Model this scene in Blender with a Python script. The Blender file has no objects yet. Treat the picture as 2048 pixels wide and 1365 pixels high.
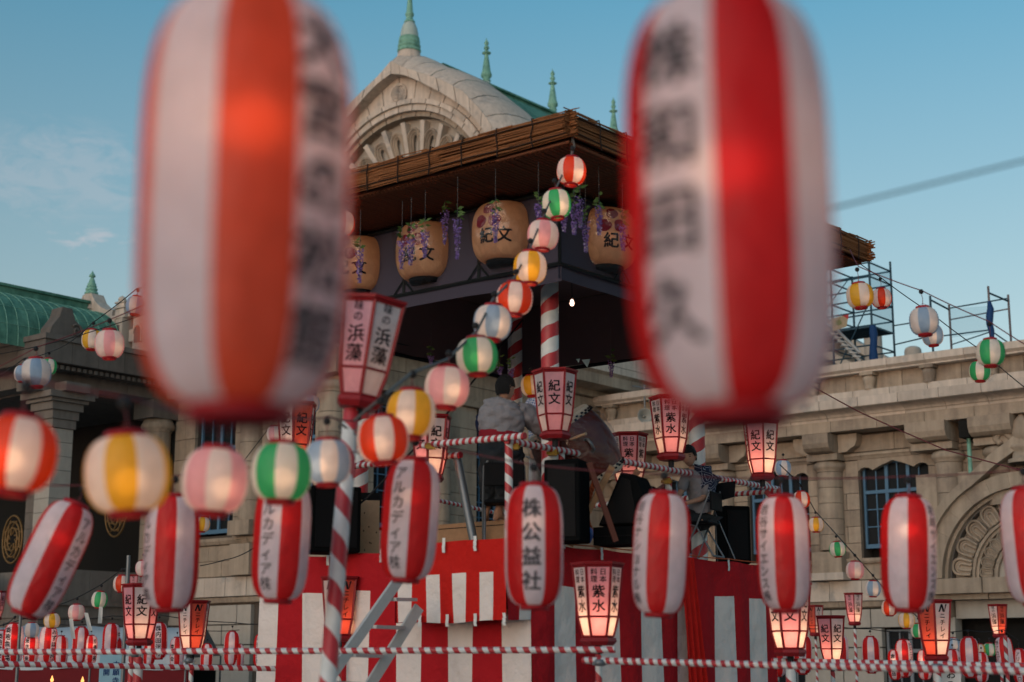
import bpy, bmesh, math, random
import numpy as np
from mathutils import Vector, Matrix, Quaternion
random.seed(7)
R_ = math.radians
sc = bpy.context.scene
COL = sc.collection
# ------------------------------------------------------------------ camera
FP = 3131.0; PITCH = R_(11.7); CH = 1.7
CP, SP = math.cos(PITCH), math.sin(PITCH)
cam = bpy.data.cameras.new('camera'); camo = bpy.data.objects.new('camera', cam); COL.objects.link(camo)
camo.location = (0, 0, CH); camo.rotation_euler = (math.pi/2 + PITCH, 0, 0)
cam.sensor_width = 36; cam.lens = FP/2048*36; cam.clip_start = .05; cam.clip_end = 2000
cam.dof.use_dof = True; cam.dof.focus_distance = 24.0; cam.dof.aperture_fstop = 1.32; cam.dof.aperture_blades = 0
sc.camera = camo
# ------------------------------------------------------------------ world, sun, exposure
AZ = R_(39.4)                       # heading of the building's long axis
A = Vector((math.sin(AZ), math.cos(AZ), 0)); B = Vector((-math.cos(AZ), math.sin(AZ), 0))
ROT = math.atan2(A.y, A.x)
SUN_EL = R_(7); SUN_DIR = Vector((-.54, -.84, 0)).normalized()
world = bpy.data.worlds.new('World'); sc.world = world; world.use_nodes = True
wt = world.node_tree; wn = wt.nodes; wn.clear()
def N(tree, typ, **kw):
    n = tree.nodes.new(typ)
    for k, v in kw.items():
        if k == 'ins':
            for a_, b_ in v.items(): n.inputs[a_].default_value = b_
        else: setattr(n, k, v)
    return n
def Lk(tree, a_, b_): tree.links.new(a_, b_)
def MathN(tree, op, a_, b_=None, clamp=False):
    n = N(tree, 'ShaderNodeMath', operation=op, use_clamp=clamp)
    for i, v in enumerate((a_, b_)):
        if v is None: continue
        if isinstance(v, (int, float)): n.inputs[i].default_value = v
        else: Lk(tree, v, n.inputs[i])
    return n.outputs[0]
sky = N(wt, 'ShaderNodeTexSky', sky_type='NISHITA', sun_disc=False, sun_elevation=SUN_EL,
        sun_rotation=math.atan2(SUN_DIR.x, SUN_DIR.y), altitude=0, air_density=1.0, dust_density=.6, ozone_density=1.6)
tc = N(wt, 'ShaderNodeTexCoord')
hsv = N(wt, 'ShaderNodeHueSaturation', ins={'Hue': .482, 'Saturation': .88, 'Value': 1.22})
Lk(wt, sky.outputs[0], hsv.inputs['Color'])
sxz = N(wt, 'ShaderNodeSeparateXYZ'); Lk(wt, tc.outputs['Generated'], sxz.inputs[0])
smap = N(wt, 'ShaderNodeMapRange', ins={1: .20, 2: .42, 3: .76, 4: 1.30}); Lk(wt, sxz.outputs[2], smap.inputs[0]); Lk(wt, smap.outputs[0], hsv.inputs['Saturation'])
vmap = N(wt, 'ShaderNodeMapRange', ins={1: .22, 2: .42, 3: 1.10, 4: 1.30}); Lk(wt, sxz.outputs[2], vmap.inputs[0]); Lk(wt, vmap.outputs[0], hsv.inputs['Value'])
SKYG = hsv.outputs[0]
def skydir(px, py):
    U = 682.5 - py
    return Vector((px-1024, FP*CP-U*SP, FP*SP+U*CP)).normalized()
nz = N(wt, 'ShaderNodeTexNoise', ins={'Scale': 34.0, 'Detail': 8.0, 'Roughness': .66, 'Distortion': .6})
mp = N(wt, 'ShaderNodeMapping'); mp.inputs['Scale'].default_value = (1, 1, 2.6)
Lk(wt, tc.outputs['Generated'], mp.inputs['Vector']); Lk(wt, mp.outputs[0], nz.inputs['Vector'])
acc = None
for (px, py, rad, st, lo) in [(195, 480, .040, 1.0, .47), (175, 518, .018, .4, .46), (120, 345, .085, .30, .34), (560, 560, .06, .3, .45), (-500, 300, .09, .5, .45), (2600, 500, .1, .4, .45), (-1400, 100, .2, .5, .45), (3600, 200, .2, .5, .45)]:
    d = skydir(px, py)
    sub = N(wt, 'ShaderNodeVectorMath', operation='SUBTRACT'); Lk(wt, tc.outputs['Generated'], sub.inputs[0]); sub.inputs[1].default_value = d
    sc3 = N(wt, 'ShaderNodeVectorMath', operation='MULTIPLY'); Lk(wt, sub.outputs[0], sc3.inputs[0]); sc3.inputs[1].default_value = (1, 1, 2.3)
    ln = N(wt, 'ShaderNodeVectorMath', operation='LENGTH'); Lk(wt, sc3.outputs[0], ln.inputs[0])
    m = MathN(wt, 'SUBTRACT', 1.0, MathN(wt, 'DIVIDE', ln.outputs['Value'], rad), True)
    v = MathN(wt, 'MULTIPLY', MathN(wt, 'SUBTRACT', MathN(wt, 'ADD', nz.outputs['Fac'], MathN(wt, 'MULTIPLY', m, .22)), lo+.16, True), 5.0, True)
    v = MathN(wt, 'MULTIPLY', MathN(wt, 'MULTIPLY', v, MathN(wt, 'MULTIPLY', m, 2.2, True)), st)
    acc = v if acc is None else MathN(wt, 'MAXIMUM', acc, v)
mixc = N(wt, 'ShaderNodeMix', data_type='RGBA'); Lk(wt, acc, mixc.inputs[0]); Lk(wt, SKYG, mixc.inputs[6])
mixc.inputs[7].default_value = (3.4, 3.5, 3.8, 1)
bg = N(wt, 'ShaderNodeBackground'); bg.inputs['Strength'].default_value = .15
Lk(wt, mixc.outputs[2], bg.inputs['Color'])
wo = N(wt, 'ShaderNodeOutputWorld'); Lk(wt, bg.outputs[0], wo.inputs['Surface'])
sl = bpy.data.lights.new('sun', 'SUN'); sl.energy = .80; sl.angle = R_(70); sl.color = (1.0, .93, .87)
so = bpy.data.objects.new('sun', sl); COL.objects.link(so)
so.rotation_euler = Vector((SUN_DIR.x, SUN_DIR.y, .42)).to_track_quat('Z', 'Y').to_euler()
sc.view_settings.view_transform = 'Standard'; sc.view_settings.look = 'None'
sc.view_settings.exposure = 0.0; sc.view_settings.gamma = 1; sc.view_settings.use_curve_mapping = False
sc.cycles.use_denoising = True
try: sc.cycles.denoiser = 'OPENIMAGEDENOISE'
except Exception: pass
sc.cycles.max_bounces = 8; sc.cycles.transmission_bounces = 6; sc.cycles.transparent_max_bounces = 8
sc.cycles.diffuse_bounces = 3; sc.cycles.glossy_bounces = 3
sc.cycles.sample_clamp_indirect = 4; sc.cycles.use_light_tree = True
sc.cycles.caustics_reflective = False; sc.cycles.caustics_refractive = True

# ------------------------------------------------------------------ placement helpers
def at(px, py, D):
    """world point seen at photo pixel px,py at depth D metres in front of the camera"""
    U = 682.5 - py
    return Vector(((px-1024)/FP*D, (CP - U/FP*SP)*D, (SP + U/FP*CP)*D + CH))
def W(a, b, z): return A*a + B*b + Vector((0, 0, z))
# ------------------------------------------------------------------ object helpers
def tag(o, label=None, cat=None, group=None, kind=None):
    if label: o['label'] = label
    if cat: o['category'] = cat
    if group: o['group'] = group
    if kind: o['kind'] = kind
    return o
def thing(name, label, cat, loc=(0, 0, 0), rotz=0.0, group=None, quat=None):
    o = bpy.data.objects.new(name, None); COL.objects.link(o); o.location = loc
    if quat is not None: o.rotation_mode = 'QUATERNION'; o.rotation_quaternion = quat
    else: o.rotation_euler = (0, 0, rotz)
    o.empty_display_size = .2
    return tag(o, label, cat, group)
class MB:
    def __init__(s): s.v = []; s.f = []; s.m = []; s.sm = []
    def add(s, vs, fs, mi=0, smooth=False):
        k = len(s.v); s.v += [tuple(v) for v in vs]
        for f in fs: s.f.append([i+k for i in f]); s.m.append(mi if not isinstance(mi, list) else mi[len(s.m) % len(mi)]); s.sm.append(smooth)
        return s
    def box(s, x0, x1, y0, y1, z0, z1, mi=0, M=None):
        vs = [Vector(p) for p in [(x0,y0,z0),(x1,y0,z0),(x1,y1,z0),(x0,y1,z0),(x0,y0,z1),(x1,y0,z1),(x1,y1,z1),(x0,y1,z1)]]
        if M is not None: vs = [M @ v for v in vs]
        return s.add(vs, [(0,3,2,1),(4,5,6,7),(0,1,5,4),(1,2,6,5),(2,3,7,6),(3,0,4,7)], mi)
    def tube(s, pts, r, n=8, mi=0, cap=True, smooth=True):
        pts = [Vector(p) for p in pts]; rs = r if isinstance(r, (list, tuple)) else [r]*len(pts)
        t0 = (pts[1]-pts[0]).normalized(); up = Vector((0,0,1)) if abs(t0.z) < .9 else Vector((1,0,0))
        u = t0.cross(up).normalized(); vs = []; 
        for i, p in enumerate(pts):
            t = (pts[min(i+1, len(pts)-1)]-pts[max(i-1, 0)])
            t = t.normalized() if t.length > 1e-9 else t0
            u = (u - t*u.dot(t)).normalized(); w = t.cross(u)
            for k in range(n):
                a = 2*math.pi*k/n; vs.append(p+(u*math.cos(a)+w*math.sin(a))*rs[i])
        fs = []
        for i in range(len(pts)-1):
            for k in range(n):
                k2 = (k+1) % n; fs.append((i*n+k, i*n+k2, (i+1)*n+k2, (i+1)*n+k))
        s.add(vs, fs, mi, smooth)
        if cap:
            for ring, rev in ((vs[:n], True), (vs[-n:], False)):
                k0 = len(s.v); s.v += [tuple(v) for v in ring]; f = [k0+k for k in range(n)]
                s.f.append(f[::-1] if rev else f); s.m.append(mi); s.sm.append(False)
        return s
    def lathe(s, prof, n=24, c=(0,0,0), mi=0, smooth=True, M=None, cap=False):
        vs = []
        for (r, z) in prof:
            for k in range(n):
                a = 2*math.pi*k/n; v = Vector((c[0]+r*math.cos(a), c[1]+r*math.sin(a), c[2]+z)); vs.append(M @ v if M is not None else v)
        fs = [(i*n+k, i*n+(k+1) % n, (i+1)*n+(k+1) % n, (i+1)*n+k) for i in range(len(prof)-1) for k in range(n)]
        s.add(vs, fs, mi, smooth)
        if cap:
            for ring, rev in ((vs[:n], True), (vs[-n:], False)):
                k0 = len(s.v); s.v += [tuple(v) for v in ring]; f = [k0+k for k in range(n)]
                s.f.append(f[::-1] if rev else f); s.m.append(mi); s.sm.append(False)
        return s
    def ext(s, poly, d, mi=0, smooth=False):
        """poly: list of 3d points (closed loop), extruded by vector d"""
        n = len(poly); d = Vector(d); P = [Vector(p) for p in poly]
        s.add(P+[p+d for p in P], [tuple(range(n))[::-1], tuple(range(n, 2*n))]+[(i, (i+1) % n, n+(i+1) % n, n+i) for i in range(n)], mi, smooth)
        return s
    def grid(s, fn, nu, nv, mi=0, smooth=True, mfn=None):
        vs = [fn(i/nu, j/nv) for j in range(nv+1) for i in range(nu+1)]
        k = len(s.v); s.v += [tuple(v) for v in vs]
        for j in range(nv):
            for i in range(nu):
                a = k+j*(nu+1)+i; s.f.append([a, a+1, a+nu+2, a+nu+1]); s.m.append(mfn(i, j) if mfn else mi); s.sm.append(smooth)
        return s
    def mesh(s, name, mats):
        me = bpy.data.meshes.new(name); me.from_pydata([tuple(v) for v in s.v], [], s.f)
        for m in (mats if isinstance(mats, (list, tuple)) else [mats]): me.materials.append(m)
        me.polygons.foreach_set('material_index', s.m); me.polygons.foreach_set('use_smooth', s.sm)
        me.validate(); me.update(); return me
    def build(s, name, mats, parent=None, loc=None, recalc=True):
        me = s.mesh(name, mats)
        if recalc:
            bm = bmesh.new(); bm.from_mesh(me); bmesh.ops.recalc_face_normals(bm, faces=bm.faces); bm.to_mesh(me); bm.free()
        return link(name, me, parent, loc)
def link(name, me, parent=None, loc=None, rot=None, scale=None):
    o = bpy.data.objects.new(name, me); COL.objects.link(o)
    if parent is not None: o.parent = parent
    if loc is not None: o.location = loc
    if rot is not None: o.rotation_euler = rot
    if scale is not None: o.scale = scale
    return o
# ------------------------------------------------------------------ materials
def base_mat(name):
    m = bpy.data.materials.new(name); m.use_nodes = True; t = m.node_tree; t.nodes.clear()
    out = N(t, 'ShaderNodeOutputMaterial'); return m, t, out
def mat(name, col, rough=.7, var=.12, scale=6.0, bump=.0, metal=0.0, objvar=0.0, streak=0.0, spec=.22, world_co=True, bscale=None, col2=None, mixscale=1.5, mixlo=.45, mixhi=.65, bdist=.02):
    m, t, out = base_mat(name)
    p = N(t, 'ShaderNodeBsdfPrincipled'); Lk(t, p.outputs[0], out.inputs[0])
    p.inputs['Roughness'].default_value = rough; p.inputs['Metallic'].default_value = metal
    p.inputs['Specular IOR Level'].default_value = spec
    if world_co: co = N(t, 'ShaderNodeNewGeometry').outputs['Position']
    else: co = N(t, 'ShaderNodeTexCoord').outputs['Object']
    nz = N(t, 'ShaderNodeTexNoise', ins={'Scale': scale, 'Detail': 6.0, 'Roughness': .65}); Lk(t, co, nz.inputs['Vector'])
    fac = MathN(t, 'MULTIPLY', MathN(t, 'SUBTRACT', nz.outputs['Fac'], .5), 2*var)
    if objvar:
        oi = N(t, 'ShaderNodeObjectInfo')
        fac = MathN(t, 'ADD', fac, MathN(t, 'MULTIPLY', MathN(t, 'SUBTRACT', oi.outputs['Random'], .5), 2*objvar))
    if streak:
        mp = N(t, 'ShaderNodeMapping'); mp.inputs['Scale'].default_value = (3, 3, .25); Lk(t, co, mp.inputs['Vector'])
        n2 = N(t, 'ShaderNodeTexNoise', ins={'Scale': 2.0, 'Detail': 5.0}); Lk(t, mp.outputs[0], n2.inputs['Vector'])
        fac = MathN(t, 'ADD', fac, MathN(t, 'MULTIPLY', MathN(t, 'SUBTRACT', n2.outputs['Fac'], .55), streak))
    val = MathN(t, 'ADD', 1.0, fac)
    rgb = N(t, 'ShaderNodeRGB'); rgb.outputs[0].default_value = (*col, 1); csrc = rgb.outputs[0]
    if col2:
        n3 = N(t, 'ShaderNodeTexNoise', ins={'Scale': mixscale, 'Detail': 8.0, 'Roughness': .7}); Lk(t, co, n3.inputs['Vector'])
        mr = N(t, 'ShaderNodeMapRange', ins={1: mixlo, 2: mixhi}); Lk(t, n3.outputs['Fac'], mr.inputs[0])
        mx = N(t, 'ShaderNodeMix', data_type='RGBA'); Lk(t, mr.outputs[0], mx.inputs[0]); Lk(t, csrc, mx.inputs[6]); mx.inputs[7].default_value = (*col2, 1); csrc = mx.outputs[2]
    vm = N(t, 'ShaderNodeVectorMath', operation='SCALE'); Lk(t, csrc, vm.inputs[0]); Lk(t, val, vm.inputs['Scale'])
    Lk(t, vm.outputs[0], p.inputs['Base Color'])
    if bump:
        nb = N(t, 'ShaderNodeTexNoise', ins={'Scale': bscale or scale*4, 'Detail': 5.0}); Lk(t, co, nb.inputs['Vector'])
        bp = N(t, 'ShaderNodeBump', ins={'Strength': bump, 'Distance': bdist}); Lk(t, nb.outputs['Fac'], bp.inputs['Height']); Lk(t, bp.outputs[0], p.inputs['Normal'])
    return m
def paper(name, col, trans=.36, refr=.07, rough=.62):
    m, t, out = base_mat(name)
    co = N(t, 'ShaderNodeTexCoord').outputs['Object']
    nz = N(t, 'ShaderNodeTexNoise', ins={'Scale': 14.0, 'Detail': 6.0}); Lk(t, co, nz.inputs['Vector'])
    val = MathN(t, 'ADD', .80, MathN(t, 'MULTIPLY', nz.outputs['Fac'], .36))
    rgb = N(t, 'ShaderNodeRGB'); rgb.outputs[0].default_value = (*col, 1)
    vm = N(t, 'ShaderNodeVectorMath', operation='SCALE'); Lk(t, rgb.outputs[0], vm.inputs[0]); Lk(t, val, vm.inputs['Scale'])
    d = N(t, 'ShaderNodeBsdfDiffuse'); Lk(t, vm.outputs[0], d.inputs[0])
    tr = N(t, 'ShaderNodeBsdfTranslucent'); Lk(t, vm.outputs[0], tr.inputs[0])
    rf = N(t, 'ShaderNodeBsdfRefraction', ins={'Roughness': rough, 'IOR': 1.35}); Lk(t, vm.outputs[0], rf.inputs[0])
    gl = N(t, 'ShaderNodeBsdfGlossy', ins={'Roughness': .38}); gl.inputs[0].default_value = (1, 1, 1, 1)
    oi = N(t, 'ShaderNodeObjectInfo'); av = N(t, 'ShaderNodeVectorMath', operation='ADD'); Lk(t, co, av.inputs[0]); Lk(t, oi.outputs['Location'], av.inputs[1])
    mpw = N(t, 'ShaderNodeMapping'); mpw.inputs['Scale'].default_value = (1, 1, .55); Lk(t, av.outputs[0], mpw.inputs[0])
    nw = N(t, 'ShaderNodeTexNoise', ins={'Scale': 11.0, 'Detail': 3.0}); Lk(t, mpw.outputs[0], nw.inputs['Vector'])
    bw = N(t, 'ShaderNodeBump', ins={'Strength': .5, 'Distance': .035}); Lk(t, nw.outputs['Fac'], bw.inputs['Height'])
    for s_ in (d, tr, gl): Lk(t, bw.outputs[0], s_.inputs['Normal'])
    a1 = N(t, 'ShaderNodeMixShader'); a1.inputs[0].default_value = trans; Lk(t, d.outputs[0], a1.inputs[1]); Lk(t, tr.outputs[0], a1.inputs[2])
    a2 = N(t, 'ShaderNodeMixShader'); a2.inputs[0].default_value = refr; Lk(t, a1.outputs[0], a2.inputs[1]); Lk(t, rf.outputs[0], a2.inputs[2])
    a3 = N(t, 'ShaderNodeMixShader'); a3.inputs[0].default_value = .018; Lk(t, a2.outputs[0], a3.inputs[1]); Lk(t, gl.outputs[0], a3.inputs[2])
    Lk(t, a3.outputs[0], out.inputs[0]); return m
def spiral(name, pitch, red=(.42, .022, .03), white=(.62, .62, .6), duty=.5, hand=1):
    """tape wound round a pole: red and white helix in object coordinates"""
    m, t, out = base_mat(name)
    p = N(t, 'ShaderNodeBsdfPrincipled', ins={'Roughness': .42}); Lk(t, p.outputs[0], out.inputs[0])
    co = N(t, 'ShaderNodeTexCoord').outputs['Object']; sx = N(t, 'ShaderNodeSeparateXYZ'); Lk(t, co, sx.inputs[0])
    at2 = MathN(t, 'ARCTAN2', sx.outputs[1], sx.outputs[0])
    an = MathN(t, 'DIVIDE', at2, 2*math.pi*hand) if pitch > .15 else MathN(t, 'MULTIPLY', MathN(t, 'SINE', at2), .13)
    wob = N(t, 'ShaderNodeTexNoise', ins={'Scale': 3.0, 'Detail': 2.0}); Lk(t, co, wob.inputs['Vector'])
    zz = MathN(t, 'ADD', MathN(t, 'DIVIDE', sx.outputs[2], pitch), MathN(t, 'MULTIPLY', wob.outputs['Fac'], .35))
    fr = MathN(t, 'FRACT', MathN(t, 'ADD', MathN(t, 'ADD', zz, an), 40.0))
    st = MathN(t, 'GREATER_THAN', fr, duty)
    mx = N(t, 'ShaderNodeMix', data_type='RGBA'); Lk(t, st, mx.inputs[0]); mx.inputs[6].default_value = (*red, 1); mx.inputs[7].default_value = (*white, 1)
    nz = N(t, 'ShaderNodeTexNoise', ins={'Scale': 9.0, 'Detail': 6.0}); Lk(t, co, nz.inputs['Vector'])
    vm = N(t, 'ShaderNodeVectorMath', operation='SCALE'); Lk(t, mx.outputs[2], vm.inputs[0]); Lk(t, MathN(t, 'ADD', .78, MathN(t, 'MULTIPLY', nz.outputs['Fac'], .44)), vm.inputs['Scale'])
    Lk(t, vm.outputs[0], p.inputs['Base Color'])
    edge = MathN(t, 'PINGPONG', fr, .5)
    bp = N(t, 'ShaderNodeBump', ins={'Strength': .6, 'Distance': .004}); Lk(t, MathN(t, 'ADD', edge, MathN(t, 'MULTIPLY', nz.outputs['Fac'], .5)), bp.inputs['Height']); Lk(t, bp.outputs[0], p.inputs['Normal'])
    return m
STONE = mat('stone', (.36, .285, .215), .9, spec=.1, var=.16, scale=5, bump=.35, objvar=.12, streak=.8, col2=(.22, .17, .135), mixscale=.7, mixlo=.48, mixhi=.72)
STONE_K = mat('dark_grey_stone', (.19, .165, .145), .9, spec=.1, var=.2, scale=5, bump=.3, objvar=.1, streak=.5)  # darker grey stone, mainly of the porch
STONE_P = mat('pale_stone', (.55, .465, .39), .9, spec=.1, var=.15, scale=5, bump=.2, objvar=.10, streak=.65, col2=(.29, .28, .27), mixscale=1.1, mixlo=.55, mixhi=.72)
STONE_G = mat('grey_stone', (.40, .36, .31), .85, var=.15, scale=4, bump=.2, objvar=.05, streak=.25)
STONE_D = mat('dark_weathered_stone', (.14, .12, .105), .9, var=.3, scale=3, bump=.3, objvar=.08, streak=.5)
JOINT = mat('joint_mortar', (.09, .072, .058), .95, var=.1)
COPPER = mat('green_copper', (.12, .28, .20), .8, var=.3, scale=3, bump=.15, streak=.6, objvar=.10, col2=(.055, .16, .115), mixscale=1.6, mixlo=.42, mixhi=.62)
COPPER_L = mat('pale_green_copper', (.21, .43, .33), .6, var=.25, scale=5, streak=.4, col2=(.07, .19, .15), mixscale=3, mixlo=.5, mixhi=.7)
COPPER_W = mat('whitened_copper', (.42, .5, .45), .6, var=.15, scale=4, streak=.2)
BLUEF = mat('blue_window_paint', (.085, .175, .27), .5, var=.15, scale=6)
GREYF = mat('grey_window_paint', (.2, .22, .24), .5, var=.1)
DARK = mat('dark_interior', (.012, .011, .010), .9, var=.1)
BLACKP = mat('black_plastic', (.007, .007, .008), .6, spec=.08, var=.2, scale=20)
BLACKC = mat('black_cover', (.006, .0065, .007), .9, spec=.02, var=.3, scale=8, bump=.4, bscale=10)
GLASS = mat('window_glass', (.012, .014, .017), .3, var=.4, scale=1.2, spec=.07)
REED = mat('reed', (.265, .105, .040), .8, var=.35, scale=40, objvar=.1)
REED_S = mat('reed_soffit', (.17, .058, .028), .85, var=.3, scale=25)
TIE = mat('dark_tie', (.03, .018, .014), .9)
STEEL = mat('black_steel', (.014, .018, .019), .5, var=.2)
CLOTHV = mat('violet_cloth', (.060, .052, .074), .85, var=.12, scale=2.0, bump=.5, bscale=2.2)
CLOTHM = mat('maroon_cloth', (.13, .085, .09), .9, var=.15, scale=1.5, bump=.5, bscale=1.6)
CRED = mat('curtain_red', (.42, .016, .022), .8, spec=.05, bdist=.14, var=.12, scale=3, bump=.7, bscale=2.6)
CREDB = mat('valance_red', (.52, .018, .014), .8, spec=.05, bdist=.12, var=.10, scale=3, bump=.7, bscale=2.6)
CWHITE = mat('curtain_white', (.74, .65, .60), .85, spec=.05, bdist=.14, var=.09, scale=3, bump=.7, bscale=2.6)
TAB = mat('white_tab', (.68, .67, .64), .8)
RIM = mat('lantern_rim_red', (.34, .012, .018), .4, var=.1, world_co=False)
LRED = mat('lacquer_red', (.25, .012, .016), .45, var=.2, scale=12, world_co=False)
INK = mat('black_ink', (.008, .008, .012), .75, var=.2, scale=30, world_co=False)
INKB = mat('blue_ink', (.02, .06, .22), .7)
INKR = mat('crimson_crest', (.20, .012, .03), .7)
CABLE = mat('cable', (.02, .02, .022), .7)
CABLEG = mat('grey_cable', (.13, .125, .12), .7, var=.3, scale=20)
CABLER = mat('red_cable', (.14, .035, .04), .6)
WIRE = mat('bare_wire', (.28, .27, .26), .5)
WOOD = mat('pale_wood', (.46, .30, .185), .7, var=.2, scale=14)
WOODB = mat('brown_wood', (.30, .17, .09), .65, var=.3, scale=14)
ALU = mat('aluminium', (.50, .49, .475), .5, var=.12, scale=12, metal=.15)
STEELG = mat('grey_steel', (.17, .18, .19), .4, var=.15, metal=.5)
SCAF = mat('blue_steel_tube', (.022, .060, .088), .5, var=.3, scale=6)
SCAFR = mat('worn_tube', (.16, .14, .145), .6, var=.4, scale=6)
TARP = mat('blue_tarp', (.012, .05, .15), .7, var=.3, scale=8, bump=.6, bscale=9)
TENT = mat('tent_canvas', (.52, .55, .57), .7, var=.05, scale=3, bump=.3, bscale=4)
TENTR = mat('tent_maroon', (.16, .012, .016), .8)
SKIN = mat('skin', (.42, .235, .16), .55, var=.08, scale=20)
HAIR = mat('black_hair', (.008, .007, .007), .5, var=.4, scale=90, bump=.6)
GREYC = mat('grey_cotton', (.225, .22, .235), .9, spec=.05, bdist=.05, var=.1, scale=8, bump=.8, bscale=9)
DARKC = mat('charcoal_cotton', (.030, .034, .038), .9, spec=.05, bdist=.05, var=.2, scale=8, bump=.8, bscale=9)
NAVY = mat('navy_cotton', (.010, .016, .045), .9, var=.2, scale=8, bump=.5)
OBI = mat('red_sash', (.20, .008, .018), .8, var=.3, scale=30)
BLUEP = mat('plastic_blue', (.02, .10, .42), .4)
DRUMW = mat('drum_body_wood', (.10, .022, .014), .45, spec=.15, var=.3, scale=12)
DRUMH = mat('drum_hide', (.52, .42, .32), .7, var=.1, scale=8)
ORANGE = mat('orange_cord', (.45, .09, .03), .8, var=.3, scale=40)
LEAF = mat('leaf_green', (.075, .13, .03), .6, var=.3, scale=30)
PETAL = mat('wisteria_violet', (.21, .125, .36), .7, var=.3, scale=60)
PETALW = mat('wisteria_pale', (.34, .27, .42), .7, var=.2, scale=60)
GROUND = mat('courtyard_paving', (.33, .29, .265), .9, var=.15, scale=1.0, bump=.2)
GOLD = mat('dull_gold', (.20, .115, .045), .5, var=.3, scale=12, metal=.4)
PALM = mat('palm_green', (.035, .075, .022), .6, var=.3, scale=10)
CYAN = mat('pale_blue_board', (.30, .50, .60), .6, var=.06)
HORN = mat('horn_grey', (.30, .30, .27), .5, var=.1)
LEAD = mat('lead_grey_roof', (.125, .125, .115), .7, var=.2, scale=1.5, streak=.2)
YELLOWM = mat('yellow_clamp', (.34, .19, .025), .5)
m_, t_, o_ = base_mat('clear_film')
g_ = N(t_, 'ShaderNodeBsdfGlossy', ins={'Roughness': .18}); tp = N(t_, 'ShaderNodeBsdfTransparent'); tp.inputs[0].default_value = (.93, .91, .9, 1)
nzz = N(t_, 'ShaderNodeTexNoise', ins={'Scale': 5.0, 'Detail': 4.0}); Lk(t_, N(t_, 'ShaderNodeNewGeometry').outputs['Position'], nzz.inputs['Vector'])
bpp = N(t_, 'ShaderNodeBump', ins={'Strength': 1.0, 'Distance': .06}); Lk(t_, nzz.outputs['Fac'], bpp.inputs['Height']); Lk(t_, bpp.outputs[0], g_.inputs['Normal'])
mxx = N(t_, 'ShaderNodeMixShader'); mxx.inputs[0].default_value = .05; Lk(t_, tp.outputs[0], mxx.inputs[1]); Lk(t_, g_.outputs[0], mxx.inputs[2]); Lk(t_, mxx.outputs[0], o_.inputs[0])
FILM = m_
def net_mat(name, col, op):
    m, t, o = base_mat(name); d = N(t, 'ShaderNodeBsdfDiffuse'); d.inputs[0].default_value = (*col, 1); tpn = N(t, 'ShaderNodeBsdfTransparent')
    mx = N(t, 'ShaderNodeMixShader'); mx.inputs[0].default_value = op; Lk(t, tpn.outputs[0], mx.inputs[1]); Lk(t, d.outputs[0], mx.inputs[2]); Lk(t, mx.outputs[0], o.inputs[0]); return m
NET = net_mat('blue_net', (.10, .32, .45), .22)
def emit(name, col, st):
    m, t, o = base_mat(name); e = N(t, 'ShaderNodeEmission', ins={'Strength': st}); e.inputs[0].default_value = (*col, 1); Lk(t, e.outputs[0], o.inputs[0]); return m
BULB = emit('lit_bulb', (1, .62, .36), 6)
FLAME = emit('flame', (1, .40, .12), 2.2)
PW = paper('paper_white', (.88, .80, .86), .42); PR = paper('paper_red', (.72, .016, .018)); PRO = paper('paper_orange_red', (.76, .06, .015))
P_ = {'white': paper('paper_cream', (.86, .77, .72)), 'red': PRO, 'yellow': paper('paper_yellow', (.80, .45, .035)), 'green': paper('paper_green', (.05, .45, .17)),
      'blue': paper('paper_blue', (.33, .47, .64)), 'pink': paper('paper_pink', (.86, .44, .48)), 'tan': paper('paper_tan', (.60, .355, .21), .36, .03)}
P_GLOW = paper('paper_glow_orange', (.82, .10, .042))  # red paper shifted to orange: the lamp's glow is put into the colour
PANW = paper('pane_white', (.76, .70, .68), .5, .0); PANP = paper('pane_pink', (.80, .38, .44), .5, .0); PANR = paper('pane_red', (.62, .11, .07), .5, .0)
# ------------------------------------------------------------------ lettering
_cu = bpy.data.curves.new('glyph', 'FONT'); _cu.resolution_u = 2; _to = bpy.data.objects.new('glyph_tmp', _cu); COL.objects.link(_to)
_gc = {}
def glyph(ch, bold=.0):
    k = (ch, bold)
    if k in _gc: return _gc[k]
    _cu.body = ch; _cu.offset = 0
    dg = bpy.context.evaluated_depsgraph_get(); dg.update()
    me = bpy.data.meshes.new_from_object(_to.evaluated_get(dg))
    vs = [(v.co.x-.5, v.co.y-.38) for v in me.vertices]; fs = [tuple(p.vertices) for p in me.polygons]
    if ch in '.,N' and vs:
        cx = (min(v[0] for v in vs)+max(v[0] for v in vs))/2; vs = [(v[0]-cx, v[1]) for v in vs]
    if bold > .004:
        b_ = bold*.75; v0, f0 = vs, fs; vs, fs = [], []
        for dx, dy in ((-b_, -b_*.6), (b_, -b_*.6), (0, b_)):
            kk = len(vs); vs += [(x+dx, y+dy) for x, y in v0]; fs += [tuple(i+kk for i in f) for f in f0]
    bpy.data.meshes.remove(me); _gc[k] = (vs, fs); return _gc[k]
def column(chars, size, pitch, bold=.015, wx=1.0, tilt=0):
    """vertical line of characters; returns 2d verts centred on 0,0"""
    V = []; F = []; n = len(chars); y = (n-1)*pitch/2; rnd = random.Random(len(chars)*7+ord(chars[0]))
    for ch in chars:
        vs, fs = glyph(ch, bold); k = len(V); a = tilt*(rnd.random()-.5)*2; ca, sa = math.cos(a), math.sin(a)
        for (x, yy) in vs: V.append(((x*ca-yy*sa)*size*wx, y+(x*sa+yy*ca)*size))
        F += [tuple(i+k for i in f) for f in fs]; y -= pitch
    return V, F
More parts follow.
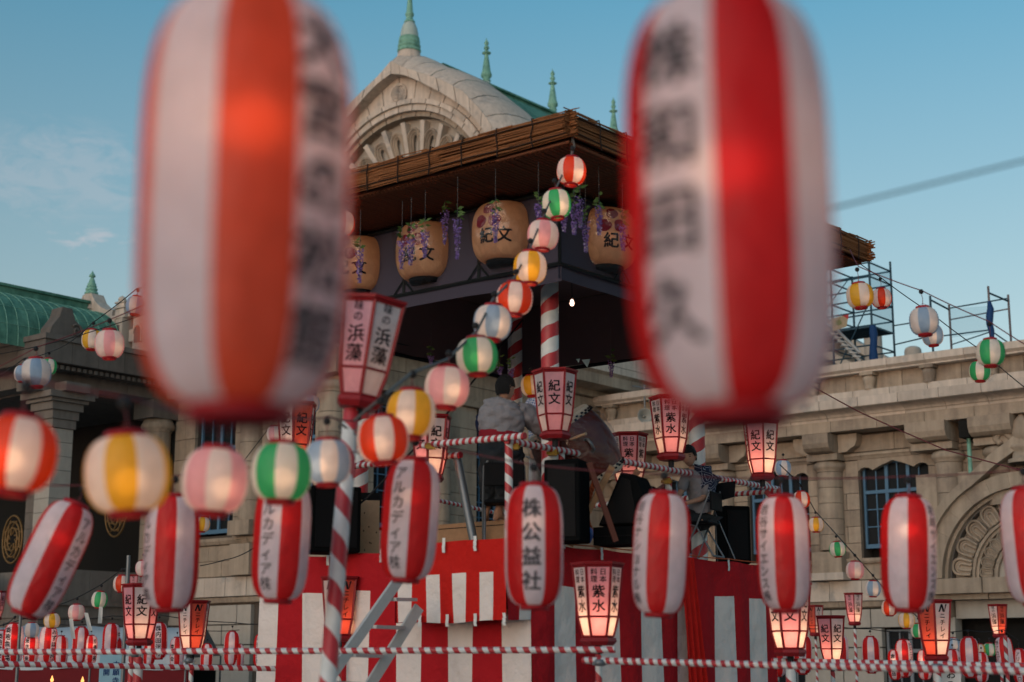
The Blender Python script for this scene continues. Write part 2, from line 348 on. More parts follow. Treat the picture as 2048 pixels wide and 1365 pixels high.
def letter_mesh(name, V, F, fn, cutx=None, cuty=None, mat_=None):
    me = bpy.data.meshes.new(name); me.from_pydata([(x, y, 0) for x, y in V], [], F)
    if cutx or cuty:
        bm = bmesh.new(); bm.from_mesh(me)
        for step, ax in ((cutx, 0), (cuty, 1)):
            if not step: continue
            lo = min(v.co[ax] for v in bm.verts); hi = max(v.co[ax] for v in bm.verts); c = lo+step
            while c < hi:
                co = [0, 0, 0]; no = [0, 0, 0]; co[ax] = c; no[ax] = 1
                bmesh.ops.bisect_plane(bm, geom=bm.verts[:]+bm.edges[:]+bm.faces[:], plane_co=co, plane_no=no); c += step
        bm.to_mesh(me); bm.free()
    for v in me.vertices: v.co = fn(v.co.x, v.co.y)
    me.materials.append(mat_ or INK); me.update(); return me
# ------------------------------------------------------------------ lanterns
def profile(Rr, H, rr, p, n):
    T = np.linspace(-1, 1, 801); r = rr+(Rr-rr)*np.sqrt(np.maximum(0, 1-np.abs(T)**p)); z = T*H/2
    s = np.concatenate([[0], np.cumsum(np.hypot(np.diff(r), np.diff(z)))]); q = np.linspace(0, s[-1], n)
    return np.interp(q, s, r), np.interp(q, s, z), s[-1]
def lantern_body(name, Rr, H, rr, p, ribs, cols, seg=40, rib=.0042):
    r, z, L = profile(Rr, H, rr, p, 2*ribs+1)
    r = r + np.where(np.arange(len(r)) % 2 == 0, rib, -rib)
    mb = MB(); n = seg; per = seg//8; off = per//2
    vs = [(r[i]*math.cos(2*math.pi*(k-off)/n), r[i]*math.sin(2*math.pi*(k-off)/n), z[i]) for i in range(len(r)) for k in range(n)]
    mb.v = vs
    for i in range(len(r)-1):
        for k in range(n):
            mb.f.append([i*n+k, i*n+(k+1) % n, (i+1)*n+(k+1) % n, (i+1)*n+k]); mb.m.append((k//per) % 2); mb.sm.append(True)
    return mb.mesh(name, cols)
def surf(Rr, H, rr, p):
    r, z, L = profile(Rr, H, rr, p, 401); s = np.linspace(0, L, 401)-L/2
    def fn(u, v, phi=0, off=.0028):
        rv = float(np.interp(v, s, r)); zv = float(np.interp(v, s, z)); a = phi+u/Rr
        return Vector(((rv+off)*math.cos(a), (rv+off)*math.sin(a), zv))
    return fn
def rim_mesh(name, r, h):
    return MB().lathe([(r*.86, -h/2), (r, -h/2), (r*1.06, 0), (r, h/2), (r*.86, h/2), (r*.86, -h/2)], 28).mesh(name, RIM)
LW = (.18, .74, .085, 4.2)           # long lantern: radius, height, rim radius, shoulder
RW = (.15, .27, .07, 2.2)
LONG_HI = lantern_body('lantern_long', *LW, 52, [PW, PR]); LONG_GLOW = lantern_body('lantern_long_glow', *LW, 52, [PW, P_GLOW]); LONG_LO = lantern_body('lantern_long_far', *LW, 16, [PW, PR], 32)
RIM_L = rim_mesh('rim_long', LW[2]*1.02, .032); RIM_R = rim_mesh('rim_round', RW[2]*1.02, .026)
BASE_L = MB().lathe([(0, 0), (LW[2]*.9, 0)], 24).mesh('rim_disc', RIM)
ROUND = {}
for c in ('red', 'yellow', 'green', 'blue', 'pink'):
    ROUND[c] = (lantern_body('lantern_round_'+c, *RW, 26, [P_['white'], P_[c]], rib=.0026), lantern_body('lantern_round_far_'+c, *RW, 12, [P_['white'], P_[c]], 32, rib=.0026))
SOCK = MB().lathe([(0, -.026), (.016, -.022), (.025, -.006), (.025, .008), (.014, .024), (0, .026)], 12).mesh('bulb_socket', CABLE)
_sl = surf(*LW)
_texts = {}
def long_text(chars, hi):
    k = (chars, hi)
    if k not in _texts:
        n = len(chars); avail = .66; pitch = min(avail/n, .15); size = min(.125, pitch*.98)
        V, F = column(chars, size, pitch, .018 if n > 5 else .045, 1.0, .06)
        _texts[k] = letter_mesh('lettering', V, F, lambda x, y: _sl(x, y), .028, .05 if hi else .12)
    return _texts[k]
def yaw_to_cam(p): return math.atan2(-p.y, -p.x)        # heading from p towards the camera
LSTR = .42
def hang(o, top, drop, red=True):
    link('bulb_socket', SOCK, o, (0, 0, top+drop))
    mb = MB(); mb.tube([(.0, 0, top+drop-.02), (.012, 0, top+drop*.5), (0, 0, top)], .0035, 5); mb.tube([(-LW[2]*.8, 0, top), (0, 0, top+.035), (LW[2]*.8, 0, top)], .002, 4)
    mb.build('hanging_wire', CABLER if red else CABLEG, o, recalc=False)
def bulb_light(o, z, e, col=(1.0, .58, .32), r=.05):
    l = bpy.data.lights.new('bulb', 'POINT'); l.energy = e; l.color = col; l.shadow_soft_size = r
    lo = bpy.data.objects.new('bulb', l); COL.objects.link(lo); lo.parent = o; lo.location = z if isinstance(z, tuple) else (0, 0, z); return lo
_lt = {}
def long_lantern(px, py, w, chars, phi, label, group, tilt=0, e=1.0, drop=.1, bz=.12, hi=None, fwd=0, D=None, body=None):
    D = D or LW[0]*2*FP/w; kf = min(1, 32/D); D = min(D, 32); p = at(px, py, D); hi = D < 13 if hi is None else hi
    q = Quaternion(Vector((p.x, p.y, 0)).normalized(), R_(tilt)) @ Quaternion((0, 0, 1), yaw_to_cam(p)+R_(phi))
    o = thing('long_lantern', label, 'paper lantern', p, group=group, quat=q)
    link('paper_body', body or (LONG_HI if hi else LONG_LO), o); rs = random.Random(int(px*3+py)); o.scale = (kf*(1+rs.uniform(-.035, .035)), kf*(1+rs.uniform(-.035, .035)), kf*(1+rs.uniform(-.02, .02)))
    for s in (-1, 1): link('rim', RIM_L, o, (0, 0, s*(LW[1]/2+.012)))
    link('base_disc', BASE_L, o, (0, 0, -LW[1]/2-.014))
    if chars:
        lm = long_text(chars, hi); link('lettering', lm, o)
        if hi: link('lettering', lm, o, rot=(0, 0, math.pi))
    hang(o, LW[1]/2+.025, drop)
    if e > 0: bulb_light(o, bz, LSTR*e*1.15)
    return o, p
def round_lantern(px, py, w, col, phi, label, group, e=1.0, drop=.09, bz=-.03, D=None, off=(.02, 0)):
    D = D or RW[0]*2*FP/w; p = at(px, py, D)
    q = Quaternion((0, 0, 1), yaw_to_cam(p)+R_(phi))
    tl = random.Random(int(px*7+py)).uniform(-5, 5); q = Quaternion(Vector((p.x, p.y, 0)).normalized(), R_(tl)) @ q
    o = thing('round_lantern', label, 'paper lantern', p, group=group, quat=q)
    link('paper_body', ROUND[col][0 if D < 13 else 1], o); rs = random.Random(int(px*3+py)); o.scale = (1+rs.uniform(-.05, .05), 1+rs.uniform(-.05, .05), 1+rs.uniform(-.05, .05))
    for s in (-1, 1): link('rim', RIM_R, o, (0, 0, s*(RW[1]/2+.009)))
    hang(o, RW[1]/2+.02, drop)
    if e > 0:
        r = random.Random(int(px+py)); bulb_light(o, (off[0]+r.uniform(-.03, .05), r.uniform(-.05, .05), bz), LSTR*e*.62)
    return o, p, p + Vector((0, 0, RW[1]/2+.02+drop+.02))
def cable(name, label, pts, r, m, sag=.0, parts=8, group=None, kind_cat='cable'):
    P = []
    for i in range(len(pts)-1):
        a_, b_ = Vector(pts[i]), Vector(pts[i+1])
        for k in range(parts):
            t = k/parts; q = a_.lerp(b_, t); q.z -= sag*(a_-b_).length*4*t*(1-t); P.append(q)
    P.append(Vector(pts[-1]))
    o0 = P[0].copy(); o = MB().tube([q-o0 for q in P], r, 6).build(name, m, None, o0, recalc=False)
    return tag(o, label, kind_cat, group)
# ------------------------------------------------------------------ bonbori (paper lamp boxes on poles)
BW = .47; BH = .73
def bonbori_meshes():
    n = 6; rt, rm, rb = BW/2, BW/2*.80, BW/2*.60; zt, zm, zb = BH*.5, -BH*.15, -BH*.40
    def ring(r, z, rot=0): return [Vector((r*math.cos(math.pi/3*k+rot), r*math.sin(math.pi/3*k+rot), z)) for k in range(n)]
    fr = MB()
    T, M_, Bt = ring(rt, zt), ring(rm, zm), ring(rb, zb)
    for k in range(n):
        fr.tube([T[k], M_[k], Bt[k]], .0155, 4, smooth=False)
        for Q, r in ((T, .016), (M_, .010), (Bt, .012)):
            fr.tube([Q[k], Q[(k+1) % n]], r, 4, smooth=False)
    frame = fr.mesh('bonbori_frame', LRED)
    hood = MB(); R1 = ring(rt*1.10, zt+.012); R2 = ring(rt*1.12, zt+.035); R3 = ring(rt*.86, zt+.04); R4 = ring(rt*.86, zt+.008)
    hood.add(R1+R2+R3+R4, [(j*6+k, j*6+(k+1) % 6, ((j+1) % 4)*6+(k+1) % 6, ((j+1) % 4)*6+k) for j in range(4) for k in range(6)])
    hood = hood.mesh('bonbori_hood', LRED)
    bs = MB(); C1 = ring(rb*1.18, zb-.012); C2 = ring(rb*1.24, zb-.045); C3 = ring(rb*1.0, -BH/2-.01)
    bs.add(C1+C2+C3, [(j*6+k, j*6+(k+1) % 6, (j+1)*6+(k+1) % 6, (j+1)*6+k) for j in range(2) for k in range(6)]+[(5, 4, 3, 2, 1, 0), (12, 13, 14, 15, 16, 17)])
    base = bs.mesh('bonbori_base', LRED)
    e = .004
    def pane(k, up):
        a0, a1 = math.pi/3*k, math.pi/3*(k+1); (r0, z0, r1, z1) = (rm, zm, rt, zt) if up else (rb, zb, rm, zm)
        P = [Vector((r0*math.cos(a0), r0*math.sin(a0), z0)), Vector((r0*math.cos(a1), r0*math.sin(a1), z0)), Vector((r1*math.cos(a1), r1*math.sin(a1), z1)), Vector((r1*math.cos(a0), r1*math.sin(a0), z1))]
        return P
    return frame, hood, base, pane
BF, BHD, BBS, bpane = bonbori_meshes()
_pm = {}
def pane_mesh(k, up, m):
    kk = (k, up, m.name)
    if kk not in _pm: _pm[kk] = MB().add(bpane(k, up), [(0, 1, 2, 3)]).mesh('pane', m)
    return _pm[kk]
_bt = {}
def n_logo(size):
    V = []; F = []
    def q(pts):
        k = len(V); V.extend([(x*size, y*size) for x, y in pts]); F.append(tuple(range(k, k+len(pts))))
    q([(-.5, -.42), (-.3, -.42), (-.12, .1), (-.12, .42), (-.22, .42)]); q([(-.22, .42), (.0, .42), (.2, -.2), (.2, -.42), (.02, -.42)]); q([(.2, -.42), (.34, .42), (.52, .42), (.4, .1), (.26, -.42)][::-1])
    return V, F
def bon_text(kind):
    """2d lettering for an upper pane, origin at pane centre"""
    if kind == 'kibun': return column('紀文', .135, .145, .03)
    if kind == 'shisui':
        V, F = column('紫水', .125, .135, .03); V = [(x, y-.07) for x, y in V]
        for xs, ch in ((.042, '日本'), (-.042, '料理')):
            v, f = column(ch, .066, .068, .02); k = len(V); V += [(x+xs, y+.145) for x, y in v]; F += [tuple(i+k for i in g) for g in f]
        return V, F
    if kind == 'nichirei':
        V, F = column('ニチレイ', .078, .083, .025); V = [(x, y-.055) for x, y in V]
        v, f = n_logo(.115); k = len(V); V += [(x, y+.165) for x, y in v]; F += [tuple(i+k for i in g) for g in f]; return V, F
    if kind == 'hama':
        V, F = column('浜藻', .13, .135, .02, tilt=.05); V = [(x, y-.07) for x, y in V]
        v, f = column('味の', .075, .075, .012); k = len(V); V += [(x, y+.155) for x, y in v]; F += [tuple(i+k for i in g) for g in f]; return V, F
def bonbori(px, py, w, kind, cols, rot, label, tilt=0, e=1.0, pole=None, D=None, group='lamp boxes on striped poles', q0=None):
    """px,py: middle of the box; cols: two pane materials alternating"""
    D = D or BW*FP/w; p = at(px, py, D)
    q = Quaternion(Vector((p.x, p.y, 0)).normalized(), R_(tilt)) @ Quaternion((0, 0, 1), yaw_to_cam(p)+R_(rot-30))
    o = thing('paper_lamp_box', label, 'paper lamp', p, group=group, quat=q)
    link('frame', BF, o); link('top_rail', BHD, o); link('base', BBS, o)
    for k in range(6):
        m = cols[k % 2]
        for up in (1, 0): link('pane', pane_mesh(k, up, m), o)
        P = bpane(k, 1); c = (P[0]+P[1]+P[2]+P[3])/4; ux = (P[1]-P[0]).normalized(); uy = ((P[2]+P[3])/2-(P[0]+P[1])/2).normalized(); nn = ux.cross(uy)
        if nn.dot(Vector((c.x, c.y, 0))) < 0: nn = -nn
        kk = (kind, k)
        if kk not in _bt:
            V, F = bon_text(kind)
            _bt[kk] = letter_mesh('lettering', V, F, lambda x, y: c+ux*x*1.02+uy*y+nn*.0045)
        # only the faces turned to the visitors' side carry readable lettering copies
        link('lettering', _bt[kk], o)
    MB().tube([(0, 0, -BH/2-.01), (0, 0, -BH/2-.09)], .035, 8).build('foot', CABLE, o, recalc=False)
    if e > 0: bulb_light(o, -BH*.20, e*2.6, (1.0, .52, .28), .04)
    return o, p, q
# ------------------------------------------------------------------ striped poles
SP_ = {}
def smat(pitch, hand=1):
    k = (round(pitch, 3), hand)
    if k not in SP_: SP_[k] = spiral('striped_tape_%d_%d' % (int(pitch*1000), hand), pitch, hand=hand)
    return SP_[k]
def pole(name, label, cat, p0, p1, r, pitch, parent=None, hand=1, group=None, n=20):
    p0, p1 = Vector(p0), Vector(p1); d = p1-p0
    mb = MB().lathe([(r, 0), (r, d.length)], n, cap=True)
    me = mb.mesh(name, smat(pitch, hand)); o = link(name, me, parent); o.location = p0; o.rotation_mode = 'QUATERNION'; o.rotation_quaternion = d.to_track_quat('Z', 'Y')
    if label: tag(o, label, cat, group)
    return o
def plainrod(parent, name, p0, p1, r, m, n=8): return MB().tube([p0, p1], r, n).build(name, m, parent, recalc=False)
# ------------------------------------------------------------------ ground
g = MB(); g.add([(-600, -300, 0), (600, -300, 0), (600, 1200, 0), (-600, 1200, 0)], [(0, 1, 2, 3)])
tag(g.build('ground', GROUND), kind='structure')
# ------------------------------------------------------------------ masonry helpers (x = along A, y = along B)
UB = MB().box(0, 1, 0, 1, 0, 1).mesh('stone_block', STONE); UBP = MB().box(0, 1, 0, 1, 0, 1).mesh('pale_block', STONE_P); UBG = MB().box(0, 1, 0, 1, 0, 1).mesh('grey_block', STONE_G)
UBK = MB().box(0, 1, 0, 1, 0, 1).mesh('dark_grey_block', STONE_K); UBD = MB().box(0, 1, 0, 1, 0, 1).mesh('dark_block', STONE_D)
def frame_thing(name, label, cat, a0, b0, group=None):
    o = thing(name, label, cat, W(a0, b0, 0), ROT, group); o['a0'] = a0; o['b0'] = b0; return o
def off(o): return (-o['a0'], -o['b0'], 0)
def bx(par, name, a0, a1, b0, b1, z0, z1, me=None, m=None):
    """one axis-aligned stone as an object of its own"""
    ox = off(par)
    if me is not None: return link(name, me, par, (a0+ox[0], b0+ox[1], z0), None, (a1-a0, b1-b0, z1-z0))
    return MB().box(a0, a1, b0, b1, z0, z1).build(name, m, par, ox)
def courses(par, axis, face, u0, u1, z0, z1, h, w, holes=(), me=UB, name='stone_block', depth=.12, gap=.016, outd=-1, rnd=random.Random(3)):
    """stones in running bond on a wall; axis 'a': wall at a=face running along b; axis 'b': wall at b=face running along a"""
    nz = max(1, round((z1-z0)/h)); hh = (z1-z0)/nz
    for j in range(nz):
        za, zb = z0+j*hh, z0+(j+1)*hh; segs = [(u0, u1)]
        for (h0, h1, hz0, hz1) in holes:
            if zb > hz0+.03 and za < hz1-.03:
                ns = []
                for s0, s1 in segs:
                    if h1 <= s0 or h0 >= s1: ns.append((s0, s1))
                    else:
                        if h0 > s0+.05: ns.append((s0, h0))
                        if h1 < s1-.05: ns.append((h1, s1))
                segs = ns
        for s0, s1 in segs:
            L = s1-s0; n = max(1, round(L/w)); x = s0; sh = (.5 if j % 2 else 0)
            cuts = [s0]+[s0+(i+sh)*L/n for i in range(0 if sh else 1, n) if s0+(i+sh)*L/n < s1-.12]+[s1]
            for c0, c1 in zip(cuts[:-1], cuts[1:]):
                pr = rnd.uniform(0, .008)
                if axis == 'a': bx(par, name, face-pr, face+depth, c0+gap/2, c1-gap/2, za+gap/2, zb-gap/2, me)
                else: bx(par, name, c0+gap/2, c1-gap/2, face-pr, face+depth, za+gap/2, zb-gap/2, me)
def run(par, name, axis, prof, u0, u1, L, m, gap=.014, me_cache={}):
    """moulding stones: prof = closed list of (position across, z)"""
    n = max(1, round((u1-u0)/L)); l = (u1-u0)/n; ox = off(par); key = (id(prof), round(l, 4), axis, m.name)
    if key not in me_cache:
        mb = MB(); mb.ext([(p, gap/2, z) if axis == 'a' else (gap/2, p, z) for p, z in prof], (0, l-gap, 0) if axis == 'a' else (l-gap, 0, 0))
        me = mb.mesh(name, m); bm = bmesh.new(); bm.from_mesh(me); bmesh.ops.recalc_face_normals(bm, faces=bm.faces); bm.to_mesh(me); bm.free(); me_cache[key] = (me, prof)
    for i in range(n):
        link(name, me_cache[key][0], par, (ox[0], ox[1]+u0+i*l, 0) if axis == 'a' else (ox[0]+u0+i*l, ox[1], 0))
def arcpts(cx, cz, r, a0, a1, n): return [(cx+r*math.cos(R_(a0+(a1-a0)*i/n)), cz+r*math.sin(R_(a0+(a1-a0)*i/n))) for i in range(n+1)]
def lobed(u0, u1, z, rise, n=24):
    """underside of the cusped window head: small lobe, wide pointed lobe, small lobe"""
    out = []; w = u1-u0
    for i in range(n+1):
        t = i/n
        if t < .2: h = rise*.45*math.sin(math.pi*(t/.2))**.6 if 0 < t < .2 else 0
        elif t > .8: h = rise*.45*math.sin(math.pi*((1-t)/.2))**.6 if t < 1 else 0
        else: q = abs((t-.5)/.3); h = rise*(1-q**1.5)*.95+rise*.12*max(0, 1-q*4)
        out.append((u0+w*t, z+max(0, h)))
    return out
def window(par, axis, face, u0, u1, z0, z1, cols, rows, fm, label=None, thick=(2, 4), transom=None, lobes=True, inset=.28, dirn=1):
    """framed window; cols panes wide; rows below the transom; one row above"""
    ox = off(par); f = face+inset*dirn
    def P(u, d, z): return (f+d, u, z) if axis == 'a' else (u, f+d, z)
    def bar(mb, ua, ub, za, zb, d=.05):
        x = [P(ua, -d, za), P(ub, d, zb)]; mb.box(min(x[0][0], x[1][0]), max(x[0][0], x[1][0]), min(x[0][1], x[1][1]), max(x[0][1], x[1][1]), za, zb)
    fr = MB(); fw = .07
    bar(fr, u0, u0+fw, z0, z1); bar(fr, u1-fw, u1, z0, z1); bar(fr, u0+fw, u1-fw, z0, z0+.12, .07); bar(fr, u0+fw, u1-fw, z1-.05, z1)
    zt = transom if transom else z1; uw = (u1-u0-2*fw)/cols; zr = (zt-z0-.12)/rows
    if transom: bar(fr, u0+fw, u1-fw, zt-.05, zt+.05, .06)
    for c in range(1, cols):
        t = .05 if c in thick else .017; bar(fr, u0+fw+c*uw-t, u0+fw+c*uw+t, z0+.12, (zt-.05) if transom else z1-.05, .045 if c in thick else .03)
        if transom: bar(fr, u0+fw+c*uw-t, u0+fw+c*uw+t, zt+.05, z1-.05, .045 if c in thick else .03)
    w = fr.build('window', fm, par, ox)
    if label: w['label'] = label
    bars = MB()
    for r in range(1, rows): bar(bars, u0+fw, u1-fw, z0+.12+r*zr-.015, z0+.12+r*zr+.015, .025)
    if rows > 1: bars.build('glazing_bar', fm, w)
    gm = None
    for c in range(cols):
        for r in range(rows+(1 if transom else 0)):
            za, zb = (z0+.12+r*zr, z0+.12+(r+1)*zr) if r < rows else (zt+.05, z1-.05)
            ua = u0+fw+c*uw; rr = random.uniform(-.004, .004)
            A0, A1 = P(ua+.01, .012+rr, za+.01), P(ua+uw-.01, .018-rr, zb-.01)
            pm = MB(); pts = [P(ua+.01, .012+rr, za+.01), P(ua+uw-.01, .012-rr, za+.01), P(ua+uw-.01, .014-rr, zb-.01), P(ua+.01, .014+rr, zb-.01)]
            pm.add(pts, [(0, 1, 2, 3)]).build('pane', GLASS, w, recalc=False)
    if lobes:
        lp = lobed(u0-.02, u1+.02, z1-.26, .24); mb = MB(); d0, d1 = face-.002*dirn, f-.06
        poly = [P(u, 0, z) for u, z in lp]
        for i in range(len(lp)-1):
            (ua, za), (ub, zb) = lp[i], lp[i+1]; zt2 = z1+.10
            if axis == 'a': mb.ext([(d0, ua, za), (d0, ub, zb), (d0, ub, zt2), (d0, ua, zt2)], (d1-d0, 0, 0))
            else: mb.ext([(ua, d0, za), (ub, d0, zb), (ub, d0, zt2), (ua, d0, zt2)], (0, d1-d0, 0))
        o = mb.build('window_head', STONE, par, ox)
    return w
def drum_column(par, a, b, r, z0, z1, nd=5, cap=True, capz=.32):
    ox = off(par); h = (z1-z0)/nd
    me = MB().lathe([(r, .007), (r, h-.007)], 32, cap=True).mesh('column_drum', STONE)
    for i in range(nd): link('column_drum', me, par, (a+ox[0], b+ox[1], z0+i*h))
    if cap:
        R = r*1.27
        MB().lathe([(r, 0), (r*1.06, .01), (r*1.06, .035), (r*.98, .045), (R*.97, .10), (R*1.02, .17), (R*.97, .25), (R*.82, capz), (0, capz)], 28).build('column_capital', STONE, par, (a+ox[0], b+ox[1], z1))
# ------------------------------------------------------------------ right wing
F = 42.0
wing = frame_thing('wing_building', 'long sandstone wing with round columns and blue gridded windows behind the stage', 'building', F, 18)
bx(wing, 'wall_core', F+.10, F+14, 4.0, 36, 0, 9.9, m=JOINT)
BL, BR = 7.0, 30.58      # run of the facade (b from right end to the corner)
ncol = [22.17, 25.92, 29.67]
wins = [(19.10, 21.27), (22.98, 25.05), (26.80, 28.87)]
holes = [(u0-.02, u1+.02, 5.02, 7.60) for u0, u1 in wins]
courses(wing, 'a', F, 19.35, BR, 4.72, 7.62, .49, 1.0, holes+[(10, 19.35, 4, 8)])
courses(wing, 'a', F, BL, 13.4, 4.72, 7.62, .49, 1.15)
courses(wing, 'a', F, 13.4, 19.1, 6.95, 7.62, .33, 1.1)
for (u0, u1) in wins:
    window(wing, 'a', F, u0, u1, 5.04, 7.55, 6, 3, BLUEF, transom=6.68)
    bx(wing, 'wall_core', F+.6, F+.7, u0-.1, u1+.1, 4.9, 7.7, m=DARK)
wing_core = [o for o in wing.children if o.name.startswith('wall_core')]
# the wall core must leave the windows hollow
for o in wing_core: bpy.data.objects.remove(o)
bx(wing, 'wall_core', F+.75, F+14, 4.0, 36, 0, 9.9, m=JOINT)
segs = [4.0]+[x for u in sorted(wins) for x in u]+[36]
for i in range(0, len(segs), 2): bx(wing, 'wall_core', F+.105, F+.74, segs[i] if i == 0 else segs[i], segs[i+1], 4.7, 7.7, m=JOINT)
bx(wing, 'wall_core', F+.105, F+.74, 4, 36, 7.70, 9.9, m=JOINT)
for (u0, u1) in wins:
    bx(wing, 'interior', F+.60, F+.70, u0, u1, 4.8, 7.6, m=DARK)
for b in ncol+[18.42, 16.9]:
    drum_column(wing, F-.10, b, .38, 5.0 if b > 19 else 6.0, 7.30, 5 if b > 19 else 3)
    if b > 19:
        bx(wing, 'pedestal', F-.52, F+.02, b-.48, b+.48, 4.16, 4.95, UB); bx(wing, 'pedestal_foot', F-.60, F-.0, b-.56, b+.56, 4.13, 4.34, UBP)
        bx(wing, 'abacus', F-.56, F+.02, b-.5, b+.5, 7.63, 7.82, UB)
        pr = [(F-.95, 8.38), (F-.95, 8.1), (F-.90, 7.97), (F-.78, 7.88), (F-.6, 7.84), (F+.02, 7.84), (F+.02, 8.38)]
        MB().ext([(p, b-.42, z) for p, z in pr], (0, .84, 0)).build('bracket', STONE, wing, off(wing))
        for s in (-1, 1):
            sc_ = [(b+s*.44, 8.38), (b+s*1.05, 8.38), (b+s*1.05, 8.18), (b+s*.98, 8.02), (b+s*.84, 7.95), (b+s*.72, 7.86), (b+s*.44, 7.84)]
            MB().ext([(F-.36, u, z) for u, z in sc_], (.38, 0, 0)).build('bracket_scroll', STONE, wing, off(wing))
# paired brackets over the doubled columns beside the drain pipe
for b in (18.72, 16.85):
    bx(wing, 'abacus', F-.56, F+.02, b-.62, b+.62, 7.66, 7.86, UB)
    pr = [(F-.95, 8.42), (F-.95, 8.14), (F-.88, 7.98), (F-.74, 7.90), (F-.5, 7.88), (F+.02, 7.88), (F+.02, 8.42)]
    MB().ext([(p, b-.60, z) for p, z in pr], (0, 1.2, 0)).build('bracket', STONE, wing, off(wing))
for b in (12.6,): drum_column(wing, F-.10, b, .38, 6.0, 7.30, 3)
plain = [(F-.30, 8.30), (F-.30, 8.78), (F+.05, 8.78), (F+.05, 8.30)]
P_MOLD = [(F-.07, 7.70), (F-.12, 7.74), (F-.12, 7.80), (F-.03, 7.84), (F+.05, 7.84), (F+.05, 7.64), (F-.03, 7.64)]
run(wing, 'string_course', 'a', P_MOLD, BL, BR, 1.6, STONE)
courses(wing, 'a', F, BL, BR, 7.86, 8.36, .5, 1.3, depth=.1)
P_ARCH = [(F-.75, 8.42), (F-.75, 8.74), (F+.05, 8.74), (F+.05, 8.42)]
run(wing, 'architrave_stone', 'a', P_ARCH, BL, BR, 1.5, STONE)
P_COV = [(F-.62, 8.76), (F-.62, 8.84), (F-.66, 8.86)]+[(F-.66-.42*(1-math.cos(R_(a))), 8.86+.16*math.sin(R_(a))) for a in range(15, 91, 15)]+[(F-1.12, 9.04), (F-1.12, 9.30), (F-.98, 9.33), (F+.05, 9.33), (F+.05, 8.76)]
run(wing, 'cornice_stone', 'a', P_COV, BL, BR, 1.22, STONE_P)
P_PL = [(F-.42, 9.35), (F-.42, 9.62), (F+.1, 9.62), (F+.1, 9.35)]
run(wing, 'plinth_stone', 'a', P_PL, BL, BR, 1.2, STONE_P)
courses(wing, 'a', F-.12, BL, BR, 9.62, 10.16, .54, 1.85, me=UB, name='parapet_panel', depth=.3)
P_COP = [(F-.52, 10.24), (F-.44, 10.18), (F-.44, 10.14), (F+.3, 10.14), (F+.3, 10.46), (F-.55, 10.46), (F-.55, 10.26)]
run(wing, 'coping_stone', 'a', P_COP, BL, BR, 1.2, STONE_P)
BAL = MB().lathe([(.17, 0), (.18, .03), (.14, .06), (.155, .14), (.19, .27), (.20, .36), (.15, .40), (.15, .42)], 16).box(-.21, .21, -.21, .21, .42, .52).mesh('baluster', STONE)
b = 30.0
while b > BL: link('baluster', BAL, wing, (-.30+.0, b-18, 9.62)); b -= 1.87
for (n_, z0, z1, me_, h_, w_, pj) in [('pale_block', 3.52, 4.11, UBP, .6, 1.05, .16)]:
    courses(wing, 'a', F-pj, 19.2, BR, z0, z1, h_, w_, me=me_, name=n_, depth=.3)
    courses(wing, 'a', F-pj, BL, 13.4, z0, z1, h_, w_, me=me_, name=n_, depth=.3)
courses(wing, 'a', F-.05, 19.2, BR, 4.13, 4.70, .57, 1.3, me=UB, depth=.2)
P_SILL = [(F-.20, 4.66), (F-.16, 4.60), (F+.02, 4.60), (F+.02, 4.74), (F-.20, 4.74)]
run(wing, 'sill_course', 'a', P_SILL, 19.35, BR, 1.3, STONE)
P_BM = [(F-.12, 3.50), (F-.08, 3.36), (F+.02, 3.32), (F+.12, 3.32), (F+.12, 3.51), (F-.12, 3.51)]
run(wing, 'base_moulding', 'a', P_BM, 19.2, BR, 1.4, STONE)
lw = [(19.30, 20.75, 0, 2.72), (23.3, 24.75, 0, 2.72), (27.1, 28.5, 0, 2.72)]
courses(wing, 'a', F-.02, 19.2, BR, 0, 3.30, .55, 1.25, holes=lw, me=UBG, name='rusticated_block', depth=.2, gap=.035)
for h in lw:
    window(wing, 'a', F, h[0], h[1], .3, 2.70, 4, 3, GREYF, lobes=False, transom=2.1, thick=(2,))
    bx(wing, 'interior', F+.5, F+.6, h[0], h[1], 0, 2.8, m=DARK)
# drain pipe
plainrod(wing, 'drain_pipe', (-.42, 17.66-18, 6.75), (-.42, 17.66-18, 8.25), .06, COPPER_L, 10)
MB().box(-.52, -.32, -.43, -.25, 8.0, 8.12).build('pipe_head', COPPER_L, wing)
bx(wing, 'recess', F-.7, F-.02, 17.52, 17.82, 7.9, 8.4, m=DARK)
# ---- arched entrance bay of the wing
AC = 16.2; AZ0 = 4.06
arch = frame_thing('arched_entrance', 'sandstone doorway arch with fluted shell rings at the right edge', 'entrance', F, AC)
def ringsec(par, name, r0, r1, a_front, depth, m, n, a0=0, a1=180, gap=.5, zc=AZ0, cb=0, prof=None):
    """stones of a half ring, each an object; r0 inner, r1 outer"""
    for i in range(n):
        t0 = a0+(a1-a0)*i/n+gap/2/max(r1, .3)*.6; t1 = a0+(a1-a0)*(i+1)/n-gap/2/max(r1, .3)*.6
        k = 3; inn = arcpts(cb, zc, r0, t0, t1, k); outp = arcpts(cb, zc, r1, t0, t1, k)[::-1]
        mb = MB(); mb.ext([(a_front, u, z) for u, z in inn+outp], (depth, 0, 0)); mb.build(name, m, par, recalc=True)
ringsec(arch, 'arch_stone', 2.38, 2.80, -.62, .75, STONE, 13)
ringsec(arch, 'arch_moulding', 2.28, 2.37, -.45, .5, STONE, 13)
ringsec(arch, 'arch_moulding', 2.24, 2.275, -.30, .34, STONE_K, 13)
ringsec(arch, 'arch_moulding', 1.58, 1.66, -.26, .3, STONE, 9)
ringsec(arch, 'arch_moulding', 1.50, 1.575, -.18, .2, STONE, 9)
ringsec(arch, 'arch_moulding', .98, 1.08, -.14, .16, STONE, 9)
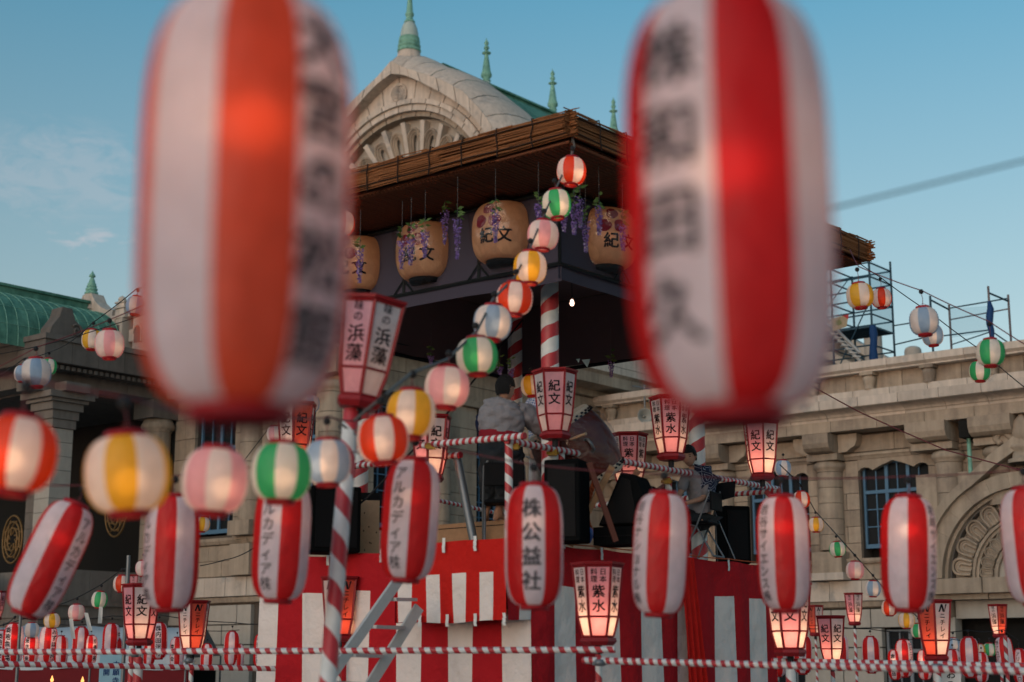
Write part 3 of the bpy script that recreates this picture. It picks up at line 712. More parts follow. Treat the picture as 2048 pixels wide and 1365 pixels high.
MB().ext([(-.02, u, z) for u, z in arcpts(0, AZ0, 2.5, 0, 180, 24)], (.10, 0, 0)).build('tympanum', STONE_G, arch)
def scallop(r0, r1, w, dep, name, par, ang, front):
    """fluted shell petal: raised rounded rim round a hollow, with an inner lobe"""
    mb = MB(); n = 10
    for (k, pr_) in ((1.0, dep), (.72, dep*.72), (.42, dep*.9)):
        L = (r1-r0)*(.5+.5*k); ww = w*k; pts = []
        c = r0+(L-ww) if L > ww else r0
        path = [(r0+.02, -ww)]+[(c, -ww)]+[(c+ww*math.sin(R_(q))*1.0, -ww*math.cos(R_(q))) for q in range(20, 180, 20)]+[(c, ww), (r0+.02, ww)]
        P3 = []
        for (rr, tt) in path:
            rr = min(rr, r1); x = rr; y = tt*(.72+.28*(rr-r0)/(r1-r0)); ca, sa = math.cos(ang), math.sin(ang)
            P3.append((front-pr_, x*ca-y*sa, AZ0+x*sa+y*ca))
        mb.tube(P3, w*.17, 6, cap=True)
        if k == 1.0 or k == .42: mb.ext([(front-pr_*.45 if k == 1.0 else front-pr_*.9, b_, c_) for _, b_, c_ in P3], (pr_*.4, 0, 0))
    mb.build(name, STONE, par, recalc=False)
for i in range(11): scallop(1.68, 2.24, .245, .22, 'shell_petal', arch, R_(9+16.2*i), -.03)
for i in range(15): scallop(1.10, 1.48, .125, .13, 'small_petal', arch, R_(6+12*i), -.03)
MB().tube([(-.08, u, z) for u, z in arcpts(0, AZ0, .72, 0, 180, 16)], .05, 6).build('tracery_ring', STONE, arch, recalc=False)
for s in (-1, 0, 1):
    MB().tube([(-.08, s*.36+.26*math.cos(R_(q)), AZ0+.28+(.12 if s == 0 else 0)+.22*math.sin(R_(q))) for q in range(0, 361, 30)], .035, 6).build('tracery_scroll', STONE, arch, recalc=False)
# ogee hood over the arch
hood = MB(); pts_in = arcpts(0, AZ0, 2.80, 0, 62, 12)+[(0.62, 7.05), (0, 7.42)]; pts_out = arcpts(0, AZ0, 3.05, 0, 58, 12)+[(0.75, 7.35), (0, 7.82)]
for s in (1, -1):
    for i in range(len(pts_in)-1):
        q = [(pts_in[i][0]*s, pts_in[i][1]), (pts_in[i+1][0]*s, pts_in[i+1][1]), (pts_out[i+1][0]*s, pts_out[i+1][1]), (pts_out[i][0]*s, pts_out[i][1])]
        hood.ext([(-.78, u, z) for u, z in q], (.8, 0, 0))
hood.build('arch_hood', STONE, arch)
# spandrel wall behind the hood
for s in (1, -1):
    sp = [(s*2.9, AZ0), (s*3.15, AZ0), (s*3.15, 7.0), (s*.2, 7.0), (s*.2, 6.9)]+[(s*u, z) for u, z in arcpts(0, AZ0, 2.82, 88, 2, 10)]
    MB().ext([(-.30, u, z) for u, z in sp], (.35, 0, 0)).build('spandrel', STONE, arch)
fl = MB()      # fleur finial
fl.lathe([(.42, 7.62), (.42, 7.72), (.30, 7.76), (.28, 7.95), (.36, 8.02), (.36, 8.10), (.2, 8.14)], 12)
fl.lathe([(.14, 8.12), (.26, 8.3), (.30, 8.5), (.22, 8.75), (.08, 8.92), (0, 9.0)], 12)
for s in (1, -1): fl.tube([(0, s*(.16+.0), 8.12), (0, s*.30, 8.35), (0, s*.48, 8.52), (0, s*.66, 8.50), (0, s*.74, 8.34), (0, s*.66, 8.22), (0, s*.56, 8.26)], [.10, .11, .12, .12, .11, .09, .07], 8)
fl.build('fleur_finial', STONE, arch, (-.55, -.12, -.55))
for (b0, b1, z0, z1, p) in [(-3.4, 3.4, 3.62, 4.03, .85), (-3.2, 3.2, 3.46, 3.61, .62)]:
    n = 6; L = (b1-b0)/n
    for i in range(n): bx(arch, 'ledge_stone', F-p-(.07 if i in (1, 4) else 0), F+.1, AC+b0+i*L+.006, AC+b0+(i+1)*L-.006, z0, z1, UB)
for s in (1, -1):
    bx(arch, 'door_jamb', F-.35, F+.1, AC+s*2.55-.35, AC+s*2.55+.35, 0, 3.0, UBG)
    MB().ext([(-.35-.6, s*2.55-.3, 3.44), (-.35-.6, s*2.55-.3, 3.25), (-.35-.4, s*2.55-.3, 3.02), (-.1, s*2.55-.3, 2.96), (-.1, s*2.55-.3, 3.44)], (0, .6, 0)).build('corbel', STONE, arch)
bx(arch, 'lintel', F-.25, F+.1, AC-2.2, AC+2.2, 2.96, 3.45, UBG)
bx(arch, 'doorway', F+.4, F+.5, AC-2.3, AC+2.3, 0, 3.0, m=DARK)
for s in (-1.5, -.5, .5, 1.5): bx(arch, 'door_leaf', F+.3, F+.36, AC+s-.42, AC+s+.42, 0, 2.8, m=DARK)
# floodlight
fp = at(1882, 1166, 51); flo = MB(); flo.tube([(-.22, -.05, -.08), (.2, .05, .1)], [.10, .12], 12).tube([(0, 0, -.05), (0, .0, -.28)], .03, 6)
tag(flo.build('floodlight', ALU, None, fp, recalc=False), 'small silver floodlight on the ledge left of the shell arch', 'floodlight')
# ------------------------------------------------------------------ main hall block, side wall (b=30.58) and front (a=30)
hall = frame_thing('main_hall', 'sandstone main hall with blue windows behind the drum stage', 'building', 30, 34)
SB = 30.58; FA = 30.0
sw = [(31.15, 32.35), (35.55, 36.75)]
bx(hall, 'wall_core', FA+.75, 52, SB+.75, 37.0, 0, 10.85, m=JOINT)
segs = [FA+.1]+[x for u in sw for x in u]+[52]
for i in range(0, len(segs), 2):
    bx(hall, 'wall_core', segs[i], segs[i+1], SB+.105, SB+.74, 0, 12, m=JOINT)
for u0, u1 in sw:
    bx(hall, 'wall_core', u0, u1, SB+.105, SB+.74, 8.95, 12, m=JOINT); bx(hall, 'wall_core', u0, u1, SB+.105, SB+.74, 0, 5.4, m=JOINT)
    bx(hall, 'interior', u0, u1, SB+.62, SB+.70, 5.4, 9, m=DARK)
    window(hall, 'b', SB, u0, u1, 5.49, 8.95, 3, 5, BLUEF, transom=7.9, thick=(), lobes=False)
hs = [(u0, u1, 5.45, 8.98) for u0, u1 in sw]
courses(hall, 'b', SB, FA, 42.0, 4.72, 9.3, .62, 1.5, holes=hs)
for x, z in ((33.9, 0), (37.9, 0)): drum_column(hall, x, SB-.02, .30, 5.0, 8.9, 5)
run(hall, 'string_course', 'b', [(SB-.14, 9.32), (SB-.14, 9.5), (SB+.05, 9.5), (SB+.05, 9.32)], FA, 46, 1.6, STONE)
courses(hall, 'b', SB, FA, 46, 9.52, 10.4, .44, 1.6)
P_HC = [(SB-.2, 10.42), (SB-.2, 10.62), (SB-.95, 10.66), (SB-.95, 11.0), (SB-1.05, 11.1), (SB+.05, 11.1), (SB+.05, 10.42)]
run(hall, 'cornice_stone', 'b', P_HC, FA-.9, 50, 1.9, STONE)
courses(hall, 'b', SB-.35, FA-.3, 50, 11.12, 12.0, .45, 1.8, me=UBP, name='parapet_block', depth=.5)
for x in (43.5, 46.5):
    bx(hall, 'corner_bracket', x-.6, x+.6, SB-.8, SB, 9.7, 10.4, UB); bx(hall, 'corner_bracket', x-.45, x+.45, SB-.6, SB, 9.2, 9.69, UBG)
courses(hall, 'b', SB-.1, FA-.1, 42, 3.62, 4.70, .54, 1.2, me=UBP, name='pale_block', depth=.3)
courses(hall, 'b', SB-.02, FA, 42, 0, 3.6, .6, 1.5, me=UBG, name='rusticated_block', depth=.2, gap=.035)
# front wall along B from the corner to the porch
fw_ = [(31.75, 33.15), (35.12, 36.95)]
segs = [SB+.1]+[x for u in fw_ for x in u]+[38.2]
for i in range(0, len(segs), 2): bx(hall, 'wall_core', FA+.105, FA+.74, segs[i], segs[i+1], 0, 10.85, m=JOINT)
for u0, u1 in fw_:
    bx(hall, 'wall_core', FA+.105, FA+.74, u0, u1, 9.35, 10.85, m=JOINT); bx(hall, 'wall_core', FA+.105, FA+.74, u0, u1, 2.95, 5.4, m=JOINT)
    bx(hall, 'interior', FA+.62, FA+.70, u0, u1, 5.4, 9.4, m=DARK)
    window(hall, 'a', FA, u0, u1, 5.49, 9.3, 4, 5, BLUEF, transom=8.0, thick=(2,), lobes=False)
courses(hall, 'a', FA, SB, 37.9, 5.30, 9.6, .62, 1.1, holes=[(u0, u1, 5.45, 9.33) for u0, u1 in fw_])
run(hall, 'sill_course', 'a', [(FA-.2, 5.22), (FA-.14, 5.12), (FA+.03, 5.1), (FA+.03, 5.3), (FA-.2, 5.3)], SB, 37.9, 1.3, STONE)
courses(hall, 'a', FA-.06, SB, 37.9, 4.2, 5.1, .45, 1.15, depth=.2)
courses(hall, 'a', FA-.16, SB, 37.9, 3.62, 4.18, .56, .95, me=UBP, name='pale_block', depth=.3)
run(hall, 'base_moulding', 'a', [(FA-.12, 3.60), (FA-.06, 3.46), (FA+.1, 3.42), (FA+.12, 3.61)], SB, 37.9, 1.4, STONE)
lh = (31.6, 34.15, 0, 3.02)
courses(hall, 'a', FA-.02, SB, 37.9, 0, 3.40, .55, 1.2, holes=[lh], me=UBG, name='rusticated_block', depth=.2, gap=.035)
window(hall, 'a', FA, lh[0], lh[1], .3, 3.0, 4, 3, GREYF, lobes=False, transom=2.3)
bx(hall, 'interior', FA+.62, FA+.7, lh[0], lh[1], 0, 3, m=DARK)
for bb in (34.3, 31.05):
    drum_column(hall, FA-.06, bb, .36, 5.75, 9.1, 6); bx(hall, 'pedestal', FA-.5, FA+.02, bb-.45, bb+.45, 5.32, 5.74, UB); bx(hall, 'pedestal', FA-.42, FA+.02, bb-.42, bb+.42, 4.2, 5.08, UB)
run(hall, 'architrave_stone', 'a', [(FA-.4, 9.62), (FA-.4, 10.3), (FA+.1, 10.3), (FA+.1, 9.62)], SB, 37.9, 1.4, STONE)
run(hall, 'cornice_stone', 'a', [(FA-.4, 10.32), (FA-1.0, 10.45), (FA-1.0, 10.9), (FA+.1, 10.9), (FA+.1, 10.32)], SB-.9, 37.9, 1.4, STONE_P)
# ------------------------------------------------------------------ great gable (plane a=47, centre b=45)
gab = frame_thing('great_gable', 'curved stone gable with fluted fan and spiral boss above the stage roof', 'gable', 47, 45)
def gp(o_, z): return (-o_, z)       # o_ positive to the right of the centre line = smaller b
bx(gab, 'wall_core', 47.35, 48.5, 38.2, 51.8, 9, 20.2, m=STONE_G)
bx(gab, 'wall_core', 48.5, 64.8, 37.4, 52.6, 9, 20.4, m=STONE_G)
HI = [(0, 26.95), (.75, 26.72), (1.48, 26.32), (2.99, 25.36), (4.31, 24.38), (5.11, 23.47), (5.9, 22.3), (6.4, 21.1), (6.6, 20.0)]
HO = [(0, 27.55), (.7, 27.08), (1.31, 26.78), (2.8, 26.05), (4.18, 25.15), (5.18, 24.08), (5.9, 23.1), (6.6, 21.7), (7.0, 20.0)]
SI = [(0, 28.30), (.66, 28.05), (1.5, 27.45), (3.03, 26.72), (4.2, 25.72), (5.6, 24.5), (6.6, 23.2), (7.4, 21.6), (7.8, 20.0)]
def interp(L, t):
    k = min(int(t), len(L)-2); f = t-k; return (L[k][0]*(1-f)+L[k+1][0]*f, L[k][1]*(1-f)+L[k+1][1]*f)
for s in (1, -1):
    n = 11
    for i in range(n):
        t0, t1 = i*8/n+.02, (i+1)*8/n-.02
        ts = [t0, (t0+t1)/2, t1]
        a_, b_ = [interp(HI, t) for t in ts], [interp(HO, t) for t in ts][::-1]
        MB().ext([(-.55, -s*x, z) for x, z in a_+b_], (.7, 0, 0)).build('hood_stone', STONE_P, gab)
    for i in range(9):
        t0, t1 = i*8/9+.015, (i+1)*8/9-.015; ts = [t0+(t1-t0)*q/2 for q in range(3)]
        mb = MB(); V = []
        for t in ts:
            ho, si = interp(HO, t), interp(SI, t)
            for (aa, f) in ((-.5, 0), (-.2, .4), (.3, .78), (1.0, 1.0), (1.7, 1.02), (2.3, .98)):
                x = ho[0]*(1-f)+si[0]*f; z = ho[1]*(1-f)+si[1]*f; V.append((aa, -s*x, z))
        fs = [(r*6+c, r*6+c+1, (r+1)*6+c+1, (r+1)*6+c) for r in range(2) for c in range(5)]
        mb.add(V, fs, 0, True); mb.build('coping_shell', STONE_P, gab)
# face stones: radial blocks between ring and hood
RC = 20.07
def ray_hit(ang):
    c, s_ = math.cos(ang), math.sin(ang); best = 7.2
    for i in range(len(HI)-1):
        (x0, z0), (x1, z1) = HI[i], HI[i+1]; z0 -= RC; z1 -= RC
        den = c*(z1-z0)-s_*(x1-x0)
        if abs(den) < 1e-9: continue
        t = (x0*(z1-z0)-z0*(x1-x0))/den; u = (x0*s_-z0*c)/den
        if t > 0 and -.001 <= u <= 1.001: best = t
    return best
nf = 10
for s in (1, -1):
    for i in range(nf):
        g0, g1 = R_(90*i/nf+.22), R_(90*(i+1)/nf-.22); gm_ = (g0+g1)/2
        P = [(5.72*math.cos(q), RC+5.72*math.sin(q)) for q in (g0, gm_, g1)]+[(ray_hit(q)*math.cos(q), RC+ray_hit(q)*math.sin(q)) for q in (g1, gm_, g0)]
        MB().ext([(random.uniform(-.01, .01), -s*x, z) for x, z in [P[0]]+P[1:]] if False else [(-.0, -s*x, z) for x, z in P], (.4, 0, 0)).build('face_stone', STONE_P, gab)
fc = MB()
for s in (1, -1):
    for i in range(18):
        g0, g1 = R_(5*i), R_(5*i+5)
        fc.ext([(.05, -s*x, z) for x, z in [(5.45*math.cos(g0), RC+5.45*math.sin(g0)), (5.45*math.cos(g1), RC+5.45*math.sin(g1)), (ray_hit(g1)*math.cos(g1), RC+ray_hit(g1)*math.sin(g1)), (ray_hit(g0)*math.cos(g0), RC+ray_hit(g0)*math.sin(g0))]], (.4, 0, 0))
fc.build('face_core', JOINT, gab)
def ringsec2(name, r0, r1, fr, dep, m, n, gapd=.25):
    for i in range(n):
        t0, t1 = 180*i/n+gapd, 180*(i+1)/n-gapd
        MB().ext([(fr, u, z) for u, z in arcpts(0, RC, r0, t0, t1, 3)+arcpts(0, RC, r1, t0, t1, 3)[::-1]], (dep, 0, 0)).build(name, m, gab)
ringsec2('ring_moulding', 5.50, 5.71, -.16, .5, STONE_P, 20)
ringsec2('ring_moulding', 5.22, 5.49, -.04, .5, STONE_P, 20)
ringsec2('ring_moulding', 5.00, 5.21, .14, .9, STONE, 18)
# recessed fan of ribs and nested niches
def fan_rib(ang, r0, r1, w, f0, f1):
    mb = MB(); n = 7
    V = []
    for j in range(n+1):
        t = j/n; r = r0+(r1-r0)*t; a_ = f0+(f1-f0)*(t**1.6); ww = w*(.55+.45*t)
        for sgn in (-1, 1):
            y = ww*sgn; x_ = r*math.cos(ang)-y*math.sin(ang); z_ = RC+r*math.sin(ang)+y*math.cos(ang); V.append((a_, x_, z_)); V.append((a_+.5, x_, z_))
    fs = []
    for j in range(n):
        k = j*4
        fs += [(k, k+2, k+6, k+4), (k, k+1, k+5, k+4), (k+2, k+3, k+7, k+6)]
    fs += [(n*4, n*4+2, n*4+3, n*4+1), (0, 2, 3, 1)]
    mb.add(V, fs, 0, False); return mb.build('fan_rib', STONE_P, gab)
for i in range(13): fan_rib(R_(6+14*i), 1.2, 4.85, .125, .85, .24)
for i in range(12):
    ang = R_(13+14*i); mb = MB()
    for (k, dd) in ((.40, 0), (.30, .05), (.20, .1)):
        r1 = 4.55-.18*(.42-k)*5; path = [(1.8, -k*.5)]+[(3.6, -k*.92)]+[(3.95+(r1-3.95)*math.sin(R_(q)), -k*math.cos(R_(q))) for q in range(0, 181, 22)]+[(3.6, k*.92), (1.8, k*.5)]
        P3 = []
        for rr, yy in path:
            t = (rr-1.2)/3.5; a_ = .92+(.36-.92)*max(0, t)**1.6+dd
            P3.append((a_, rr*math.cos(ang)-yy*math.sin(ang), RC+rr*math.sin(ang)+yy*math.cos(ang)))
        mb.tube(P3, .065, 6)
    mb.build('nested_niche', STONE, gab, recalc=False)
bk = MB(); V = []; nr, na = 6, 36
for j in range(nr+1):
    r = .2+5.0*j/nr
    for i in range(na+1):
        q = math.pi*i/na; V.append((1.08-.50*(j/nr)**1.6, r*math.cos(q), RC+r*math.sin(q)))
bk.add(V, [(j*(na+1)+i, j*(na+1)+i+1, (j+1)*(na+1)+i+1, (j+1)*(na+1)+i) for j in range(nr) for i in range(na)], 0, True); bk.build('fan_back', STONE_G, gab)
# spiral boss
eb = MB()
for k in range(3):
    pts = []
    for i in range(22):
        th = k*2*math.pi/3+i*.30; r = .04+.36*(i/21)**.8; pts.append((-.06-.02*(1-i/21), r*math.cos(th), 26.12+r*math.sin(th)*1.12))
    eb.tube(pts, .036, 6)
eb.tube([(-.05, .46*math.cos(q*math.pi/12), 26.12+.50*math.sin(q*math.pi/12)) for q in range(25)], .045, 6)
eb.build('spiral_boss', STONE_P, gab, recalc=False)
def finial(name, label, o_pos, prof, mats, n=20, group=None, split=None, parent=None):
    f = thing(name, label, 'finial', o_pos, ROT, group)
    if split:
        for nm, pr_, mm in split: MB().lathe(pr_, n).build(nm, mm, f, recalc=False)
    else: MB().lathe(prof, n).build('spire', mats, f, recalc=False)
    return f
bpos = W(47.6, 45, 27.0)
nk = MB(); nn = 16; V = []
for (r, z, sq) in [(1.7, -.75, .3), (1.1, -.1, .5), (.72, .5, .8), (.55, 1.0, 1), (.48, 1.3, 1)]:
    for k in range(nn):
        q = 2*math.pi*k/nn; V.append((r*math.cos(q)*sq, r*math.sin(q), z))
nk.add(V, [(j*nn+k, j*nn+(k+1) % nn, (j+1)*nn+(k+1) % nn, (j+1)*nn+k) for j in range(4) for k in range(nn)], 0, True)
finial('gable_finial', 'large green copper spire on the peak of the great gable', bpos, None, None, split=[
    ('ring_base', [(.50, 1.28), (.53, 1.32), (.53, 1.40), (.47, 1.44), (.47, 1.48), (.51, 1.52), (.51, 1.60), (.44, 1.66), (.48, 1.70), (.48, 1.82), (.42, 1.86), (.46, 1.90), (.44, 1.98)], COPPER_L),
    ('dome', [(.42, 1.96), (.40, 2.15), (.35, 2.4), (.27, 2.62), (.20, 2.7)], COPPER_W),
    ('spire', [(.24, 2.68), (.25, 2.74), (.20, 2.80), (.16, 2.86), (.145, 2.95), (.19, 3.03), (.20, 3.10), (.15, 3.2), (.135, 3.4), (.10, 3.8), (.07, 4.1), (.12, 4.15), (.05, 4.2), (.09, 4.35), (0, 4.7)], COPPER_L)])
nk.build('stone_neck', STONE_P, gab, (.6, 0, 27.0))
rroof = frame_thing('green_barrel_roof', 'long green copper barrel roof of the main hall running back behind the thatch', 'roof', 51, 45)
RP = [(x*.985, z-.25) for x, z in SI]
full = [(-x, z) for x, z in RP[::-1]]+[(x, z) for x, z in RP[1:]]
for i in range(7):
    mb = MB(); a0_ = 49.2+i*2.1-51; a1_ = a0_+2.06
    for (x0, z0), (x1, z1) in zip(full[:-1], full[1:]): mb.add([(a0_, x0, z0), (a1_, x0, z0), (a1_, x1, z1), (a0_, x1, z1)], [(0, 1, 2, 3)], 0, True)
    mb.build('copper_sheet', COPPER, rroof)
MB().box(-1.6, 12.8, -.32, .32, 27.6, 28.15).box(-1.6, 12.8, -.42, .42, 28.16, 28.26).build('ridge_cap', COPPER, rroof)
for i, a_ in enumerate((52.89, 57.95, 63.10)):
    finial('ridge_finial', ['green ridge finial nearest the great gable', 'middle green ridge finial above the thatched corner', 'farthest green ridge finial beside the right big lantern'][i], W(a_, 45, 28.3), None, None, group='finials along the green ridge', split=[
        ('finial_base', [(.16, -.1), (.26, .0), (.28, .05), (.20, .12), (.17, .2)], COPPER_W if i == 0 else COPPER_L),
        ('spire', [(.17, .18), (.22, .25), (.14, .32), (.25, .44), (.26, .54), (.20, .72), (.15, 1.1), (.09, 1.5), (.08, 1.56), (.21, 1.60), (.21, 1.64), (.08, 1.68), (.08, 1.78), (.13, 1.85), (.12, 1.92), (.06, 2.0), (.11, 2.08), (.10, 2.16), (.03, 2.28), (0, 2.42)], COPPER_L)])
# ------------------------------------------------------------------ porch at the left
por = frame_thing('stone_porch', 'dark weathered stone porch with square corner column at far left', 'porch', 26, 38)
PB = 37.89
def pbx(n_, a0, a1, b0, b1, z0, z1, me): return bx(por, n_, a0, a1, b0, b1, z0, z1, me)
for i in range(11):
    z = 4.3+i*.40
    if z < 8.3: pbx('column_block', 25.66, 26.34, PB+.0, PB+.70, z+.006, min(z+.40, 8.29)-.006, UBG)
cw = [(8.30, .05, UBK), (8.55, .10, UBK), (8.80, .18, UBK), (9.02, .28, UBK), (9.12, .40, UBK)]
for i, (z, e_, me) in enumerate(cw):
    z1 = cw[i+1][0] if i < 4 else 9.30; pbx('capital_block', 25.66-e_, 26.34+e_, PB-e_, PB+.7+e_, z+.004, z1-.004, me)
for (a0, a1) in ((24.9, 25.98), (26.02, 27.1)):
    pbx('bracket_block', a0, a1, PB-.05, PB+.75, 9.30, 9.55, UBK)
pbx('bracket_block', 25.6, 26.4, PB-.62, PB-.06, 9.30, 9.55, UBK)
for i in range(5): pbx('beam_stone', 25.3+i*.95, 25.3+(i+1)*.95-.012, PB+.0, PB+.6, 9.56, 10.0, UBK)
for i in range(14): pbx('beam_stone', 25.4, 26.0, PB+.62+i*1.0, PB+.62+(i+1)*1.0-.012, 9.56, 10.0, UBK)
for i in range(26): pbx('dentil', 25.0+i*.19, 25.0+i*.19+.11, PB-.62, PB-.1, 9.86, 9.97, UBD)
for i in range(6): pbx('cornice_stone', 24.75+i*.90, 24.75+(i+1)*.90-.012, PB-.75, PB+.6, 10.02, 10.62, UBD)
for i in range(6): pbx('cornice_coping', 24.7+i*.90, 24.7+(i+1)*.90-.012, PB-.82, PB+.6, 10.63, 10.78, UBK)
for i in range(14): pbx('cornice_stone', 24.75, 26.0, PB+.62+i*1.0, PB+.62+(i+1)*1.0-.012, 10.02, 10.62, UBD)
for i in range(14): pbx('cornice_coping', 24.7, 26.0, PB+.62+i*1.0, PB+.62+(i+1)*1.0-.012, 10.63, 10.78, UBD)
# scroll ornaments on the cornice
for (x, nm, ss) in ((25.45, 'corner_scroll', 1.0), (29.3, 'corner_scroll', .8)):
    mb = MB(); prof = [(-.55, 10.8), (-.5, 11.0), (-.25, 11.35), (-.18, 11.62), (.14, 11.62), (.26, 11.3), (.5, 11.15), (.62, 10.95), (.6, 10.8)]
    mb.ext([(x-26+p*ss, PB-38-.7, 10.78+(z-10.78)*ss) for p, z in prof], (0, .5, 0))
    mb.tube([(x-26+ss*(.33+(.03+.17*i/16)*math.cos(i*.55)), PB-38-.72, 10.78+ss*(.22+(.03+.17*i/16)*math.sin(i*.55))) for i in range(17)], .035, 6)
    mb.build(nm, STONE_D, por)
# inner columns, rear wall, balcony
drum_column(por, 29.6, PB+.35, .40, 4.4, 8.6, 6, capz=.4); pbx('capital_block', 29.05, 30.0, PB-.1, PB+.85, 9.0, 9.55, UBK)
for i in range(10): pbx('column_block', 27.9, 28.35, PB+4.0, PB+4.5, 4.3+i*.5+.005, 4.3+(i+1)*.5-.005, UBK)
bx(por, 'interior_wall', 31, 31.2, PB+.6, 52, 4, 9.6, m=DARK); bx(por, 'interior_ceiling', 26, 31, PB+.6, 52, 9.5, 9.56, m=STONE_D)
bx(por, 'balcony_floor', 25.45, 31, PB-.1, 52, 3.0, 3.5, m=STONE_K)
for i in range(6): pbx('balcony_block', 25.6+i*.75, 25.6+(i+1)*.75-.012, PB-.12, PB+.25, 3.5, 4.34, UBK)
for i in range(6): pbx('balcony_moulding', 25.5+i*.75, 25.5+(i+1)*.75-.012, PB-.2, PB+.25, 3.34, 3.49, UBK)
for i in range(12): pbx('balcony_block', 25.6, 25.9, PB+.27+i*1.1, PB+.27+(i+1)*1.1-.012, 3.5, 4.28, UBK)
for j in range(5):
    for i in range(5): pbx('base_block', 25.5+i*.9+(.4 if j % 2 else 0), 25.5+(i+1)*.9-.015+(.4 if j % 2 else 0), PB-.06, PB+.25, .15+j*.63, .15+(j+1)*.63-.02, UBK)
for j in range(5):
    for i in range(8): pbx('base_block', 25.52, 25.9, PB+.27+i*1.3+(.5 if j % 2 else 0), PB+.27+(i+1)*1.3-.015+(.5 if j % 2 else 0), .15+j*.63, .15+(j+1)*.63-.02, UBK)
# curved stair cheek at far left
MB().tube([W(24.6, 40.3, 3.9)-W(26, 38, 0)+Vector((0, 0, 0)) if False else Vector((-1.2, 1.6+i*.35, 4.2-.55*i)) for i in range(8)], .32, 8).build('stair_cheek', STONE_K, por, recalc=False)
# hanging black cloths with gold crests in the porch
for (a_, b_, z_, lab) in ((27.0, 41.6, 5.4, 'round dull gold crest hanging in the dark porch at the left edge'), (29.0, 39.3, 6.2, 'tall gold openwork crest in the dark porch beside the round column')):
    cp = MB()
    for k in range(3):
        rr = .62-.16*k; cp.tube([(0, rr*.82*math.cos(q*math.pi/12), rr*1.15*math.sin(q*math.pi/12)) for q in range(25)], .035, 5)
    for k in range(8):
        q = k*math.pi/4; cp.tube([(0, .12*math.cos(q+t*.5)*(1+t*1.1), .16*math.sin(q+t*.5)*(1+t*1.1)) for t in (0, .6, 1.2, 1.9, 2.5)], .028, 5)
    o = cp.build('gold_crest', GOLD, None, W(a_, b_, z_), recalc=False); o.rotation_euler = (0, 0, ROT); tag(o, lab, 'crest')
# porch green roof, gable end, parapet with niche
gr = frame_thing('porch_roof', 'green copper barrel roof over the left porch', 'roof', 26, 40.1)
bp_ = [(1.95*math.sin(math.pi/2*i/14), 10.5+1.85*math.cos(math.pi/2*i/14)**.75) for i in range(15)]
full = [(-x, z) for x, z in bp_[::-1]]+[(x, z) for x, z in bp_[1:]]
for i in range(28):
    mb = MB(); a0_ = 18.2+i*.352-26; a1_ = a0_+.346
    for (x0, z0), (x1, z1) in zip(full[:-1], full[1:]): mb.add([(a0_, x0, z0), (a1_, x0, z0), (a1_, x1, z1), (a0_, x1, z1)], [(0, 1, 2, 3)], 0, True)
    mb.build('copper_strip', COPPER, gr)
    sm_ = MB(); sm_.tube([(a1_+.003, x, z+.012) for x, z in full], .014, 4); sm_.build('seam', COPPER_L, gr, recalc=False)
    if i % 2 == 0:
        ln = MB()
        for q_ in (3, 6, 9, 12): ln.tube([(a0_, -bp_[q_][0]*1.004, bp_[q_][1]+.006), (a0_+.7, -bp_[q_][0]*1.004, bp_[q_][1]+.006)], .007, 4)
        ln.build('lap_joint', COPPER_L, gr, recalc=False)
MB().box(-8, 2.06, -.20, .20, 12.28, 12.60).box(-8, 2.06, -.26, .26, 12.61, 12.69).build('ridge_cap', COPPER, gr)
ge = frame_thing('porch_gable_end', 'pale stone gable end sloping down to a small parapet tower', 'gable', 28.1, 40.1)
slope = [(0, 13.0), (.22, 12.95), (.42, 12.66), (.75, 12.42), (1.05, 12.30), (1.33, 12.27)]
for s in (1, -1):
    for i in range(len(slope)-1):
        (x0, z0), (x1, z1) = slope[i], slope[i+1]; MB().ext([(0, -s*x0, z0), (0, -s*x1+s*.006, z1), (0, -s*x1+s*.006, 10.4), (0, -s*x0, 10.4)], (.45, 0, 0)).build('gable_stone', STONE_P, ge)
MB().lathe([(.34, 12.45), (.26, 12.75), (.19, 12.96)], 12).build('finial_base', STONE_P, ge, (.15, 0, 0), recalc=False)
pf = finial('porch_finial', 'green copper finial with stacked rings above the left porch roof', W(28.25, 40.1, 12.95), None, None, split=[
    ('ring_base', [(.36, 0), (.44, .03), (.46, .08), (.44, .13), (.34, .16), (.33, .19), (.40, .23), (.40, .32), (.31, .36), (.29, .38), (.35, .41), (.34, .45)], COPPER_L),
    ('spire', [(.33, .44), (.28, .52), (.30, .56), (.22, .62), (.20, .72), (.13, .84), (.10, .88), (.21, .93), (.22, .99), (.14, 1.07), (.05, 1.18), (0, 1.27)], COPPER_L)])
pf.scale = (.46, .46, .62)
pt = frame_thing('parapet_tower', 'small stone parapet tower with ball top right of the porch roof', 'tower', 28.3, 38.47)
for (x0, x1, y0, y1, z0, z1) in [(-.18, .3, -.26, .26, 10.85, 11.95), (-.21, .33, -.31, .31, 11.96, 12.06), (-.16, .28, -.22, .22, 12.07, 12.26), (-.2, .32, -.28, .28, 12.27, 12.33), (-.15, .25, -.2, .2, 12.34, 12.43), (-.18, .28, -.24, .24, 12.44, 12.49)]:
    MB().box(x0, x1, y0, y1, z0, z1).build('tower_stone', STONE_P, pt)
MB().box(-.195, -.182, -.06, .06, 11.3, 11.75).build('slot', STONE_D, pt)
for s in (-1, 1): MB().lathe([(.06, 10.85), (.06, 11.95)], 10, c=(-.2, s*.2, 0)).build('corner_shaft', STONE_P, pt, recalc=False)
MB().lathe([(.05, 12.49), (.10, 12.51), (.13, 12.57), (.10, 12.64), (.03, 12.68), (0, 12.70)], 14).build('ball_top', STONE_P, pt, (-.02, .08, 0), recalc=False)
nw = frame_thing('parapet_wall', 'stone parapet with arched niche beside the left big lantern', 'wall', 28.3, 38)
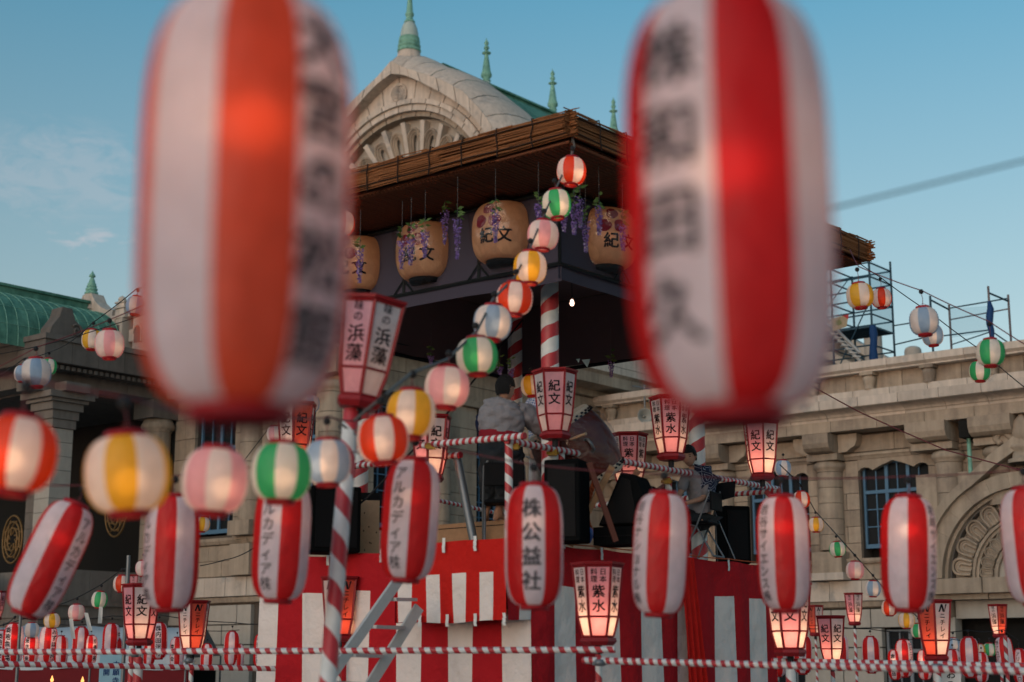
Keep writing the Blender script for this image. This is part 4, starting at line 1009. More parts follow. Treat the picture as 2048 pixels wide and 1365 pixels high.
for j in range(3):
    for i in range(3): bx(nw, 'stone_block', 28.3, 28.7, 35.6+i*.86+(.0 if j % 2 else -.2), 35.6+(i+1)*.86-.01+(.0 if j % 2 else -.2), 10.84+j*.38, 10.84+(j+1)*.38-.008, UBP)
bx(nw, 'coping_stone', 28.22, 28.7, 35.4, 38.14, 11.99, 12.07, UBP); bx(nw, 'base_stone', 28.2, 28.7, 35.4, 38.9, 10.78, 10.84, UBP)
for bb in (37.72, 36.3):
    MB().ext([(-.02, bb-38+x, z) for x, z in [(-.17, 11.15), (.17, 11.15)]+[(.17*math.cos(R_(q)), 11.45+.19*math.sin(R_(q))) for q in range(0, 181, 20)]], (.03, 0, 0)).build('niche', STONE_K, nw)
    MB().tube([(-.03, bb-38+.20*math.cos(R_(q)), 11.45+.23*math.sin(R_(q))) for q in range(0, 181, 15)]+[(-.03, bb-38-.20, 11.15)], .03, 6).build('niche_moulding', STONE_P, nw, recalc=False)
# grey roof gable beyond the right wing, ventilator knobs
lr = frame_thing('grey_roof', 'dull grey stepped roof seen through the scaffolding', 'roof', 60, 30)
MB().ext([(0, -2.6, 10), (0, 10, 10), (0, 10, 17.3), (0, 3.5, 17.2), (0, 1.2, 15.9), (0, -2.6, 13.2)], (1.2, 0, 0)).build('roof_slab', LEAD, lr)
MB().ext([(-.6, -2.9, 12.9), (-.6, 3.4, 16.9), (-.6, 3.4, 17.3), (-.6, -2.9, 13.35)], (.6, 0, 0)).ext([(-.4, -2.6, 12.1), (-.4, 3.4, 15.8), (-.4, 3.4, 16.2), (-.4, -2.6, 12.5)], (.4, 0, 0)).build('roof_band', STONE_G, lr)
for k, (px, py, w_, h_) in enumerate([(1746, 680, 36, 52), (1826, 708, 34, 30)]):
    p = at(px, py, 60); r = w_/2*60/FP; o = MB().lathe([(r, -1.2), (r, h_*.2*60/FP), (r*.85, h_*.38*60/FP), (r*.5, h_*.48*60/FP), (0, h_*.5*60/FP)], 16).build('roof_turret', STONE_G, None, p, recalc=False)
    tag(o, ['round headed roof turret behind the blue tarp', 'low round turret on the roof left of the blue lanterns'][k], 'turret')
# ------------------------------------------------------------------ drum stage (yagura)
def on_a(px, py, a):
    d = at(px, py, 1.0)-Vector((0, 0, CH)); return Vector((0, 0, CH))+d*(a/d.dot(A))
def on_b(px, py, b):
    d = at(px, py, 1.0)-Vector((0, 0, CH)); return Vector((0, 0, CH))+d*(b/d.dot(B))
def on_z(px, py, z):
    d = at(px, py, 1.0)-Vector((0, 0, CH)); return Vector((0, 0, CH))+d*((z-CH)/d.z)
A0, A1, B0, B1, ZP = 13.68, 19.0, 10.97, 15.3, 3.05
stage = frame_thing('drum_stage', 'wooden platform of the raised drum stage behind the striped curtains', 'stage', A0, B0)
for i in range(18): bx(stage, 'deck_plank', A0+.03+i*.295, A0+.03+(i+1)*.295-.01, B0+.03, B1, ZP-.10, ZP-.03, m=WOODB)
bx(stage, 'balcony_deck', 13.28, A0+.02, B0+.04, 12.55, ZP-.10, ZP-.03, m=WOODB)
for a_ in (A0+.2, 16.3, A1-.15):
    for b_ in (B0+.2, 13.1, B1-.15): bx(stage, 'prop', a_-.06, a_+.06, b_-.06, b_+.06, 0, ZP-.1, m=WOODB)
GP = 'striped roof posts of the stage'
for (a_, b_, lb) in ((14.19, 11.08, 'thick striped roof post at the near corner of the stage'), (14.19, 14.17, 'thick striped roof post at the left corner of the stage'), (17.32, 11.08, 'thick striped roof post at the right corner of the stage'), (17.32, 14.17, 'thick striped roof post behind the drummers in shade')):
    pole('roof_post', lb, 'post', W(a_, b_, ZP-.02), W(a_, b_, 7.05), .105, .34, hand=-1, group=GP, n=28)
# roof
roof = frame_thing('thatched_roof', 'reed thatched flat roof with dark ties over the drum stage', 'roof', 12.4, 9.4)
RA0, RA1, RB0, RB1, ZE = 12.40, 19.10, 9.40, 15.95, 7.37
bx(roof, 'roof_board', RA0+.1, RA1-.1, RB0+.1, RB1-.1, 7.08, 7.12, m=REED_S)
rnd = random.Random(5)
def reed_bundle(a0, b0, a1, b1, z0, z1, n, nx, m=REED, over=.10):
    """short lengths of reed lying side by side, ends ragged"""
    mb = MB(); P0 = Vector((a0, b0, 0)); P1 = Vector((a1, b1, 0)); d = (P1-P0); L = d.length; d.normalize(); nrm = Vector((d.y, -d.x, 0))
    for i in range(n):
        t = i/(n-1)
        for k in range(nx):
            s0 = L*k/nx-rnd.uniform(0, over)-.02; s1 = L*(k+1)/nx+rnd.uniform(0, over)
            z = z0+(z1-z0)*t+rnd.uniform(-.006, .006); o_ = rnd.uniform(-.018, .018); r = rnd.uniform(.005, .0105)
            q0 = P0+d*s0+nrm*o_+Vector((0, 0, z)); q1 = P0+d*s1+nrm*(o_+rnd.uniform(-.012, .012))+Vector((0, 0, z+rnd.uniform(-.014, .014)))
            mb.tube([q0, q0.lerp(q1, .5)+Vector((0, 0, rnd.uniform(-.006, .006))), q1], r, 4, cap=False)
    o = mb.build('reed_bundle', m, roof, (-12.4, -9.4, 0), recalc=False); o['kind'] = 'stuff'; return o
for (p0, p1) in (((RA0, RB0), (RA0, RB1)), ((RA0, RB0), (RA1, RB0)), ((RA1, RB0), (RA1, RB1))):
    reed_bundle(*p0, *p1, 7.11, ZE-.01, 40, 7)
    reed_bundle(*p0, *p1, ZE-.01, ZE+.02, 4, 16, over=.10)
# backing behind the reeds of the fascia
for (a0_, a1_, b0_, b1_) in ((RA0+.02, RA0+.06, RB0+.03, RB1), (RA0+.07, RA1-.03, RB0+.02, RB0+.06), (RA1-.06, RA1-.02, RB0+.07, RB1)):
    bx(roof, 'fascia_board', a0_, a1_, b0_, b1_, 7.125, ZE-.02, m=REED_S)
# sloping top
tp_ = MB(); c_ = ((RA0+RA1)/2-12.4, (RB0+RB1)/2-9.4)
tp_.add([(0.03, .03, ZE-.03), (6.67, .03, ZE-.03), (6.67, 6.52, ZE-.03), (.03, 6.52, ZE-.03), (*c_, 8.0)], [(0, 1, 4), (1, 2, 4), (2, 3, 4), (3, 0, 4)]); tp_.build('roof_slope', REED, roof)
# soffit: reeds and battens under the overhang
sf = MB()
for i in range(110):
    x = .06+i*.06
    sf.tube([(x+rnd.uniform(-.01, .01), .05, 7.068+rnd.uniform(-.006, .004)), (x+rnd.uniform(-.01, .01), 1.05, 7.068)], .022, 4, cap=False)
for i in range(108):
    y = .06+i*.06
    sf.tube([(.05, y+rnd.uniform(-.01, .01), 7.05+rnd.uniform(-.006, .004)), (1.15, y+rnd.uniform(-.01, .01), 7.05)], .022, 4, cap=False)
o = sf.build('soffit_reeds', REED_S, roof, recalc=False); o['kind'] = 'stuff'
for k in range(1, 14):
    for ax in (0, 1):
        u = k*.49; mb = MB()
        if u > 6.45: continue
        j = lambda: rnd.uniform(-.02, .02)
        P = [(-.03, 7.07), (-.035, 7.2), (-.04, 7.3), (-.02, 7.40), (.3, 7.43)]
        mb.tube([((p, u+j(), z) if ax == 0 else (u+j(), p, z)) for p, z in P], .008, 5, cap=False); mb.build('dark_tie', TIE, roof, recalc=False)
for (a_, ax) in ((0, 0), (0, 1)):
    for z in (7.14, 7.33):
        MB().tube([((-.035, u*.67, z+rnd.uniform(-.01, .01)) if ax == 0 else (u*.67, -.035, z+rnd.uniform(-.01, .01))) for u in range(0, 10)], .007, 4).build('dark_tie', TIE, roof, recalc=False)
# hanging frame round the roof with cloth
fr = frame_thing('roof_truss', 'black steel frame with violet cloth hanging under the thatched roof', 'truss', 13.5, 10.4)
FA0, FA1, FB0, FB1 = 13.5, 18.0, 10.4, 14.9
Z0_, Z1_ = 6.12, 6.98
def fbeam(p0, p1, r=.022): return MB().tube([Vector(p0)-Vector((13.5, 10.4, 0)), Vector(p1)-Vector((13.5, 10.4, 0))], r, 4, smooth=False).build('steel_bar', STEEL, fr, recalc=False)
for z in (Z0_, Z1_):
    for p0, p1 in (((FA0, FB0, z), (FA1, FB0, z)), ((FA0, FB0, z), (FA0, FB1, z)), ((FA1, FB0, z), (FA1, FB1, z)), ((FA0, FB1, z), (FA1, FB1, z))): fbeam(p0, p1)
for k in range(5):
    u = k*1.2; u = min(u, 4.5)
    for p in ((FA0, FB0+u), (FA0+u, FB0), (FA1, FB0+u), (FA0+u, FB1)):
        if p in ((FA0, FB0),) and k: continue
        fbeam((*p, Z0_), (*p, Z1_), .02)
    if 0 < k < 4:
        for s in (-1, 1):
            fbeam((FA0-.005, FB0+u, Z0_+.18), (FA0-.005, FB0+u+s*.16, Z0_+.01), .012); fbeam((FA0+u, FB0-.005, Z0_+.18), (FA0+u+s*.16, FB0-.005, Z0_+.01), .012)
def cloth(name, m, P0, P1, z0, z1, amp=.02, nu=60, nv=8, par=fr, inward=(0, 0), freq=9, seed=0):
    mb = MB(); r = random.Random(seed); ph = [r.uniform(0, 6) for _ in range(4)]
    def fn(u, v):
        x = P0[0]+(P1[0]-P0[0])*u; y = P0[1]+(P1[1]-P0[1])*u; w = amp*(1-v*.7)*(math.sin(u*freq+ph[0])+.5*math.sin(u*freq*2.3+ph[1]+v*2))
        return (x+inward[0]*(.03+w)-13.5, y+inward[1]*(.03+w)-10.4, z0+(z1-z0)*v+amp*.8*(1-v)*math.sin(u*freq*.8+ph[2]))
    mb.grid(fn, nu, nv, 0); return mb.build(name, m, par, recalc=False)
cloth('cloth_panel', CLOTHV, (FA0, FB0), (FA0, FB1), 5.94, Z1_, par=fr, inward=(1, 0), seed=1)
cloth('cloth_panel', CLOTHV, (FA0, FB0), (FA1, FB0), 5.94, Z1_, par=fr, inward=(0, 1), seed=2)
cloth('cloth_panel', CLOTHM, (FA1, FB0), (FA1, FB1), 5.98, Z1_, par=fr, inward=(-1, 0), seed=3)
cloth('cloth_panel', CLOTHM, (FA0, FB1), (FA1, FB1), 5.98, Z1_, par=fr, inward=(0, -1), seed=4)
MB().box(.05, 4.45, .05, 4.45, 6.99, 7.0).build('ceiling_cloth', CLOTHM, fr)
for p in ((FA0, FB1, FA1, FB1), (FA1, FB0, FA1, FB1)):
    MB().tube([(p[0]-13.5, p[1]-10.4, 5.97), (p[2]-13.5, p[3]-10.4, 5.97)], .03, 4).build('hem_bar', BLACKP, fr, recalc=False)
# barrel shaped lanterns in clear film
TR = (.375, .68, .21, 2.6); _ts = surf(*TR)
tb = lantern_body('lantern_barrel', *TR, 30, [P_['tan'], P_['tan']], rib=.0015)
V, Fc = column('文', .19, .2, .04); v2, f2 = column('紀', .19, .2, .04); k_ = len(V); V = [(x+.13, y-.10) for x, y in V]+[(x-.09, y-.10) for x, y in v2]; Fc += [tuple(i+k_ for i in g) for g in f2]
t_kb = letter_mesh('lettering', V, Fc, lambda x, y: _ts(x, y, off=.006), .04, .05)
V = []; Fc = []
for kk in range(3):
    q = math.pi/2+kk*2*math.pi/3; cx, cy = .105*math.cos(q), .105*math.sin(q); k0 = len(V); n = 14
    V += [(cx+.078*math.cos(2*math.pi*i/n)*(1+.12*math.cos(3*2*math.pi*i/n)), cy+.078*math.sin(2*math.pi*i/n)) for i in range(n)]; Fc.append(tuple(range(k0, k0+n)))
V = [(x+0, y+.13) for x, y in V]
t_cr = letter_mesh('crest', V, Fc, lambda x, y: _ts(x-.02, y, off=.006), .04, .04, INKR)
filmme = MB()
def fl_(u, v):
    q = 2*math.pi*u; t = v; r = (.17+.24*min(1, t*2.2)**.7)*(1 if t < .85 else 1-(t-.85)*2.2)*(1+.05*math.sin(q*5+t*9)+.03*math.sin(q*11+t*5)); return (r*math.cos(q), r*math.sin(q), -.48+.90*t+.02*math.sin(q*3))
filmme.grid(fl_, 40, 14); filmme = filmme.mesh('film', FILM)
blk = MB().lathe([(0, -.06), (.19, -.055), (.21, -.02), (.21, .02), (.19, .03)], 24).mesh('black_rim', BLACKP)
lbl = ['film wrapped barrel lantern on the left roof frame, nearest the corner', 'film wrapped barrel lantern, middle one of the left roof frame', 'film wrapped barrel lantern half behind the left big lantern', 'film wrapped barrel lantern half behind the right big lantern', 'film wrapped barrel lantern on the right roof frame, second from the corner', 'film wrapped barrel lantern on the right roof frame, third from the corner']
for i, (a_, b_) in enumerate(((13.55, 11.25), (13.55, 12.47), (13.55, 13.62), (14.45, 10.45), (15.65, 10.45), (16.85, 10.45))):
    p = W(a_, b_, 6.62-.02*(i % 2)); an = yaw_to_cam(p)
    o = thing('barrel_lantern', lbl[i], 'paper lantern', p, an+R_(-20 if i < 3 else 25), 'barrel lanterns under the stage roof')
    link('paper_body', tb, o); link('rim', blk, o, (0, 0, -TR[1]/2)); link('rim', blk, o, (0, 0, TR[1]/2+.02)); link('lettering', t_kb, o); link('crest', t_cr, o, rot=(0, 0, -.15)); link('clear_film', filmme, o)
    bulb_light(o, (.05, 0, 0), 1.3, (1, .55, .3))
# bare bulb under the roof
p = W(15.18, 11.5, 6.13); o = thing('bare_bulb', 'single lit bare bulb hanging under the stage roof', 'light bulb', p)
MB().lathe([(0, -.045), (.02, -.036), (.028, -.01), (.022, .015), (.012, .04)], 12).build('glass', emit('white_hot', (1, .62, .45), 5), o, recalc=False)
MB().tube([(0, 0, .04), (0, 0, .09)], .018, 8).tube([(0, 0, .09), (0, 0, .87)], .005, 5).build('flex', CABLE, o, recalc=False)
bulb_light(o, (0, 0, -.08), 5, (1, .66, .45))
# ------------------------------------------------------------------ striped curtains
def curtain(name, label, P0, P1, zt, zb, sw_, band, mr, mw, start=0, amp=.02, seed=0, bulge=(0, 0), sag=.02, cat='curtain', par=None, lean=0.0):
    """cloth hung from P0 to P1 (a,b); vertical stripes sw_ wide below a red band"""
    r = random.Random(seed); L = math.hypot(P1[0]-P0[0], P1[1]-P0[1]); dx, dy = (P1[0]-P0[0])/L, (P1[1]-P0[1])/L
    sub = 4; cols = int(math.ceil(L/sw_)); mb = MB(); us = []
    for c in range(cols):
        for k in range(sub): us.append((c+k/sub)*sw_)
    us = [u for u in us if u < L]+[L]; zs = [zt, zt-band*.33, zt-band*.66, zt-band, zt-band-.001]
    nz_ = 9; zs += [zt-band-(zt-band-zb)*(i+1)/nz_ for i in range(nz_)]
    ph = [r.uniform(0, 6.3) for _ in range(6)]
    def pos(u, z):
        t = (zt-z)/(zt-zb); w = amp*(.35+t)*(math.sin(u*3.1+ph[0])+.7*math.sin(u*7.7+ph[1]+t*2.5)+.5*math.sin(u*15+ph[2]-t*3))
        zz = z-(sag*abs(math.sin(u*math.pi/.95+ph[3]))*(1-t) if sag else 0)+(.012*math.sin(u*5+ph[4]) if t > .98 else 0)
        du = .025*t*math.sin(u*2.1+ph[5])
        return (P0[0]+dx*(u+du)+bulge[0]*(w+lean*t), P0[1]+dy*(u+du)+bulge[1]*(w+lean*t), zz)
    nu = len(us)
    for z in zs:
        for u in us: mb.v.append(pos(u, z))
    for j in range(len(zs)-1):
        for i in range(nu-1):
            um = (us[i]+us[i+1])/2; s = int(um/sw_+start) % 2
            mb.f.append([j*nu+i, j*nu+i+1, (j+1)*nu+i+1, (j+1)*nu+i]); mb.m.append(1 if (s and j >= 4) else 0); mb.sm.append(True)
    base = Vector((P0[0], P0[1], 0)); mb.v = [tuple(Vector(v)-base) for v in mb.v]
    if par is None:
        root = thing(name, label, cat, W(P0[0], P0[1], 0), ROT, 'red and white curtains round the stage'); o = mb.build('cloth', [mr, mw], root, recalc=False)
    else: root = par; o = mb.build('cloth', [mr, mw], root, (P0[0]-root['a0'], P0[1]-root['b0'], 0), recalc=False)
    return root, pos, base
def ties(root, P0, P1, z, step, first=.2, drop=.11, out=(0, 0), bb=None):
    L = math.hypot(P1[0]-P0[0], P1[1]-P0[1]); dx, dy = (P1[0]-P0[0])/L, (P1[1]-P0[1])/L; u = first; bb = bb or Vector((P0[0], P0[1], 0))
    while u < L:
        x, y = P0[0]+dx*u+out[0]*.035, P0[1]+dy*u+out[1]*.035; r = rnd.uniform(-.012, .012)
        mb = MB(); P = [(0, .055), (.0, 0), (.006, -drop*.5), (0, -drop)]
        for k in range(3):
            (o0, z0), (o1, z1) = P[k], P[k+1]; w = .022
            mb.add([(x+out[0]*o0-dx*w+r*0, y+out[1]*o0-dy*w, z+z0), (x+out[0]*o0+dx*w, y+out[1]*o0+dy*w, z+z0), (x+out[0]*o1+dx*w+r*dx, y+out[1]*o1+dy*w+r*dy, z+z1), (x+out[0]*o1-dx*w+r*dx, y+out[1]*o1-dy*w+r*dy, z+z1)], [(0, 1, 2, 3)])
        mb.v = [tuple(Vector(v)-bb) for v in mb.v]; mb.build('tie_tab', TAB, root, recalc=False); u += step
c1, _, b1_ = curtain('festival_curtain', 'darker red and white curtain on the right side of the stage', (A0-.02, B0-.01), (A1, B0-.01), 3.04, 0.02, .425, .45, CRED, CWHITE, 0, .036, 1, (0, -1))
ties(c1, (A0, B0), (A1, B0), 3.02, .94, .35, out=(0, -1), bb=b1_)
c2, _, b2_ = curtain('festival_curtain', 'red and white curtain on the left side of the stage behind the ladder', (A0-.01, B0), (A0-.01, B1+.1), 3.04, 0.02, .41, .45, CRED, CWHITE, 1, .036, 2, (-1, 0))
ties(c2, (A0, B0), (A0, B1), 3.02, .92, 1.35, out=(-1, 0), bb=b2_)
c3, _, b3_ = curtain('festival_curtain', 'red and white curtain on the far right end of the stage', (A1+.01, B0), (A1+.01, B1), 3.04, 0.02, .41, .50, CRED, CWHITE, 0, .02, 3, (1, 0))
vl = thing('balcony_valance', 'bright red and white valance hanging round the small front balcony', 'valance', W(13.26, B0-.02, 0), ROT, None); vl['a0'] = 13.26; vl['b0'] = B0-.02
curtain('', '', (13.25, B0-.03), (13.25, 12.60), 3.07, 2.17, .205, .36, CREDB, CWHITE, 0, .012, 4, (-1, 0), par=vl, sag=.01)
curtain('', '', (13.25, B0-.035), (A0-.03, B0-.035), 3.07, 2.19, .205, .36, CRED, CWHITE, 0, .012, 5, (0, -1), par=vl, sag=.01)  # valance sides use the darker curtain red, their shade put into the colour
curtain('', '', (13.25, 12.61), (A0-.03, 12.61), 3.07, 2.17, .205, .36, CRED, CWHITE, 0, .012, 6, (0, 1), par=vl, sag=.01)
ties(vl, (13.25, B0), (13.25, 12.6), 3.05, .46, .42, out=(-1, 0), bb=Vector((13.26, B0-.02, 0)))
ties(vl, (13.25, B0), (13.25, 12.6), 2.20, .41, .0, drop=.08, out=(-1, 0), bb=Vector((13.26, B0-.02, 0)))
bx(stage, 'balcony_beam', 13.30, A0+.3, B0+.05, 12.5, 2.24, 2.30, m=WOODB)
bx(stage, 'balcony_beam', 13.30, 13.36, B0+.05, 12.5, 2.30, 2.93, m=DARK)
# rope along the top of the curtains
for P, Q in ((( A0-.04, B0-.05), (A1, B0-.05)), ((A0-.05, 12.7), (A0-.05, B1))):
    pass
cable('curtain_rope', 'thin twisted rope along the curtain top on the right side', [W(A0, B0-.04, 3.06)]+[W(A0+.35+.94*i, B0-.04, 3.065) for i in range(6)]+[W(A1, B0-.04, 3.05)], .008, ORANGE, .01)
# loose drape at the right part of the curtain
dr = MB()
def dfn(u, v):
    a_ = 16.55+.30*u+.22*v*(1+u*.8); return (a_-16.3, -.05-.05*math.sin(u*19+v*2)*(.3+v)-.05, 3.03-3.0*v)
dr.grid(dfn, 40, 14, 0); o = dr.build('curtain_drape', [CREDB], None, W(16.3, B0, 0), recalc=False); o.rotation_euler = (0, 0, ROT)
tag(o, 'plain red drape gathered in folds over the right side curtain', 'curtain')
# ------------------------------------------------------------------ rails of the stage
RG = 'striped rails of the stage'
RPi = .095
pole('stage_rail', 'striped rail along the right side of the stage top', 'rail', W(13.22, B0-.03, 4.13), W(19.15, B0-.03, 4.10), .038, RPi, group=RG)
pole('stage_rail', 'striped rail across the front of the small balcony', 'rail', on_a(1050, 872, 13.2), on_a(842, 891, 13.2), .038, RPi, group=RG)
pole('stage_rail', 'striped rail along the left side of the stage', 'rail', on_a(922, 910, 13.7), on_a(600, 944, 13.7), .038, RPi, group=RG)
pole('stage_rail', 'striped rail along the far left side behind the drummer', 'rail', on_b(860, 998, 15.2), on_b(1085, 1046, 15.2), .03, RPi, group=RG)
pole('stage_rail', 'striped rail across the far right end of the stage', 'rail', W(18.95, 10.8, 4.05), W(18.95, 15.3, 4.05), .036, RPi, group=RG)
PGp = 'slim striped rail posts of the stage'
pole('rail_post', 'slim striped rail post at the balcony corner', 'post', W(13.3, B0, 3.0), W(13.3, B0, 4.12), .045, .21, group=PGp)
pole('rail_post', 'slim striped rail post in front of the black speaker', 'post', W(14.25, B0-.0, 3.0), W(14.25, B0-.0, 4.09), .042, .21, group=PGp)
pole('rail_post', 'slim striped rail post under the lamp box near the right post', 'post', on_b(1340, 1120, B0), on_b(1337, 955, B0), .042, .21, group=PGp)
pole('rail_post', 'slim striped rail post at the right end of the stage', 'post', W(18.93, B0, 3.0), W(18.93, B0, 4.6), .042, .21, group=PGp)
for i, (px, py) in enumerate(((1028, 893), (1105, 905), (1333, 962), (862, 892))):
    p = on_b(px, py, B0-.02) if i < 3 else on_a(px, py, 13.2)
    o = MB().box(-.05, .05, -.045, .045, -.04, .03).tube([(-.07, 0, -.01), (.07, 0, -.01)], .02, 6).build('rail_clamp', YELLOWM, None, p, recalc=False); tag(o, ['yellow clamp at the balcony corner of the rail', 'yellow clamp under the rail right of the near post', 'yellow clamp on the rail below the purple lamp box', 'yellow clamp at the left end of the balcony rail'][i], 'clamp', 'rail clamps')
p0, p1 = on_a(914, 914, 13.75), on_a(950, 1096, 13.75)
o = MB().tube([Vector((0, 0, 0)), p0-p1], .05, 12).build('steel_strut', STEELG, None, p1, recalc=False); tag(o, 'grey steel strut leaning under the end of the left rail', 'strut')
# ------------------------------------------------------------------ things on the deck
def boxthing(name, label, cat, base, rz, sx, sy, sz, m, lean=0):
    t = thing(name, label, cat, base, rz); return t
def speaker(label, base, rz, sx, sy, sz, grille=True):
    t = thing('loudspeaker', label, 'loudspeaker', base, rz, 'black loudspeakers on the stage')
    mb = MB().box(-sx/2, sx/2, -sy/2, sy/2, 0, sz); o = mb.build('cabinet', BLACKC, t); bev = o.modifiers.new('b', 'BEVEL'); bev.width = .03; bev.segments = 3
    MB().box(-sx/2+.05, sx/2-.05, -sy/2-.012, -sy/2-.002, .06, sz-.06).build('grille', BLACKP, t)
    MB().box(-.09, .09, sy/2+.002, sy/2+.03, sz*.6, sz*.6+.04).build('handle', BLACKP, t); return t
camyaw = lambda p: math.atan2(-p.y, -p.x)+math.pi/2
pb = on_z(660, 1108, 3.03); speaker('large black covered speaker left of the plywood board', pb, camyaw(pb)+.25, .62, .55, .80)
p = on_a(708, 1106, 14.0); t = thing('plywood_board', 'knotty plywood board standing between speaker and left post', 'board', p, camyaw(p)+.1)
bd = MB().box(-.19, .31, -.012, .012, -.03, .66).build('board', WOOD, t)
kn = MB()
for _ in range(20):
    x, z = rnd.uniform(-.16, .28), rnd.uniform(.02, .62); kn.lathe([(0, 0), (.008, 0)], 8, M=Matrix.Translation((x, -.0145, z)) @ Matrix.Rotation(math.pi/2, 4, 'X') @ Matrix.Diagonal((1, 1.5, 1, 1)))
kn.build('knots', TIE, t, recalc=False)['kind'] = 'stuff'
MB().box(-.40, -.12, -.10, -.03, .46, .53).build('batten', WOOD, t); MB().box(-.20, -.12, -.10, -.03, -.02, .05).build('batten', WOOD, t)
MB().box(-.19, .31, .02, .3, .68, .76).build('top_case', BLACKP, t)
p = on_z(1135, 1087, 3.03); speaker('tall black speaker behind the rail post right of centre', p, camyaw(p)-.3, .42, .42, .92)
p = on_z(1252, 1092, 3.03)
am = thing('black_case', 'wide black case under the slanted speaker', 'case', p, camyaw(p)-.35); MB().box(-.30, .30, -.25, .25, 0, .20).build('case', BLACKC, am); MB().box(-.3, .3, -.26, -.252, .09, .10).build('seam', BLACKP, am)
p2 = on_z(1258, 1092, 3.03)+Vector((0, 0, .22)); wm = thing('slanted_speaker', 'slanted black monitor speaker on a case right of centre', 'loudspeaker', p2, camyaw(p2)-.35, 'black loudspeakers on the stage')
o = MB().ext([(-.30, -.2, 0), (.22, -.2, 0), (.34, -.2, .14), (.16, -.2, .56), (-.02, -.2, .60)], (0, .44, 0)).build('cabinet', BLACKC, wm); bev = o.modifiers.new('b', 'BEVEL'); bev.width = .02; bev.segments = 2
MB().ext([(-.27, -.215, .02), (.18, -.215, .02), (.10, -.215, .50), (0, -.215, .54)], (0, .01, 0)).build('grille', BLACKP, wm)
p = on_z(1467, 1130, 3.03); speaker('black speaker at the right end of the stage', p, camyaw(p)+.35, .38, .40, .78)
# wooden step box under the drummer
sb0 = on_a(940, 1090, 14.0); stp = thing('step_box', 'plywood step box under the drummer in grey', 'box', sb0, ROT)
MB().box(-.02, .9, -.62, .55, -.02, .26).build('box', WOODB, stp); MB().box(-.024, -.021, -.62, .55, .20, .21).build('edge', TIE, stp)
sb0.z = 3.03
# taiko drum on stand
dc = at(1152, 905, 18.75); ax = Vector((-.42, -.13, .66)).normalized(); qd = ax.to_track_quat('Z', 'Y')
dm = thing('taiko_drum', 'large tilted taiko drum with studded hide rims in clear wrap', 'drum', dc, quat=qd)
L2 = .43; prof = [(.40, -L2), (.455, -L2*.6), (.485, -L2*.2), (.49, 0), (.485, L2*.2), (.455, L2*.6), (.40, L2)]
MB().lathe(prof, 36).build('drum_body', DRUMW, dm, recalc=False)
for s in (-1, 1):
    MB().lathe([(0, s*(L2+.012)), (.385, s*(L2+.010)), (.412, s*(L2-.01)), (.43, s*(L2-.085)), (.425, s*(L2-.09))], 36).build('drum_hide', DRUMH, dm, recalc=False)
    for rr, zz in ((.432, .05), (.443, .075)):
        tk = MB()
        for k in range(30):
            q = 2*math.pi*(k+(.5 if zz > .06 else 0))/30; tk.tube([(rr*math.cos(q)*.97, rr*math.sin(q)*.97, s*(L2-zz)), (rr*math.cos(q)*1.03, rr*math.sin(q)*1.03, s*(L2-zz))], .013, 6)
        tk.build('tacks', INK, dm, recalc=False)['kind'] = 'stuff'
MB().lathe([(.47, -.36), (.51, -.2), (.53, 0), (.52, .22), (.46, .40)], 36).build('clear_wrap', FILM, dm, recalc=False)
MB().tube([(.49, 0, -.06), (.56, 0, -.04), (.58, 0, .03), (.56, 0, .09), (.49, 0, .10)], .018, 8).build('ring_handle', STEELG, dm, recalc=False)
ds = thing('drum_stand', 'brown wooden trestle under the taiko drum', 'stand', on_z(1190, 1088, 3.03), ROT)
MB().tube([(0, .35, 0), (0, -.25, .85)], .045, 4, smooth=False).build('leg', WOODB, ds, recalc=False); MB().tube([(.5, .35, 0), (.5, -.25, .85)], .045, 4, smooth=False).build('leg', WOODB, ds, recalc=False)
l0, l1 = on_z(1228, 1100, 3.03), at(1172, 990, 18.4)
MB().tube([(0, 0, 0), Vector((-.35, .1, .85))], .04, 4, smooth=False).build('leg', mat('dark_brown_wood', (.10, .035, .025), .6), ds, on_z(1225, 1098, 3.03)*0+Vector((.05, -.25, .02)), recalc=False)
# orange rope hanging from the drum
rp = MB(); pts = [at(1190, 960, 18.3), at(1180, 990, 18.3), at(1172, 1020, 18.3), at(1176, 1045, 18.3), at(1186, 1070, 18.3), at(1198, 1083, 18.3)]
for ph_ in (0, 2.1, 4.2):
    P = []
    for i in range(41):
        t = i/40*5; k = min(int(t), 4); b_ = pts[k].lerp(pts[k+1], t-k); P.append(b_+Vector((math.cos(i*1.1+ph_), math.sin(i*1.1+ph_)*.5, math.sin(i*1.1+ph_)*.3))*.022-pts[0])
    rp.tube(P, .014, 5)
o = rp.build('orange_rope', ORANGE, None, pts[0], recalc=False); tag(o, 'twisted orange rope hanging from the drum to the deck', 'rope')
p = at(1165, 1068, 18.2); o = MB().lathe([(0, -.12), (.09, -.11), (.13, -.03), (.12, .05), (.06, .1), (0, .11)], 14).build('blue_bag', BLUEP, None, p, recalc=False); tag(o, 'blue plastic bundle on the deck beside the orange rope', 'bundle')
